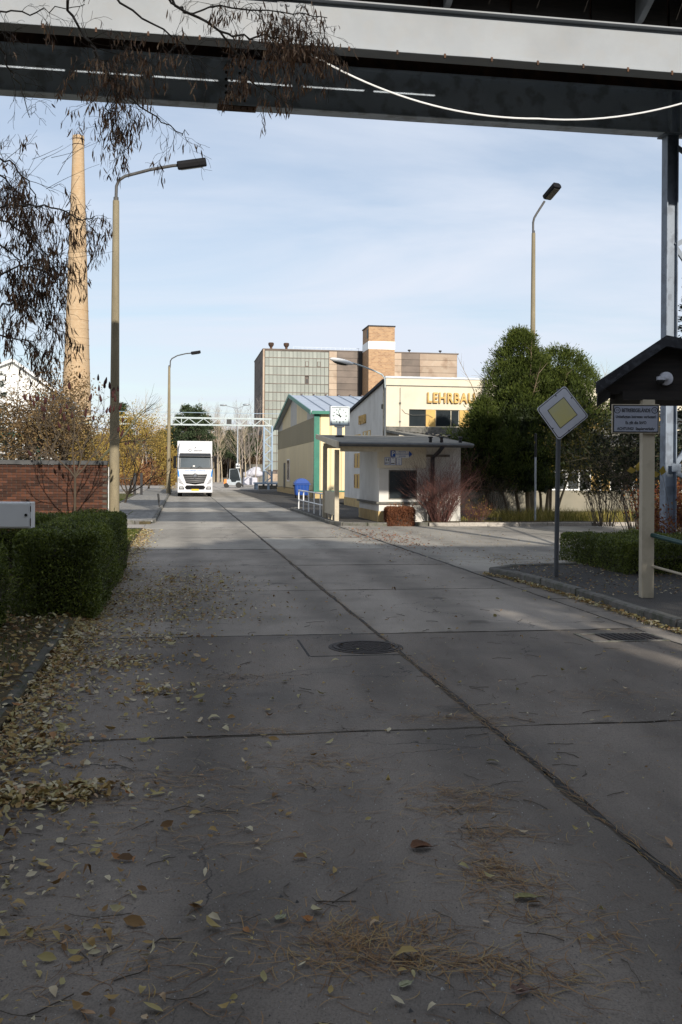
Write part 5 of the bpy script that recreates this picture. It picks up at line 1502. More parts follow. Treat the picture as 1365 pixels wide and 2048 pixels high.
m = MB(); m.box(-.6, .4, -.52, .52, 2.12, 2.2); m.build('cab_roof', BLACKP, fk, bevel=.02)
for s in (-.35, .35):
    m = MB(); m.box(.85, .95, s - .06, s + .06, .1, 2.15); m.build('mast', BLACKP, fk)
    m = MB(); m.box(.95, 2.1, s - .06, s + .06, .16, .2); m.build('fork', BLACKP, fk)
m = MB(); m.box(-.42, 0, -.25, .25, .8, .95); m.box(-.47, -.4, -.25, .25, .95, 1.4); m.build('seat', BLACKP, fk)
m = MB(); m.box(.12, .55, -.2, .2, 2.2, 2.75); sb_ = m.build('notice_plate', WHITEP, fk); m = MB(); m.prism([(.25, 2.35), (.42, 2.35), (.335, 2.55)], -.215, -.205, 'y'); m.build('pictogram', SK, fk)
BAG = M('bulk_bag_white', (0.52, 0.52, 0.57), (0.42, 0.42, 0.48), scale=3, rough=.8, bump=.5)
def bag(p, s, name, label, rz=0, group=None):
    m = MB(); 
    m.hexa([(-s, -s, 0), (s, -s, 0), (s, s, 0), (-s, s, 0), (-s * .95, -s * .95, s * 2.1), (s * .95, -s * .95, s * 2.1), (s * .95, s * .95, s * 2.1), (-s * .95, s * .95, s * 2.1)])
    o = m.build(name, BAG, None, bevel=s * .25, loc=p, rot=(0, 0, rz))
    return tag(o, label, 'bulk bag', group)
bag((fp.x + 1.3, fp.y, .3), .42, 'bulk_bag', 'white bulk bag next to the forklift mast', .05, 'bulk bags on the forklift')
bag((fp.x + 2.15, fp.y, .3), .42, 'bulk_bag', 'white bulk bag at the outer end of the forks', .05, 'bulk bags on the forklift')
# driver
sk = bpy.data.meshes.new('person')
vs = [(0, 0, .98), (0, 0, 1.2), (.02, 0, 1.42), (.03, 0, 1.5), (.04, 0, 1.63), (.28, -.1, .98), (.3, -.1, .62), (.28, .1, .98), (.3, .1, .62), (.04, -.19, 1.38), (.16, -.22, 1.16), (.38, -.14, 1.2), (.04, .19, 1.38), (.16, .22, 1.16), (.38, .14, 1.2), (.4, -.1, .58), (.4, .1, .58)]
es = [(0, 1), (1, 2), (2, 3), (3, 4), (0, 5), (5, 6), (0, 7), (7, 8), (2, 9), (9, 10), (10, 11), (2, 12), (12, 13), (13, 14), (6, 15), (8, 16)]
sk.from_pydata(vs, es, []); HV = M('hi_vis', (0.45, 0.55, 0.12), (0.3, 0.35, 0.1), scale=4, rough=.8); sk.materials.append(HV)
po = link('person', sk, None, (fp.x - .12, fp.y, 0))
sm = po.modifiers.new('skin', 'SKIN')
rad_ = [.13, .14, .13, .05, .1, .09, .06, .09, .06, .06, .045, .035, .06, .045, .035, .05, .05]
for i, v in enumerate(sk.skin_vertices[0].data): v.radius = (rad_[i], rad_[i]); v.use_root = (i == 0)
ss = po.modifiers.new('sub', 'SUBSURF'); ss.levels = 1; ss.render_levels = 1
tag(po, 'driver in a yellow green work jacket seated in the forklift', 'person')
# yard wall, bag pile
yw = thing('concrete_wall', 'low grey concrete wall at the far side of the yard', 'wall', (-19.5, 196, 0))
for i in range(4):
    m = MB(); m.box(i * 1.6 - 1.2, i * 1.6 + .38, 0, .4, -.1, 3.4); m.build('wall_segment', KERB, yw)
lw = thing('low_barrier', 'long low concrete barrier in front of the wood', 'barrier', (-62, 190, 0))
for i in range(14):
    m = MB(); m.box(i * 3.0, i * 3.0 + 2.95, 0, .5, -.1, .75); m.build('barrier_block', KERB, lw)
rnd = random.Random(4)
gi = 0
for (px, py, s) in ((494, 949, .8), (503, 947, 1.0), (511, 946, 1.1), (516, 948, .9), (506, 941, .7), (513, 939, .8), (498, 954, .6)):
    p = at(px, py, 180)
    m = MB(); m.ellipsoid((0, 0, 0), (s * 1.1, s * .8, s * .62), 14, 8)
    for i, v in enumerate(m.v): m.v[i] = tuple(np.array(v) * (1 + rnd.uniform(-.08, .08)))
    o = m.build('white_sack', BAG, None, smooth=True, loc=(p.x, p.y, max(p.z, s * .5)))
    tag(o, ['leftmost large white sack of the heap behind the forklift', 'white sack second from the left in the heap', 'largest white sack in the middle of the heap', 'rightmost white sack of the heap by the works building', 'white sack on top of the heap, left', 'white sack on top of the heap, right', 'small white sack lying in front of the heap at its left end'][gi], 'sack', 'heap of white sacks by the works building'); gi += 1
# ============================================================ WHITE HALL FAR LEFT
wp = at(0, 900, 75.0)
wh = thing('white_hall', 'white clad hall with pitched roof and green framed glazing behind the brick wall', 'building', (wp.x, 75.0, 0), RZ)
def wl_x(px): return (px / 2000.0) * 75.0
def wl_z(py): return 1.7 - (py - 947 + 4) / 2000.0 * 75.0
WCL = M('white_cladding', (0.62, 0.62, 0.6), (0.55, 0.55, 0.54), scale=1, rough=.6, stretch=(6, 6, .1))
px0, pk_, px1 = -60, 24, 96
zA = wl_z(762); zP = wl_z(723)
m = MB(); m.prism([(wl_x(px0), 3.0), (wl_x(px1), 3.0), (wl_x(px1), zA - .6), (wl_x(pk_), zP), (wl_x(px0), zA)], 0.05, 18, 'y'); m.build('gable_wall', WCL, wh)
for i in range(10):
    a_ = wl_x(px0) + i * (wl_x(px1) - wl_x(px0)) / 10; b_ = wl_x(px0) + (i + 1) * (wl_x(px1) - wl_x(px0)) / 10
    def zr_(x): 
        pk = wl_x(pk_)
        return (zP - (x - pk) / (wl_x(px1) - pk) * (zP - zA + .6) if x > pk else zP - (pk - x) / (pk - wl_x(px0)) * (zP - zA)) - .25
    m = MB(); m.prism([(a_ + .02, 4.6), (b_ - .02, 4.6), (b_ - .02, zr_(b_)), (a_ + .02, zr_(a_))], -.02, .045, 'y'); m.build('wall_panel', WCL, wh)
m = MB()
for (xa, za, xb, zb2) in ((wl_x(px0) - .3, zA, wl_x(pk_), zP), (wl_x(pk_), zP, wl_x(px1) + .4, zA - .75)):
    m.hexa([(xa, -.35, za), (xb, -.35, zb2), (xb, 18.3, zb2), (xa, 18.3, za), (xa, -.35, za + .22), (xb, -.35, zb2 + .22), (xb, 18.3, zb2 + .22), (xa, 18.3, za + .22)])
m.build('roof', WHITEP, wh)
m = MB(); m.box(wl_x(66), wl_x(91), -.06, -.022, wl_z(826), wl_z(782)); fo = m.build('window', WHITEP, wh)
for i in range(2):
    for j in range(3):
        xa = wl_x(67 + i * 12.3); za = wl_z(825 - j * 14.5)
        m = MB(); m.box(xa, xa + wl_x(11), -.08, -.061, za, za + .5); m.build('pane', M('pale_pane', (0.42, 0.5, 0.5), None, rough=.25) if (i + j) == 0 else bpy.data.materials['pale_pane'], fo)
m = MB(); m.hexa([(wl_x(px0), -4, wl_z(850)), (wl_x(98), -4, wl_z(850)), (wl_x(98), 0, wl_z(832)), (wl_x(px0), 0, wl_z(832)), (wl_x(px0), -4, wl_z(844)), (wl_x(98), -4, wl_z(844)), (wl_x(98), 0, wl_z(826)), (wl_x(px0), 0, wl_z(826))]); m.build('lean_to_roof', WHITEP, wh)
m = MB(); m.box(wl_x(px0), wl_x(92), -3.6, -3.4, wl_z(868), wl_z(850)); m.build('fascia', WCL, wh)
m = MB(); m.box(wl_x(px0), wl_x(92), -3.66, -3.6, wl_z(876), wl_z(869)); m.build('green_band', GREENP, wh)
m = MB(); m.box(wl_x(83), wl_x(91), -3.66, -3.6, 0, wl_z(877)); m.build('green_post', GREENP, wh)
m = MB(); m.box(wl_x(px0), wl_x(91), -3.4, -3.2, -.1, wl_z(868)); m.build('glazing_backing', BLACKP, wh)
for i in range(9):
    for j in range(2):
        xa = wl_x(-35 + i * 13.6); 
        m = MB(); m.box(xa, xa + wl_x(13.0), -3.58, -3.5, wl_z(908 + 22 * j), wl_z(878 + 30 * j)); f_ = m.build('window', WHITEP, wh)
        m = MB(); m.box(xa + .06, xa + wl_x(13) - .06, -3.6, -3.581, wl_z(908 + 22 * j) + .06, wl_z(878 + 30 * j) - .06); m.build('pane', GLASS, f_)
m = MB(); m.box(wl_x(93), wl_x(132), -3.6, 10, -.1, wl_z(858)); m.build('annex_wall', WCL, wh)
m = MB(); m.box(wl_x(91), wl_x(134), -3.9, 10.2, wl_z(858), wl_z(852)); m.build('annex_roof', KERB, wh)

# ============================================================ UNSEEN BLOCK ADDED BEHIND THE VIEWER (casts the long foreground shade)
ob = road_thing('shade_block', 'unseen tall block added behind the viewer to shade the road', 'building', 0, -16)
m = MB(); m.box(-30, 8.2, -12, 0, -.1, 16.4); m.box(13.2, 34, -3, 0, -.1, 16.4); m.box(8.21, 13.19, -12, 0, -.1, 9.9); m.box(8.21, 13.19, -1, 0, 13.0, 16.3); m.build('wall', RENDERW, ob)  # opening left in the block to let sun patches onto the road
m = MB(); m.box(-30.3, 8.3, -12.3, .3, 16.42, 16.6); m.box(8.31, 34.3, -3.3, .3, 16.42, 16.6); m.build('roof_edge', FELT, ob)
for j in range(4):
    for i in range(20):
        m = MB(); m.box(-28.5 + i * 3, -27 + i * 3, .002, .04, 1.2 + j * 3.6, 2.9 + j * 3.6); m.build('window', GLASS, ob)

# pines standing beside and behind the viewer: they shade the near road and drop its needles
PNR = MT('near_pine_needles', [(0.02, 0.03, 0.015), (0.04, 0.06, 0.025), (0.06, 0.08, 0.035)], trans=.1)
for i, (x, y, h, w_) in enumerate(((-6.8, -1.5, 12.4, 5.0), (7.0, -2.2, 12.0, 5.2), (0.5, -5.5, 12.8, 5.2), (13.5, 3.0, 8.5, 3.0))):
    rg_ = np.random.default_rng(300 + i)
    t = thing('pine_tree', ['tall pine left behind the viewer', 'tall pine right behind the viewer', 'tall pine straight behind the viewer', 'tall pine outside the picture beyond the gate shelter'][i], 'pine', (x, y, 0))
    m = MB(); m.tube([(0, 0, -.1), (0.1, 0, h * .97)], [.24, .05], 9)
    n = 230; f = rg_.random(n) ** .8; z = h * ((.62 if i == 1 else .36) + (.36 if i == 1 else .6) * f); r = w_ * (1.03 - f) ** .6 * rg_.uniform(.2, 1, n) ** .7; a = rg_.random(n) * 2 * pi
    C = np.stack([r * np.cos(a), r * np.sin(a), z], 1)
    for c in C: m.tube([(0, 0, c[2] - .5), tuple(c)], [.05, .02], 3, cap=False)
    m.build('trunk', BARK, t)
    P = np.repeat(C, 66, 0) + RNG.normal(0, .45, (n * 66, 3)) * np.array([1, 1, .5])
    V, F = leaves(P, rand_unit(len(P)) + np.array([0, 0, .4]), rand_unit(len(P)), .4, .13)
    link('crown', np_mesh('crown', V, F, PNR, RNG.random(len(P))), t)

# ============================================================ HEDGES
HG = MT('hedge_leaf', [(0.036, 0.045, 0.012), (0.105, 0.135, 0.022), (0.21, 0.25, 0.035), (0.33, 0.34, 0.07)], rough=.5, trans=.25, spec=.35)
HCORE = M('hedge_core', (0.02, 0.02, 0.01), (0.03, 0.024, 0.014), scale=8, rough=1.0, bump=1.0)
def hedge_leaves(boxes, dens, size, depth=0.1, rnd_=0.075, bare=0.0):
    PP = []; NN = []
    for (x0, x1, y0, y1, z0, z1, faces) in boxes:
        for fc in faces:
            if fc == 'top': A = (x1 - x0) * (y1 - y0)
            elif fc in 'fb': A = (x1 - x0) * (z1 - z0)
            else: A = (y1 - y0) * (z1 - z0)
            n = int(A * dens); u = RNG.random(n); v = RNG.random(n); d = np.abs(RNG.normal(0, depth, n))
            P = np.zeros((n, 3)); Nn = np.zeros((n, 3))
            if fc == 'top': P[:, 0] = x0 + u * (x1 - x0); P[:, 1] = y0 + v * (y1 - y0); P[:, 2] = z1 - d; Nn[:, 2] = 1
            elif fc == 'f': P[:, 0] = x0 + u * (x1 - x0); P[:, 2] = z0 + v * (z1 - z0); P[:, 1] = y0 + d; Nn[:, 1] = -1
            elif fc == 'b': P[:, 0] = x0 + u * (x1 - x0); P[:, 2] = z0 + v * (z1 - z0); P[:, 1] = y1 - d; Nn[:, 1] = 1
            elif fc == 'l': P[:, 1] = y0 + u * (y1 - y0); P[:, 2] = z0 + v * (z1 - z0); P[:, 0] = x0 + d; Nn[:, 0] = -1
            elif fc == 'r': P[:, 1] = y0 + u * (y1 - y0); P[:, 2] = z0 + v * (z1 - z0); P[:, 0] = x1 - d; Nn[:, 0] = 1
            # round the corners and undulate
            cx, cy = (x0 + x1) / 2, (y0 + y1) / 2
            ex = np.minimum(P[:, 0] - x0, x1 - P[:, 0]); ey = np.minimum(P[:, 1] - y0, y1 - P[:, 1]); ez = z1 - P[:, 2]
            r = 0.16
            for (ea, eb) in ((ex, ey), (ex, ez), (ey, ez)):
                k = (ea < r) & (eb < r)
                dd = np.sqrt((r - ea[k]) ** 2 + (r - eb[k]) ** 2) - r
                dd = np.maximum(dd, 0)
                P[k, 0] += np.sign(cx - P[k, 0]) * dd * .6; P[k, 1] += np.sign(cy - P[k, 1]) * dd * .6; P[k, 2] -= dd * .6
            wv = (clumpy(P, 3.1, .4) - .5) * rnd_ * 2
            P += Nn * wv[:, None]
            if bare:
                keep = (clumpy(P, 2.3, 2.0) + RNG.random(n) * .5 > bare) | (RNG.random(n) < .25)
                P = P[keep]; Nn = Nn[keep]
            PP.append(P); NN.append(Nn)
    P = np.concatenate(PP); Nn = np.concatenate(NN); n = len(P)
    D = Nn * 0.6 + rand_unit(n) * 0.9 + np.array([0, 0, .3])
    N2 = Nn + rand_unit(n) * .8
    V, F = leaves(P, D, N2, RNG.uniform(.7, 1.3, n) * size, RNG.uniform(.4, .6, n) * size)
    tint = np.clip(clumpy(P, 2.0, 1.0) * .35 + RNG.random(n) * .65 * RNG.random(n) + .08 , 0, 1)
    return V, F, tint

def hedge(label, root_ab, boxes, dens, size, mat=HG, twigs=60, bare=0.0, core=True, z=0.0, name='hedge'):
    t = road_thing(name, label, 'hedge', *root_ab)
    V, F, ti = hedge_leaves(boxes, dens, size, bare=bare)
    o = link('foliage', np_mesh('foliage', V, F, mat, ti), t); 
    m = MB()
    for (x0, x1, y0, y1, z0, z1, _f) in boxes:
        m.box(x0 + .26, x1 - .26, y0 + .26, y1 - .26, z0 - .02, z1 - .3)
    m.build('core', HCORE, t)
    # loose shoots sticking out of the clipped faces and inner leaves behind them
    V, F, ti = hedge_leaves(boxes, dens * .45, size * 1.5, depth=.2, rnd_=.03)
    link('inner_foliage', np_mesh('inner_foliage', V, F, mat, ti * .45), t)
    sh = MB(); LP = []; LD = []
    for k in range(int(twigs * 1.6)):
        bx = random.choice(boxes); fx = random.random() < .6
        x, y = random.uniform(bx[0] + .05, bx[1] - .05), random.uniform(bx[2] + .05, bx[3] - .05)
        if fx: p0 = Vector((x, y, bx[5] - .06)); d0 = Vector((random.gauss(0, .35), random.gauss(0, .35), 1))
        else:
            s_ = random.random(); zz = random.uniform(.2, 1) * bx[5]
            p0, d0 = (Vector((x, bx[2] + .03, zz)), Vector((random.gauss(0, .5), -1, random.uniform(-.1, .9)))) if s_ < .5 else (Vector((bx[1] - .03, y, zz)), Vector((1, random.gauss(0, .5), random.uniform(0, .9))))
        d0.normalize(); L_ = random.uniform(.07, .2)
        sh.tube([p0, p0 + d0 * L_ * .6 + Vector((0, 0, .01)), p0 + d0 * L_], [.003, .002, .001], 3, cap=False)
        for j in range(7): LP.append(tuple(p0 + d0 * L_ * (j + .5) / 7)); LD.append(tuple(d0 + Vector((random.gauss(0, .7), random.gauss(0, .7), .2))))
    tag(sh.build('shoot', TWIG, t), kind='stuff')
    if LP:
        n = len(LP); V, F = leaves(np.array(LP), np.array(LD), rand_unit(n), size * 1.1, size * .55)
        link('shoot_foliage', np_mesh('shoot_foliage', V, F, mat, RNG.random(n) * .6 + .3), t)
    m = MB(); tips = []
    for i in range(twigs):
        bx = random.choice(boxes)
        x, y = random.uniform(bx[0] + .1, bx[1] - .1), random.uniform(bx[2] + .05, bx[3] - .05)
        grow(m, (x, y, .0), (random.gauss(0, .3), random.gauss(0, .3), 1), random.uniform(.35, .5) * (bx[5]), .01, 2, tips, nseg=3, spread=.6, kids=2, sides=3)
    m.build('stem', TWIG, t)
    return t
hedge('clipped green privet hedge, corner block beside the left kerb', (-3.0, 11.7),
      [(1.1, 2.08, 0.0, 6.2, 0.03, 1.02, ['top', 'f', 'r', 'l', 'b']), (-4.5, 1.1, 4.9, 6.2, 0.03, 1.0, ['top', 'f', 'b'])], 4200, .03, twigs=150, bare=.35)
hedge('dark green hedge end at the left edge beneath the white cabinet', (-1.85, 10.0),
      [(-1.2, -0.0, 0.0, 1.4, 0.03, .95, ['top', 'f', 'r', 'b'])], 4200, .03, twigs=40)
rh = [AB(gnd(1140, 1124, .1)), AB(gnd(1400, 1172, .1))]
hedge('low clipped dark hedge behind the right pavement', (rh[0][0], rh[1][1]),
      [(0.0, 2.0, 1.6, 4.6, .08, .63, ['top', 'f', 'l', 'b']), (2.0, 9.0, 0.7, 4.2, .08, .63, ['top', 'f', 'l', 'b'])], 2600, .032, twigs=50)

# brown clipped bush and red stemmed bush at the kiosk
BR = MT('brown_leaf', [(0.08, 0.032, 0.018), (0.18, 0.07, 0.035), (0.3, 0.12, 0.055), (0.4, 0.2, 0.08)], trans=.25)
kb = gnd(806, 1047, .1); ka, kb_ = AB(kb)
hedge('small clipped box shaped reddish brown bush beside the kiosk window', (ka, kb_ + .15),
      [(-.47, .47, 0.0, .75, 0.0, .63, ['top', 'f', 'l', 'r', 'b'])], 5000, .035, mat=BR, twigs=40, name='clipped_bush')

def stem_bush(name, label, cat, p, n, h, spreadr, mat, leafmat=None, nleaf=0, depth=2, r=.008, lsize=.04, lean=.55, kids=3, sq=1.0, z0=.4):
    t = thing(name, label, cat, p)
    m = MB(); tips = []
    for i in range(n):
        a = random.uniform(0, 2 * pi); q = random.random() ** .5
        d = Vector((cos(a) * q * lean, sin(a) * q * lean * sq, 1))
        grow(m, (cos(a) * q * spreadr, sin(a) * q * spreadr, 0), d, h * random.uniform(.35, .62), r, depth, tips, nseg=4, spread=.45, kids=kids, sides=3, wig=.1, gravity=.02)
    m.build('stem', mat, t)
    if nleaf:
        T = np.array([tuple(x[0]) for x in tips]); idx = RNG.integers(0, len(T), nleaf)
        P = T[idx] + RNG.normal(0, .09, (nleaf, 3)); P = P[P[:, 2] > 0.02]
        V, F = leaves(P, rand_unit(len(P)) + np.array([0, 0, -.3]), rand_unit(len(P)), RNG.uniform(.6, 1.3, len(P)) * lsize, RNG.uniform(.3, .7, len(P)) * lsize)
        link('foliage', np_mesh('foliage', V, F, leafmat, RNG.random(len(P))), t)
    return t
REDT = M('red_twig', (0.17, 0.075, 0.06), (0.1, 0.05, 0.045), scale=4, rough=.9)
rb = gnd(905, 1046, .06)
stem_bush('bare_bush', 'large bare bush of reddish purple twigs against the kiosk wall', 'bush', (rb.x - .45, rb.y - .4, .05), 130, 2.35, .3, REDT, BR, 500, r=.009, lean=.62, kids=3)
OR = MT('orange_leaf', [(0.25, 0.1, 0.03), (0.4, 0.2, 0.04), (0.5, 0.33, 0.06), (0.3, 0.28, 0.05)], trans=.35)
stem_bush('bare_bush', 'knee high bush with a few orange leaves right of the big bare bush', 'bush', (rb.x + .75, rb.y - .45, .05), 40, .8, .25, REDT, OR, 260, r=.005)
stem_bush('bare_bush', 'dark twiggy bush left of the thuja trunks', 'bush', (rb.x + 1.7, rb.y + 2.2, .05), 70, 1.7, .3, TWIG, BR, 300, r=.008)

# ============================================================ THUJA
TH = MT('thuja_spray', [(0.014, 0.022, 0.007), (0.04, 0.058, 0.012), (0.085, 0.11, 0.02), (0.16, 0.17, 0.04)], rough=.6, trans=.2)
def thuja(label, base, h, rmax, zc, trunks, nclump, group='thuja trees in the planted bed', seed=1, lowcut=.9, topsharp=.8):
    t = thing('thuja_tree', label, 'thuja', base, group=group)
    rg_ = np.random.default_rng(seed)
    # clump centres on an egg shaped surface
    z = lowcut + (h - lowcut) * rg_.random(nclump) ** .9
    f = (z - lowcut) / (h - lowcut)
    prof = np.where(f < zc, .62 + .38 * np.sin(f / zc * pi / 2), np.clip(1 - ((f - zc) / (1 - zc)), 0, 1) ** topsharp)
    a = rg_.random(nclump) * 2 * pi
    lump = 1 + .16 * np.sin(a * 3 + z * 1.1 + seed) + .12 * np.sin(a * 5 - z * 2.3) + rg_.normal(0, .07, nclump)
    r = rmax * prof * lump * rg_.uniform(.68, 1.12, nclump)
    C = np.stack([r * np.cos(a), r * np.sin(a), z], 1)
    out = np.stack([np.cos(a), np.sin(a), np.full(nclump, .9)], 1)
    k = 42
    out = out / np.linalg.norm(out, axis=1)[:, None]
    cs = rg_.uniform(.16, .34, nclump)
    P = np.repeat(C, k, 0); O = np.repeat(out, k, 0); csr = np.repeat(cs, k)
    n = len(P)
    u = rg_.random(n)
    rad = rand_unit(n)
    dirs = O * 1.1 + rad * .75
    dirs /= np.linalg.norm(dirs, axis=1)[:, None]
    P = P + dirs * (u * csr * 1.25)[:, None] + rad * (csr * .28)[:, None]
    D = dirs + np.array([0, 0, .25]); Nn = rand_unit(n)
    V, F = leaves(P, D, Nn, rg_.uniform(.07, .16, n), rg_.uniform(.018, .04, n))
    ct = np.repeat(np.clip(rg_.normal(.42, .16, nclump), 0, 1), k)
    tint = np.clip(ct * .6 + u * .3 + rg_.random(n) * .2 - .05, 0, 1)
    o = link('crown', np_mesh('crown', V, F, TH, tint), t)
    # inner dark twigs
    m = MB(); tips = []
    for (tx, ty, lean_x, lean_y, rr_) in trunks:
        grow(m, (tx, ty, -.05), (lean_x, lean_y, 1), h * .7, rr_, 2, tips, nseg=6, spread=.55, kids=7, sides=6, wig=.04, shrink=.3, rr=.45, start=.28)
    m.build('trunk', BARKT, t, smooth=True)
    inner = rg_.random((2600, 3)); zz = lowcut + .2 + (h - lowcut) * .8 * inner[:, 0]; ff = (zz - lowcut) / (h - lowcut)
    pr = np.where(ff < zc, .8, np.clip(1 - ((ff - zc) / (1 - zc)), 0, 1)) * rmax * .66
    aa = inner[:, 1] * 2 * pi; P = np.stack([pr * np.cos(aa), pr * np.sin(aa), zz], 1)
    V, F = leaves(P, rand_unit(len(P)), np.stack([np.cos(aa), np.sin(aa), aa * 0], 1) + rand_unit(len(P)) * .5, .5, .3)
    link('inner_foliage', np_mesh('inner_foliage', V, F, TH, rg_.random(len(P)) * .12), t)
    return t
b_ = gnd(1062, 1040, .06)
thuja('tallest thuja with pointed top, left and in front of the lamp pole', (at(1038, 950, 37.6).x, 37.6, .05), 6.95, 2.15, .26, [(.35, -.3, -.1, .0, .1), (.1, .1, -.12, .1, .07), (-.3, .1, -.25, 0, .05)], 1350, seed=3, lowcut=.95, topsharp=.7)
thuja('bushy thuja with orange tipped lower boughs, right beside the tall one', (at(1116, 950, 38.2).x, 38.2, .05), 6.35, 1.85, .5, [(-.5, -.3, .1, 0, .07), (-.25, .2, .12, 0, .06), (-.6, .1, -.05, 0, .06), (-.1, -.1, .2, 0, .05)], 1150, seed=8, lowcut=1.75, topsharp=.5)
thuja('low thuja bough mass at the left foot of the tall thuja', (at(966, 950, 36.6).x, 36.6, .05), 4.3, 1.0, .4, [(.1, 0, .05, 0, .05), (.2, .1, .1, .1, .04)], 380, seed=14, lowcut=1.0)

# right edge spruce and dark shrubs
SPR = MT('spruce_needles', [(0.008, 0.014, 0.008), (0.018, 0.03, 0.015), (0.035, 0.05, 0.025), (0.05, 0.07, 0.03)], trans=.1)
def conifer(label, base, h, r, n, name='spruce_tree', cat='spruce', low=.3, group=None, seed=1, dens=30, nl=.1, gap=.35, mat=None):
    t = thing(name, label, cat, base, group=group); rg_ = np.random.default_rng(seed)
    m = MB(); m.tube([(0, 0, -.1), (0, 0, h * .98)], [h * .018, .01], 8)
    PP = []; DD = []
    for i in range(n):
        f = i / n; z = low + (h - low) * f; a = i * 2.4 + rg_.normal(0, .2); ln_ = r * (1 - f) ** .85 * rg_.uniform(.75, 1.1) + .08
        droop = -.25 + .5 * f
        d = np.array([cos(a), sin(a), droop]); 
        m.tube([(0, 0, z), tuple(np.array([0, 0, z]) + d * ln_)], [.02 + .02 * (1 - f), .004], 3, cap=False)
        k = int(dens * (ln_ / r) + 6); u = rg_.random(k) ** .8
        side = np.array([-sin(a), cos(a), 0]) * 1.0
        sw = rg_.uniform(-1, 1, k) * (.28 * ln_) * (1 - u * .7)
        P = np.array([0, 0, z]) + d * (u * ln_)[:, None] + side * sw[:, None]; P[:, 2] -= np.abs(sw) * .35 + rg_.random(k) * .05
        PP.append(P); DD.append(np.repeat([d], k, 0) + side * np.sign(sw)[:, None] * .8)
    P = np.concatenate(PP); D = np.concatenate(DD); n2 = len(P)
    P = np.repeat(P, 3, 0) + RNG.normal(0, nl * .35, (n2 * 3, 3)); D = np.repeat(D, 3, 0) + rand_unit(n2 * 3) * .6
    V, F = leaves(P, D, rand_unit(len(P)) + np.array([0, 0, .8]), rg_.uniform(.7, 1.4, len(P)) * nl, rg_.uniform(.25, .45, len(P)) * nl)
    link('crown', np_mesh('crown', V, F, mat or SPR, np.clip(rg_.random(len(P)) * .7 + clumpy(P, 1.5) * .3, 0, 1)), t)
    m.build('trunk', BARK, t)
    return t
q = at(1392, 900, 25.5); conifer('dark spruce behind the steel column at the right edge', (q.x, q.y, .05), 7.2, 1.6, 110, seed=5, dens=60, nl=.12, low=.4)
q = at(-22, 900, 44.0); conifer('blue grey spruce at the left edge behind the brick wall', (q.x, q.y, .05), 7.4, 1.8, 100, seed=6, dens=60, nl=.14, low=1.2, mat=MT('blue_spruce', [(0.02, 0.03, 0.022), (0.045, 0.06, 0.04), (0.08, 0.1, 0.075)], trans=.1))
YLW = MT('yellow_green_leaf', [(0.03, 0.03, 0.01), (0.08, 0.075, 0.015), (0.14, 0.12, 0.02), (0.22, 0.16, 0.03)], trans=.35)
q = gnd(1240, 1062); stem_bush('leafy_shrub', 'tall shrub with fading yellow green leaves behind the notice post', 'shrub', (q.x, q.y + 1.8, .05), 40, 3.4, .4, TWIG, YLW, 4200, r=.013, lsize=.1, lean=.28)
q = gnd(1290, 1070); stem_bush('leafy_shrub', 'dark dense shrub between notice post and steel column', 'shrub', (q.x + .2, q.y + 1.0, .05), 50, 3.6, .5, TWIG, MT('dark_leaf', [(0.006, 0.009, 0.004), (0.015, 0.022, 0.008), (0.035, 0.04, 0.012)], trans=.15), 7000, r=.015, lsize=.12, lean=.4)
RDL = MT('red_leaf', [(0.06, 0.016, 0.01), (0.14, 0.035, 0.012), (0.21, 0.065, 0.018), (0.26, 0.15, 0.03)], trans=.35)
q = at(1352, 1000, 21.8); stem_bush('red_shrub', 'rust red autumn shrub at the foot of the steel column', 'shrub', (q.x, q.y, .05), 50, 1.45, .3, REDT, RDL, 3600, r=.008, lsize=.065, lean=.28)
q = at(1322, 1020, 19.3); stem_bush('red_shrub', 'small orange red shrub between cream post and column', 'shrub', (q.x, q.y, .05), 20, .95, .14, REDT, RDL, 900, r=.006, lsize=.06, lean=.2)
# single bright leaves on long shoots
for (px, py, lab) in ((1270, 941, 'single bright yellow leaf on a long shoot left of the cream post'), (1318, 949, 'pair of lime yellow leaves right of the cream post')):
    p = at(px, py, 19.5); t = thing('leaf_shoot', lab, 'shoot', (p.x + .1, p.y, .1))
    m = MB(); m.tube([(0.15, 0, 0), (.1, 0, p.z * .6), (-.02, 0, p.z - .1 - .02), (-.1, 0, p.z - .1)], .004, 4); m.build('shoot_stem', TWIG, t)
    P = np.array([[-.16, -.02, p.z - .1], [-.04, -.05, p.z - .02]]); V, F = leaves(P, np.array([[1, 0, .1], [.2, 0, 1.]]), np.array([[0, -1, .4], [0, -1, 0.]]), .2, .14)
    link('leaf', np_mesh('leaf', V, F, YLW, [1, .95]), t)

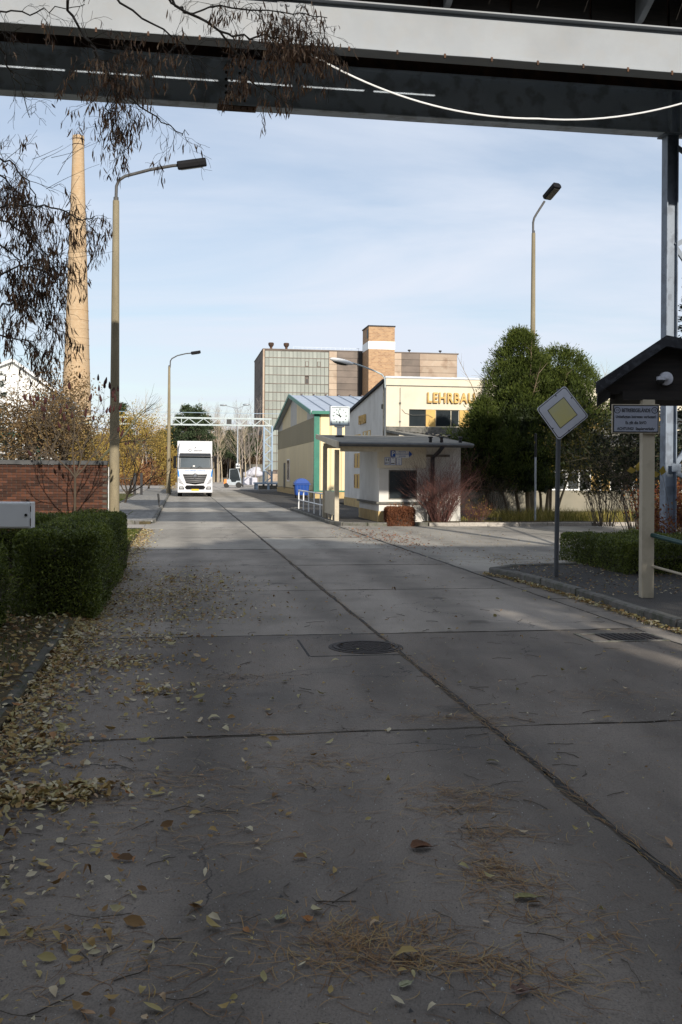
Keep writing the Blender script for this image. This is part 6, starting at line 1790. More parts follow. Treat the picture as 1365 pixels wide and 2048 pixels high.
# grass strip in front of the wing
GR = MT('dry_grass', [(0.09, 0.11, 0.02), (0.2, 0.19, 0.04), (0.36, 0.3, 0.09), (0.5, 0.4, 0.16)], trans=.4)
def grass(label, pts, n, h, mat=GR, name='grass', z=.05, wd=.012, lean=.3, tb=0.0):
    pts = np.array(pts)  # (x0,x1,y0,y1) in road frame list with weights
    P = []
    for (a0, a1, b0, b1, w_) in pts:
        k = int(n * w_); P.append(np.stack([RNG.uniform(a0, a1, k), RNG.uniform(b0, b1, k)], 1))
    P = np.concatenate(P); n = len(P)
    x = P[:, 0] * CU - P[:, 1] * SU; y = P[:, 0] * SU + P[:, 1] * CU
    hh = RNG.uniform(.4, 1.1, n) * h * (.6 + .8 * clumpy(np.stack([x, y, x * 0], 1), 1.3)); dx_ = RNG.normal(0, lean, n) * hh; dy_ = RNG.normal(0, lean, n) * hh
    a = RNG.random(n) * pi; wx, wy = np.cos(a) * wd / 2, np.sin(a) * wd / 2
    V = np.zeros((n, 6, 3))
    for k, (f, ww, bend) in enumerate(((0, 1, 0), (.55, .8, .3), (1, .15, 1))):
        V[:, 2 * k] = np.stack([x - wx * ww + dx_ * bend, y - wy * ww + dy_ * bend, z + hh * f * (1 - .1 * bend)], 1)
        V[:, 2 * k + 1] = np.stack([x + wx * ww + dx_ * bend, y + wy * ww + dy_ * bend, z + hh * f * (1 - .1 * bend)], 1)
    F = np.zeros((n, 2, 4), dtype=int); base = np.arange(n) * 6
    for k in range(2): F[:, k] = np.stack([base + 2 * k, base + 2 * k + 1, base + 2 * k + 3, base + 2 * k + 2], 1)
    ti = np.repeat(np.clip(RNG.random(n) * .8 + tb + .2 * clumpy(np.stack([x, y, x * 0], 1), 2), 0, 1), 2)
    return tag(link(name, np_mesh(name, V.reshape(-1, 3), F.reshape(-1, 4), mat, ti)), label, 'grass', kind='stuff')
grass('tall pale dry grass along the bed in front of the low wing', [(10.5, 24, 32.9, 35.4, 1)], 9000, .5, wd=.016)
grass('short grass on the planted bed behind the kerb', [(8.1, 24, 32.4, 35, 1)], 5000, .16, wd=.014)
grass('short green grass of the small lawn', [(-12, -3.3, 33.5, 60, 1)], 16000, .09, mat=MT('lawn_grass', [(0.05, 0.08, 0.012), (0.09, 0.12, 0.02), (0.15, 0.15, 0.04)], trans=.3), wd=.03, z=.08)
grass('thin grass on the left verge beside the hedge', [(-1.9, -1.15, 18, 29.5, 1), (-3.0, -1.4, 6, 11.6, .25)], 3500, .08, mat=bpy.data.materials['lawn_grass'], z=.04)

# ============================================================ SUMACS
SCONE = M('sumac_cone', (0.05, 0.012, 0.011), (0.03, 0.008, 0.008), scale=20, rough=.9, bump=.5)
def sumac(label, base, forks, h, group='sumac trees with dark red cones', cones=38, seed=1, tr_r=.035, depth=3, nz=1.0):
    random.seed(seed)
    t = thing('sumac_tree', label, 'sumac', base, group=group); m = MB(); tips = []
    for (p0, p1, dirv, ln_) in forks:
        m.tube([p0, p1], [tr_r, tr_r * .8], 7, cap=False)
        for d in dirv: grow(m, p1, d, ln_, tr_r * .7, depth, tips, nseg=4, spread=.6, kids=2, sides=5, wig=.1, gravity=.12, shrink=.62, rr=.7, start=.45)
    m.build('trunk', BARK, t, smooth=True)
    ends = [x for x in tips if x[2] <= 1 and x[0].z > 1.2]; random.shuffle(ends)
    cm = MB(); cm.lathe([(.004, 0), (.028, .02), (.036, .06), (.03, .12), (.015, .17), (.003, .2)], 8); cmesh = cm.mesh('cone', SCONE, smooth=True)
    for (p, d, _) in ends[:cones]:
        dd = (d + Vector((0, 0, 1.6))).normalized(); s_ = random.uniform(.75, 1.1)
        o = link('cone', cmesh, t, p); o.rotation_euler = dd.to_track_quat('Z', 'Y').to_euler(); o.scale = (s_, s_, s_ * nz)
    random.seed(seed + 99)
    return t
sb = at(150, 1015, 25.5); 
zf = at(150, 955, 25.5).z
fx = sb.x
sumac('bare sumac with dark red cones in front of the brick wall', (fx, 25.5, 0), [((0, 0, 0), (0.0, 0, zf), [(-.75, 0, 1.0), (.8, .1, .9), (-.05, .1, 1.2), (.45, -.2, 1.2)], 1.15)], 3.6, cones=44, seed=5)
s2 = gnd(252, 975, .09); s2Y = 52.0; s2 = at(250, 975, s2Y)
sumac('smaller spreading sumac with dark red cones on the lawn behind the lamp post', (s2.x, s2Y, .05), [((0, 0, 0), (.15, 0, .5), [(-.9, 0, .8), (.9, 0, .5), (.3, 0, 1), (-.2, .1, 1.1), (.9, .1, 1.0)], 1.5)], 3, cones=42, seed=9, tr_r=.06)
# autumn ground cover left of the pavement
def scatter_leaves(name, label, P, sz, mat, flat=.35, curl=.15, tint=None, kind='stuff', cat='leaves', zoff=.01, heap=None):
    n = len(P); a = RNG.random(n) * 2 * pi
    D = np.stack([np.cos(a), np.sin(a), RNG.normal(0, flat * .5, n)], 1); Nn = np.stack([RNG.normal(0, flat, n), RNG.normal(0, flat, n), np.ones(n)], 1)
    ln_ = RNG.uniform(.6, 1.35, n) * sz; wd = ln_ * RNG.uniform(.28, .6, n)
    D = D / np.linalg.norm(D, axis=1)[:, None]; Sd = np.cross(D, Nn); Sd /= np.linalg.norm(Sd, axis=1)[:, None]; Up = np.cross(Sd, D)
    fs = np.array([-.5, -.22, .12, .5]); ws = np.array([.04, .42, .46, .03])
    V = np.zeros((n, 12, 3)); cu = RNG.normal(0, curl, n); fold = RNG.uniform(.0, .5, n)
    for k in range(4):
        c = P + D * (ln_ * fs[k])[:, None] + Up * (cu * ln_ * (fs[k] * 2) ** 2)[:, None]
        w_ = wd * ws[k]
        V[:, 3 * k] = c - Sd * w_[:, None] + Up * (w_ * fold)[:, None]; V[:, 3 * k + 1] = c; V[:, 3 * k + 2] = c + Sd * w_[:, None] + Up * (w_ * fold)[:, None]
    V[:, :, 2] += zoff
    zmin = V[:, :, 2].min(axis=1) - P[:, 2]; V[:, :, 2] += np.maximum(.004 - zmin, 0)[:, None]
    base = (np.arange(n) * 12)[:, None]
    q = []
    for k in range(3):
        for s in range(2): q.append(np.concatenate([base + 3 * k + s, base + 3 * k + s + 1, base + 3 * (k + 1) + s + 1, base + 3 * (k + 1) + s], 1))
    F = np.stack(q, 1).reshape(-1, 4)
    ti = np.repeat(tint if tint is not None else RNG.random(n), 6)
    o = link(name, np_mesh(name, V.reshape(-1, 3), F, mat, ti))
    return tag(o, label, cat, kind=kind)
def RAB(a, b, z):
    a = np.asarray(a, float); b = np.asarray(b, float); z = np.broadcast_to(np.asarray(z, float), a.shape)
    return np.stack([a * CU - b * SU, a * SU + b * CU, z], 1)
LEAFM = MT('fallen_leaf', [(0.08, 0.042, 0.018), (0.19, 0.105, 0.04), (0.3, 0.19, 0.07), (0.37, 0.27, 0.1), (0.34, 0.3, 0.13), (0.55, 0.49, 0.34), (0.32, 0.14, 0.045)], rough=.7, trans=.12, spec=.3)
GOLDL = MT('golden_leaf', [(0.25, 0.1, 0.03), (0.42, 0.22, 0.04), (0.55, 0.36, 0.05), (0.4, 0.36, 0.06)], trans=.35)
k = 2600
scatter_leaves('ground_cover_shrub', 'golden autumn ground cover between lamp post and pavement', RAB(RNG.uniform(-6.8, -3.3, k), RNG.uniform(33.8, 41, k), .12 + np.abs(RNG.normal(0, .22, k))), .16, GOLDL, flat=.8)
# brown leaved oak behind the wall, bare tree behind the lamp, golden willows
OAKL = MT('oak_brown_leaf', [(0.08, 0.052, 0.026), (0.15, 0.095, 0.045), (0.22, 0.145, 0.065), (0.2, 0.165, 0.06)], trans=.3)
def tree(name, label, cat, base, h, r, leafmat=None, nleaf=0, lsize=.1, depth=4, kids=3, spread=.6, trunk=.3, bark=None, group=None, seed=1, wig=.1, jitter=.25, sides=5, gravity=.02, lean=(0, 0), shrink=.68):
    random.seed(seed); t = thing(name, label, cat, base, group=group); m = MB(); tips = []
    grow(m, (0, 0, -.1), (lean[0], lean[1], 1), h * trunk * 1.3, r, depth, tips, nseg=4, spread=spread, kids=kids, sides=sides, wig=wig, gravity=gravity, shrink=shrink, rr=.62, start=.45)
    zmax = max(x[0].z for x in tips); s = h / zmax
    m.v = [(v[0] * s, v[1] * s, v[2] * s) for v in m.v]
    m.build('trunk', bark or BARK, t)
    if nleaf:
        T = np.array([tuple(x[0] * s) for x in tips if x[2] <= 1]); idx = RNG.integers(0, len(T), nleaf)
        P = T[idx] + RNG.normal(0, jitter, (nleaf, 3))
        V, F = leaves(P, rand_unit(nleaf) + np.array([0, 0, -.5]), rand_unit(nleaf), RNG.uniform(.6, 1.3, nleaf) * lsize, RNG.uniform(.4, .7, nleaf) * lsize)
        link('crown', np_mesh('crown', V, F, leafmat, np.clip(clumpy(P, .8) * .4 + RNG.random(nleaf) * .6, 0, 1)), t)
    return t
p = at(118, 930, 42.0); tree('oak_tree', 'oak keeping its dry brown leaves, in front of the chimney foot', 'oak', (p.x, p.y, 0), 6.6, .17, OAKL, 8000, .12, depth=4, kids=4, spread=.75, seed=21, trunk=.3)
p = at(65, 930, 40.0); tree('oak_tree', 'smaller brown leaved oak in front of the white hall', 'oak', (p.x, p.y, 0), 5.2, .13, OAKL, 4500, .12, depth=4, kids=4, spread=.8, seed=24, trunk=.3)
p = at(195, 930, 47.0); tree('bare_tree', 'leafless greenish tree leaning behind the near lamp post', 'tree', (p.x, p.y, 0), 5.9, .13, None, 0, depth=4, kids=2, spread=.55, seed=33, trunk=.35, lean=(.25, 0), bark=M('green_bark', (0.14, 0.13, 0.07), (0.08, 0.08, 0.05), scale=4))
WIL = MT('willow_gold', [(0.2, 0.14, 0.04), (0.34, 0.23, 0.06), (0.42, 0.3, 0.08), (0.25, 0.22, 0.06)], trans=.35)
for i, (px, Y, h, sd_, lab) in enumerate(((180, 62, 4.5, 41, 'low yellow green shrub tree just above the brick wall'), (262, 88, 7.2, 42, 'golden leaved willow right of the near lamp post'), (297, 100, 6.0, 43, 'smaller golden willow next to the far lamp pole'), (228, 84, 5.4, 44, 'golden shrub half hidden by the near lamp post'))):
    p = at(px, 930, Y); tree('willow_tree', lab, 'willow', (p.x, Y, 0), h, .09, WIL, 7000, .16, depth=4, kids=3, spread=.75, seed=sd_, trunk=.22, jitter=.35, sides=4)
# low rail fence at the lawn's end with thin bushes
fc = road_thing('rail_fence', 'old dark rail fence at the far end of the lawn', 'fence', -3.3, 72)
for i in range(7):
    m = MB(); m.box(-i * 1.7 - .05, -i * 1.7 + .05, -.05, .05, 0, 1.35 if i else 1.6); m.build('post', BARK, fc)
m = MB(); m.box(.45, .62, -.1, .1, 0, 1.65); m.build('post', SK, fc); m = MB(); m.box(.0, .17, -.1, .1, 0, 1.65); m.build('post', SK, fc)
m = MB(); m.box(-10.3, 0, -.02, .02, 1.22, 1.3); m.build('rail', BARK, fc)
m = MB()
for i in range(50): m.box(-10.2 + i * .2 - .01, -10.2 + i * .2 + .01, .03, .05, .1, 1.2)
m.build('wire_mesh', TWIG, fc)
t = thing('marker_stick', 'short dark broken stick standing on the block pavement', 'marker', tuple(gnd(319, 1014, .1)))
m = MB(); m.tube([(0, 0, 0), (-.02, 0, .2), (-.03, 0, .33), (-.06, 0, .62)], [.035, .03, .05, .045], 8); m.build('shaft', BLACKP, t)

# ============================================================ WOOD BEHIND
BIR = M('birch_bark', (0.5, 0.42, 0.3), (0.3, 0.24, 0.17), scale=1.5, rough=.9, stretch=(1, 1, .3))
GTW = M('grey_twigs', (0.28, 0.24, 0.21), (0.2, 0.17, 0.15), scale=1, rough=.9)
protos = []
for k in range(4):
    random.seed(60 + k); m = MB(); tips = []
    grow(m, (0, 0, -.2), (random.gauss(0, .03), 0, 1), 9.5, .13, 3, tips, nseg=6, spread=.5, kids=7, sides=4, wig=.04, shrink=.36, rr=.4, start=.35, gravity=.05)
    protos.append(m)
spec = []
rnd = random.Random(12)
for i in range(54):
    px = rnd.uniform(425, 520) if i < 30 else rnd.uniform(240, 440)
    spec.append((px, rnd.uniform(165, 215), rnd.uniform(11.5, 16.5)))
spec += [(283, 170, 16.5), (296, 175, 15), (392, 170, 15), (405, 180, 14.5), (345, 180, 12)]
roots = []
for i, (px, Y, h) in enumerate(spec):
    p = at(px, 940, Y)
    if i < 4:
        t = thing('bare_birch', '', 'birch', (p.x, Y, 0), group='bare trees of the wood behind the yard')
        zt2 = max(v[2] for v in protos[i].v)
        protos[i].v = [(v[0] / zt2 * 14 * 1, v[1] / zt2 * 14, v[2] / zt2 * 14) for v in protos[i].v]
        protos[i].build('trunk', BIR if i % 2 == 0 else GTW, t); roots.append(t)
        t.scale = (h / 14,) * 3
    else:
        t = dup(roots[i % 4], (p.x, Y, 0), rnd.uniform(0, 6.28), scale=(h / 14,) * 3)
    t['label'] = 'bare pale trunked tree in the wood behind the yard'
PINE = MT('pine_needles', [(0.02, 0.03, 0.015), (0.04, 0.06, 0.025), (0.07, 0.09, 0.04)], trans=.1)
def pine(px, Y, h, w_, lab, seed, low=.45):
    p = at(px, 940, Y); rg_ = np.random.default_rng(seed)
    t = thing('pine_tree', lab, 'pine', (p.x, Y, 0), group='pines in the wood behind the yard')
    m = MB(); m.tube([(0, 0, -.1), (0.1, 0, h * .97)], [.18, .04], 7)
    n = 60; f = rg_.random(n); z = h * (low + (1 - low) * f); r = w_ * (1.02 - f) ** .7 * rg_.uniform(.3, 1, n); a = rg_.random(n) * 2 * pi
    C = np.stack([r * np.cos(a), r * np.sin(a), z], 1)
    for c in C: m.tube([(0, 0, c[2] - .5), tuple(c)], [.05, .02], 3, cap=False)
    m.build('trunk', BARK, t)
    P = np.repeat(C, 70, 0) + RNG.normal(0, .36, (n * 70, 3)) * np.array([1, 1, .55])
    V, F = leaves(P, rand_unit(len(P)) + np.array([0, 0, .4]), rand_unit(len(P)), .42, .13)
    link('crown', np_mesh('crown', V, F, PINE, np.clip(RNG.random(len(P)) * .6 + clumpy(P, .9) * .4, 0, 1)), t)
for i, (px, Y, h, w_) in enumerate(((243, 160, 12.5, 2.6), (252, 168, 11, 2.2), (371, 165, 12.5, 3.2), (358, 175, 11.5, 2.8), (385, 172, 12.6, 2.6), (398, 160, 12.3, 2.6), (412, 175, 11.5, 2.4), (432, 185, 10.5, 2.4), (500, 190, 10.5, 2.4), (460, 190, 9.5, 2.5), (480, 195, 10, 2.5), (322, 185, 9.5, 2.8), (340, 178, 10, 2.4))):
    pine(px, Y, h, w_, ['leftmost pine showing right of the near lamp post', 'second pine from the left, close behind the golden willow', 'tall pine just right of the far lamp pole', 'pine hidden behind the far lamp pole', 'broad pine above the left part of the truck cab', 'pine above the middle of the truck cab', 'pine above the right edge of the truck', 'lower pine between truck and double lamp', 'rightmost pine beside the tall works building', 'low pine behind the left arm of the double lamp', 'low pine behind the right arm of the double lamp', 'low pine between golden willow and far lamp pole', 'low pine just left of the far lamp pole'][i], 100 + i)
# undergrowth mass
n = 42000
px_ = RNG.uniform(195, 526, n); Y_ = RNG.uniform(198, 216, n); x = (px_ - 682.5) / 2000 * Y_; z = np.abs(RNG.normal(0, 1, n)) * 3.9 * (.7 + .5 * clumpy(np.stack([x, Y_, x * 0], 1), .25))
UG = MT('undergrowth_brown', [(0.05, 0.03, 0.02), (0.1, 0.065, 0.04), (0.15, 0.1, 0.06), (0.09, 0.08, 0.04)], trans=.2)
P = np.stack([x, Y_, np.clip(z, 0, 9)], 1); V, F = leaves(P, rand_unit(n) + np.array([0, 0, 1.6]), rand_unit(n), RNG.uniform(.6, 1.6, n), RNG.uniform(.08, .3, n))
tag(link('undergrowth', np_mesh('undergrowth', V, F, UG, RNG.random(n))), 'brown undergrowth and distant trunks of the wood', 'undergrowth', kind='stuff')
n = 9000
px_ = RNG.uniform(150, 350, n); Y_ = RNG.uniform(125, 160, n); x = (px_ - 682.5) / 2000 * Y_; z = np.abs(RNG.normal(0, 1, n)) * 1.5
P = np.stack([x, Y_, np.clip(z, 0, 5)], 1); V, F = leaves(P, rand_unit(n) + np.array([0, 0, 1]), rand_unit(n), RNG.uniform(.3, .8, n), RNG.uniform(.1, .25, n))
tag(link('undergrowth', np_mesh('undergrowth', V, F, MT('russet_scrub', [(0.12, 0.05, 0.025), (0.2, 0.09, 0.04), (0.27, 0.15, 0.06)], trans=.3), RNG.random(n))), 'russet scrub left of the parked truck', 'undergrowth', kind='stuff')
for i, (px, h) in enumerate(((425, 9.5), (438, 10.8), (452, 9.8), (466, 10.6), (474, 9), (490, 10.8), (507, 9.6), (518, 9.0), (408, 10.2), (378, 9.6), (304, 9.4), (270, 9.6), (222, 9.4))):
    pine(px, 218 + i, h, 3.6, 'low pine in the dark back row of the wood behind the yard', 160 + i, low=.15)
# bare trees behind the right wing
for i, (px, h) in enumerate(((1163, 12.2), (1182, 13.4), (1198, 12.4), (1216, 12.9), (1232, 11.6), (1262, 11.0), (1290, 11.5), (1150, 11))):
    p = at(px, 940, 92); t = dup(roots[(i + 1) % 2 * 1 if i % 2 else 3], (p.x, 92 + i, 0), i * 1.3, scale=(h / 14,) * 3)
    t['label'] = 'bare grey tree behind the cream building, right of the thujas'; t['group'] = 'bare trees behind the cream building'

# ============================================================ NEAR LOCUST TREE WITH PODS
POD = MT('seed_pod', [(0.07, 0.038, 0.022), (0.16, 0.085, 0.045), (0.26, 0.15, 0.08), (0.45, 0.3, 0.18)], rough=.6, trans=.2)
random.seed(77)
lt = thing('locust_tree', 'leafless locust tree at the left with branches full of hanging brown seed pods', 'tree', (-5.6, 9.2, 0))
tm = MB()
tr0 = Vector((-5.6, 9.2, 0))
def Lc(p): return Vector(p) - tr0
tm.tube([(0, 0, -.1), (.1, -.1, 2.5), (.0, .1, 5), (.3, -.1, 7.5), (.2, 0, 10)], [.26, .22, .18, .12, .05], 12, cap=False)
bm2 = MB(); podP = []; 
def limb(pix, Y0, Y1, r0, r1, start=None, child=10, clen=.5, cdepth=2, droop=-.12, podn=1.0, podfrom=.2, n_at=None):
    pts = [Lc(at(px, py, Y0 + (Y1 - Y0) * i / (len(pix) - 1))) for i, (px, py) in enumerate(pix)]
    if start is not None: pts = [Vector(start)] + pts
    # smooth subdivide with wiggle
    out = []
    for i in range(len(pts) - 1):
        for k in range(4):
            q = pts[i].lerp(pts[i + 1], k / 4); out.append(q + (Vector((random.gauss(0, .012), random.gauss(0, .02), random.gauss(0, .012))) if k else Vector()))
    out.append(pts[-1])
    rad = [r0 + (r1 - r0) * i / (len(out) - 1) for i in range(len(out))]
    bm2.tube(out, rad, 6, cap=False)
    tips = []
    s0 = 4 if start is not None else 0
    for k in range(child):
        t = random.uniform(podfrom, 1.0) if k else 1.0
        i = min(s0 + int(t * (len(out) - 2 - s0)), len(out) - 2)
        q = out[i]; d = (out[i + 1] - out[i]).normalized()
        nd = (d * .5 + Vector((random.gauss(0, .6), random.gauss(0, .5), random.gauss(-.1, .6)))).normalized()
        grow(bm2, q, nd, clen * random.uniform(.5, 1.1), r1 * .9, cdepth, tips, nseg=4, spread=.6, kids=2, sides=3, wig=.22, gravity=droop, shrink=.65, rr=.7)
    for (p, d, dep) in tips:
        if random.random() < (.4 if pix[0][0] < -50 else .55) * podn:
            podP.append((p, random.randint(2, 6)))
T1 = (.2, -.05, 6.6)
limb([(128, -40), (135, 20), (169, 74), (200, 120), (232, 175), (245, 215)], 8.2, 8.6, .016, .004, start=(.1, 0, 6.2), child=26, clen=.3, podfrom=.45, podn=1.0)
limb([(215, -60), (240, 5), (328, 58), (372, 95), (392, 150)], 8.0, 8.6, .014, .003, start=(.2, 0, 6.9), child=11, clen=.28, podfrom=.5, podn=.35)
limb([(300, -60), (350, 10), (440, 62), (500, 78), (560, 74), (610, 62), (645, 90)], 8.0, 8.8, .015, .004, start=(.3, 0, 7.3), child=30, clen=.3, podfrom=.5, podn=.9)
limb([(440, 62), (478, 110), (500, 160), (545, 190)], 8.4, 8.7, .01, .004, child=9, clen=.2, podfrom=.5, podn=.8)
limb([(180, 90), (205, 130), (241, 178), (300, 225), (352, 262), (378, 270)], 8.3, 8.8, .012, .003, child=13, clen=.28, podfrom=.3, podn=.4)
limb([(225, 170), (210, 215), (225, 262), (262, 300)], 8.4, 8.6, .008, .003, child=8, clen=.18, podfrom=.4, podn=.6)
limb([(310, -40), (340, 0), (368, 25), (440, 10), (520, 20), (600, 25), (655, 35)], 8.0, 8.6, .012, .004, start=(.3, 0, 7.4), child=18, clen=.25, podfrom=.45, podn=1.0)
limb([(-80, -10), (0, 22), (60, 30), (110, 12), (170, 8)], 8.2, 8.4, .011, .003, start=(.1, 0, 6.0), child=9, clen=.25, podn=.3)
limb([(-60, 60), (0, 95), (20, 140), (42, 178), (60, 235)], 8.2, 8.4, .012, .003, start=(.1, 0, 5.8), child=6, clen=.25, podn=0.0)
for (pix, ch) in (([(-90, 300), (-10, 310), (30, 330), (60, 375), (82, 440)], 18), ([(-90, 400), (0, 415), (60, 408), (120, 418), (165, 440), (190, 432)], 26),
                  ([(-90, 470), (0, 440), (60, 470), (95, 510), (108, 560)], 22), ([(-90, 560), (0, 550), (40, 530), (90, 545), (112, 540)], 20), ([(-90, 640), (0, 615), (45, 600), (80, 625), (85, 660)], 18),
                  ([(-90, 700), (0, 670), (40, 680), (75, 690)], 14), ([(-90, 360), (0, 350), (40, 390), (50, 440)], 14), ([(-90, 500), (0, 490), (40, 520), (55, 580)], 16)):
    limb(pix, 8.3, 8.8, .012, .004, start=(.05, 0, 3.2 + random.random() * 2.2), child=ch, clen=.24, podfrom=.28, podn=1.0)
for i in range(16):   # thin long bare shoots
    px, py = random.uniform(20, 130), random.uniform(290, 640)
    p = Lc(at(px, py, 8.6)); tips = []
    grow(bm2, p, Vector((random.uniform(.3, 1), random.gauss(0, .2), random.uniform(-.1, .9))), random.uniform(.3, .55), .0028, 0, tips, nseg=5, wig=.06)
tm.build('trunk', BARK, lt, smooth=True)
bm2.build('branch', TWIG, lt)
PV = []; PF = []; PT = []
for (p, n) in podP:
    for k in range(n):
        q = np.array(p) + RNG.normal(0, .022, 3); q[2] -= abs(RNG.normal(0, .015))
        ln_ = RNG.uniform(.05, .1); w_ = RNG.uniform(.008, .015); d = np.array([RNG.normal(0, .28), RNG.normal(0, .28), -1.0]); d /= np.linalg.norm(d)
        s = np.cross(d, RNG.normal(size=3)); s /= np.linalg.norm(s); u_ = np.cross(s, d); cv = RNG.normal(0, .25)
        base = len(PV)
        for f, ww in ((0, .15), (.3, .9), (.65, 1.0), (1, .1)):
            c = q + d * ln_ * f + u_ * ln_ * cv * (f - .5) ** 2 * 4 * .5
            PV.append(c - s * w_ / 2 * ww); PV.append(c + s * w_ / 2 * ww)
        ti = np.clip(RNG.random() ** 1.4, 0, 1)
        for j in range(3): PF.append((base + 2 * j, base + 2 * j + 1, base + 2 * j + 3, base + 2 * j + 2)); PT.append(ti)
po_ = link('seed_pods', np_mesh('seed_pods', np.array(PV), np.array(PF), POD, PT), lt)
tag(po_, kind='stuff')

# ============================================================ LITTER ON THE ROAD
def road_pts(n, fa, fb): return RAB(fa(n), fb(n), .004)
parts_ = []
def gut(n, b0, b1, a0, s, z=.006, pile=.02):
    b = RNG.uniform(b0, b1, n); a = a0 + np.abs(RNG.normal(0, s, n)); return RAB(a, b, z + np.abs(RNG.normal(0, pile, n)) * np.exp(-np.abs(a - a0) / (s * .6)))
parts_.append(gut(4200, 3.0, 13.0, -1.16, .17))
parts_.append(gut(1200, 3.0, 14.0, -1.12, .55, pile=.003))
parts_.append(gut(2800, 13, 30, -1.12, .2))
parts_.append(RAB(np.clip(RNG.normal(-.15, .55, 1500), -1, 3), RNG.normal(14.5, 1.6, 1500), .006))
# drifts
for (px, py, n, sx, sy) in ((60, 1600, 420, .14, .1), (150, 1590, 260, .14, .08), (330, 1385, 90, .15, .1), (330, 1195, 420, .45, .6), (380, 1235, 260, .5, .3), (300, 1280, 200, .3, .25), (230, 1330, 300, .22, .2), (90, 1490, 240, .12, .15), (400, 1160, 160, .4, .6)):
    c = AB(gnd(px, py)); parts_.append(RAB(RNG.normal(c[0], sx, n), RNG.normal(c[1], sy, n), .006 + np.abs(RNG.normal(0, .008, n))))
n = 900; b = 2.6 + RNG.random(n) ** 1.2 * 11; a = -1.0 + RNG.exponential(.85, n); k = a < 4.9; parts_.append(RAB(a[k], b[k], .005))
n = 240; parts_.append(RAB(RNG.uniform(-1, 5, n), RNG.uniform(2.6, 16, n), .005))
c = np.array(KR)
for (p, q) in zip(KR[:-1], KR[1:]):
    L0 = math.hypot(q[0] - p[0], q[1] - p[1]); n = int(260 * L0); t = RNG.random(n); a = p[0] + (q[0] - p[0]) * t - .09 - np.abs(RNG.normal(0, .06, n)); b = p[1] + (q[1] - p[1]) * t
    parts_.append(RAB(a, b, .006 + np.abs(RNG.normal(0, .01, n))))
P = np.concatenate(parts_); sz = .043 * np.clip(RNG.lognormal(0, .32, len(P)), .45, 1.7)
ti = np.clip(RNG.beta(2.0, 1.5, len(P)), 0, 1); 
far = P[:, 1] > 12
scatter_leaves('fallen_leaves', 'fallen yellow and brown leaves strewn along the left side of the road', P, sz, LEAFM, tint=ti, curl=.2, flat=.45)
n = 7000; b = 2.6 + RNG.random(n) ** 1.4 * 17; a = np.where(RNG.random(n) < .7, -1.1 + RNG.exponential(1.1, n), RNG.uniform(-1, 5, n)); cl = clumpy(np.stack([a, b * .8, a * 0], 1), 2.6, .3) > .4
k = (a < 5) & (cl | (RNG.random(n) < .3))
scatter_leaves('leaf_crumbs', 'small crumbs of broken leaves and bark on the road', RAB(a[k], b[k], .004), .017, LEAFM, tint=RNG.random(k.sum()) * .5, curl=.1)
parts_ = [RAB(RNG.uniform(-4.5, -1.2, 6500), RNG.uniform(3.5, 12.2, 6500), .05 + np.abs(RNG.normal(0, .015, 6500))), RAB(RNG.uniform(-2.6, -1.15, 1400), RNG.uniform(17, 29.5, 1400), .05)]
scatter_leaves('fallen_leaves', 'thick carpet of fallen leaves on the left verge', np.concatenate(parts_), .06, LEAFM, tint=np.clip(RNG.beta(1.6, 1.8, 7900), 0, 1), flat=.5)
n = 1500; a = RNG.uniform(5.5, 9, n); b = RNG.uniform(12.5, 19, n)
P1 = RAB(a, b, .104); n = 700; P2 = RAB(RNG.uniform(4, 9, n), RNG.uniform(18, 30, n), .004)
scatter_leaves('fallen_leaves', 'scattered pale leaves on the right pavement', np.concatenate([P1[P1[:, 1] > 8], P2]), .045, LEAFM, tint=None)
n = 2600; P1 = RAB(RNG.uniform(8, 24, n), RNG.uniform(31.9, 34.4, n), .07); n = 500; P2 = RAB(RNG.normal(5.4, .5, n), RNG.normal(26, 2.5, n), .005)
scatter_leaves('fallen_leaves', 'brown leaves along the bed kerb near the kiosk', np.concatenate([P1, P2]), .06, BR, tint=None)

NEED = MT('pine_needle_litter', [(0.08, 0.04, 0.018), (0.2, 0.105, 0.04), (0.32, 0.185, 0.07), (0.3, 0.23, 0.1)], rough=.6, trans=0)
def needles(P, A, ln_, wd=.003, pile=.009):
    n = len(P); seg = 4; V = np.zeros((n, (seg + 1) * 2, 3)); ang = A.copy(); curv = RNG.normal(0, .22, n); c = P.copy(); c[:, 2] += np.abs(RNG.normal(0, pile, n)) + .002
    tilt = RNG.normal(0, .05, n)
    for k in range(seg + 1):
        w_ = wd * (1 if 0 < k < seg else .5)
        sx, sy = -np.sin(ang) * w_ / 2, np.cos(ang) * w_ / 2
        V[:, 2 * k] = c - np.stack([sx, sy, 0 * sx], 1); V[:, 2 * k + 1] = c + np.stack([sx, sy, 0 * sx], 1)
        c = c + np.stack([np.cos(ang), np.sin(ang), tilt], 1) * (ln_ / seg)[:, None]; c[:, 2] = np.maximum(c[:, 2], .002); ang = ang + curv
    base = (np.arange(n) * (seg + 1) * 2)[:, None]
    F = np.stack([np.concatenate([base + 2 * k, base + 2 * k + 1, base + 2 * k + 3, base + 2 * k + 2], 1) for k in range(seg)], 1).reshape(-1, 4)
    return V.reshape(-1, 3), F
NP = []; NA = []
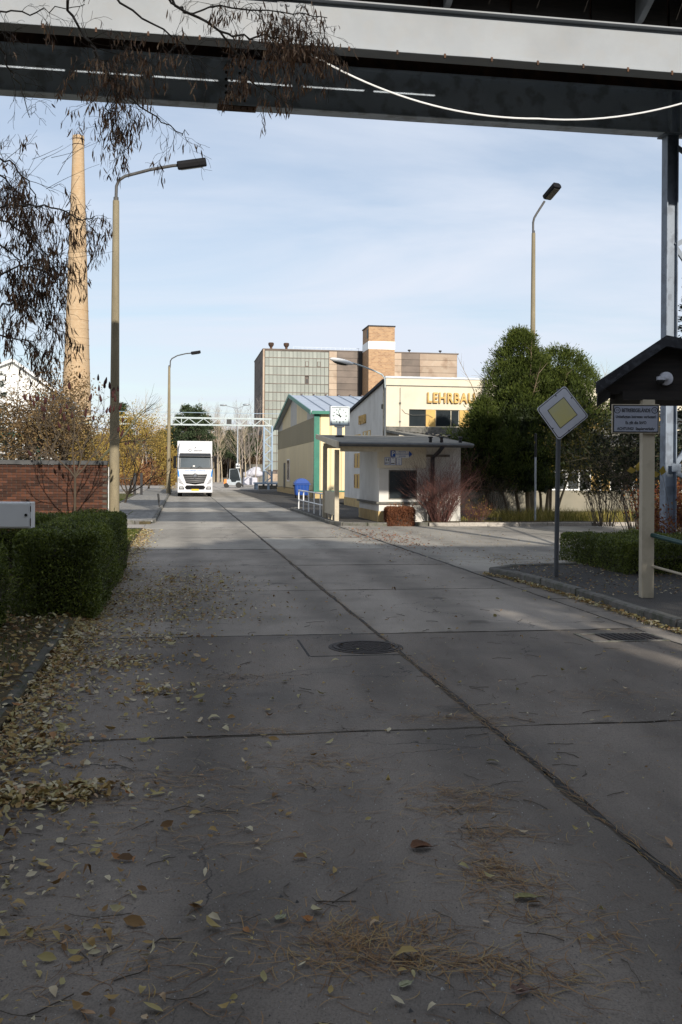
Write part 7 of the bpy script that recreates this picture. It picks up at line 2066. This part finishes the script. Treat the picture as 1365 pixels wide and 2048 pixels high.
patch = [(500, 1355, 130, .1, .05, 2.9), (910, 1440, 260, .16, .06, .1), (400, 1370, 160, .18, .05, .1), (600, 1530, 300, .12, .09, .3), (905, 1590, 260, .12, .07, .2), (900, 1622, 160, .12, .03, 0), (520, 1465, 140, .12, .03, .1), (950, 1660, 60, .06, .04, 2.3), (1030, 1670, 110, .07, .03, 2.8), (990, 1700, 100, .05, .06, 2.2),
         (1035, 1770, 320, .1, .06, 2.4), (1000, 1740, 120, .05, .05, 2.3), (730, 1890, 420, .1, .07, 1.5), (720, 1930, 160, .08, .05, 2.5), (850, 1930, 260, .1, .03, .2), (1130, 1840, 80, .06, .05, 2.3), (1250, 1880, 60, .05, .06, 2.2), (1150, 1990, 90, .06, .05, 2.4), (380, 1680, 130, .2, .08, .3), (150, 1600, 160, .15, .04, 2.9), (330, 1560, 160, .18, .07, .1),
         (540, 1870, 90, .2, .08, .3), (300, 1960, 140, .15, .06, .4), (100, 1880, 100, .1, .04, .2), (870, 1340, 120, .03, .3, 2.1), (700, 1420, 140, .3, .1, .1), (450, 1220, 90, .3, .2, .2), (1260, 1390, 130, .2, .08, 2.8), (1180, 1400, 60, .2, .1, 2.8), (480, 1620, 120, .2, .08, .2), (560, 1580, 80, .2, .08, .3), (1040, 1950, 100, .06, .06, 1.6), (860, 1880, 60, .03, .06, 1.7)]
for (px, py, n, sx, sy, ang) in patch:
    n = int(n * .62); sx *= RNG.uniform(1.1, 1.9); sy *= RNG.uniform(1.0, 1.8)
    c = gnd(px, py); k = np.stack([RNG.normal(c.x, sx, n), RNG.normal(c.y, sy, n), np.zeros(n)], 1); NP.append(k); NA.append(RNG.normal(ang, .85, n))
n = 1500; y = 2.7 + RNG.random(n) ** 1.3 * 9; x = RNG.uniform(-1.15, 1.6, n) * np.maximum(y * .34, .9) / 1.0; cl = clumpy(np.stack([x, y, x * 0], 1), 2.2, .7) > .35
k = cl | (RNG.random(n) < .35); k &= (x + .16 * y > -1.05)
NP.append(np.stack([x, y, x * 0], 1)[k]); NA.append(RNG.random(k.sum()) * pi)
# joint filler needles
n = 1500; b = 3 + RNG.random(n) * 22; NP.append(RAB(A_M + RNG.normal(0, .018, n), b, 0)); NA.append(RNG.normal(pi / 2 + RZ, .35, n))
P = np.concatenate(NP); A = np.concatenate(NA)
V, F = needles(P, A, RNG.uniform(.05, .15, len(P)))
tag(link('pine_needles', np_mesh('pine_needles', V, F, NEED, np.repeat(RNG.random(len(P)), 4))), 'brown pine needle bundles lying in drifts on the near concrete', 'needles', kind='stuff')
# loose twigs
tw = MB(); rnd = random.Random(31)
for i in range(150):
    y = 2.7 + rnd.random() ** 1.3 * 10; x = rnd.uniform(-.36, .3) * y
    if x + .16 * y < -1.1: continue
    a = rnd.uniform(0, 2 * pi); p = Vector((x, y, .005)); q = [p.copy()]
    for k in range(4):
        a += rnd.gauss(0, .3); p = p + Vector((cos(a), sin(a), 0)) * rnd.uniform(.02, .06); q.append(p + Vector((0, 0, rnd.uniform(0, .006))))
    tw.tube(q, rnd.uniform(.0012, .0028), 4)
tag(tw.build('twigs', TWIG), 'thin brown twigs lying loose on the near concrete', 'twigs', kind='stuff')
# small grit
n = 5000; y = 2.6 + RNG.random(n) * 6; x = RNG.uniform(-.36, .36, n) * y; s = RNG.uniform(.0015, .005, n) * (1 + (RNG.random(n) < .03) * 1.2)
tet = np.array([[1, 0, 0], [-.5, .87, 0], [-.5, -.87, 0], [0, 0, 1.1]]); V = (np.stack([x, y, x * 0 + .001], 1)[:, None] + tet[None] * s[:, None, None]).reshape(-1, 3)
b4 = (np.arange(n) * 4)[:, None]; F = np.concatenate([np.concatenate([b4, b4 + 1, b4 + 3], 1), np.concatenate([b4 + 1, b4 + 2, b4 + 3], 1), np.concatenate([b4 + 2, b4, b4 + 3], 1)])
tag(link('grit', np_mesh('grit', V, F, MT('grit', [(0.05, 0.05, 0.05), (0.2, 0.19, 0.18), (0.4, 0.39, 0.37)], trans=0), np.concatenate([RNG.random(n)] * 3))), 'loose grit on the near concrete', 'grit', kind='stuff')

# large single leaves
def big_leaf(label, px, py, ln_, wd, col, rz, lob=False, cur=.2):
    p = gnd(px, py); t = thing('fallen_leaf', label, 'leaf', (p.x, p.y, .006), rz)
    m = MB(); K = 14; outl = []
    for k in range(K):
        a = 2 * pi * k / K; rr_ = 1.0
        if lob: rr_ = .72 + .3 * cos(a * 5)
        outl.append((cos(a) * ln_ / 2 * rr_, sin(a) * wd / 2 * rr_ * (1 - .35 * cos(a))))
    n0 = len(m.v); m.v.append((0, 0, .004))
    for (x, y) in outl: m.v.append((x, y, .006 + cur * (abs(y) / wd * 2) ** 2 * ln_ * .35 + random.uniform(0, .006)))
    for k in range(K): m.face([n0, n0 + 1 + k, n0 + 1 + (k + 1) % K])
    mt = M('leaf_' + label[:8].replace(' ', '_'), col, tuple(c * .6 for c in col), scale=25, rough=.7, bump=.5)
    m.build('blade', mt, t, smooth=True)
    m = MB(); m.tube([(ln_ * .5, 0, .006), (ln_ * .2, 0, .007), (-ln_ * .45, 0, .007)], .0016, 5); m.tube([(ln_ * .5, 0, .006), (ln_ * .8, .01, .004)], .0016, 5); m.build('stalk', mt, t)
big_leaf('large curled orange brown leaf left of the needle drift', 843, 1700, .1, .075, (0.16, 0.07, 0.03), .2, cur=.5)
big_leaf('large pale yellow green leaf on the needle drift', 1053, 1801, .1, .05, (0.27, 0.25, 0.1), .1)
big_leaf('lobed pinkish brown leaf at the bottom right', 1045, 1990, .085, .075, (0.17, 0.1, 0.075), .3, lob=True, cur=.5)
big_leaf('round pale green leaf near the needle heap', 562, 1842, .05, .04, (0.33, 0.34, 0.2), .9)
big_leaf('small round orange leaf right of the pale green one', 615, 1845, .045, .04, (0.38, 0.16, 0.04), 2.0, cur=.4)
big_leaf('pale triangular leaf fragment at the bottom centre', 812, 1976, .05, .035, (0.36, 0.36, 0.22), .6, cur=0)
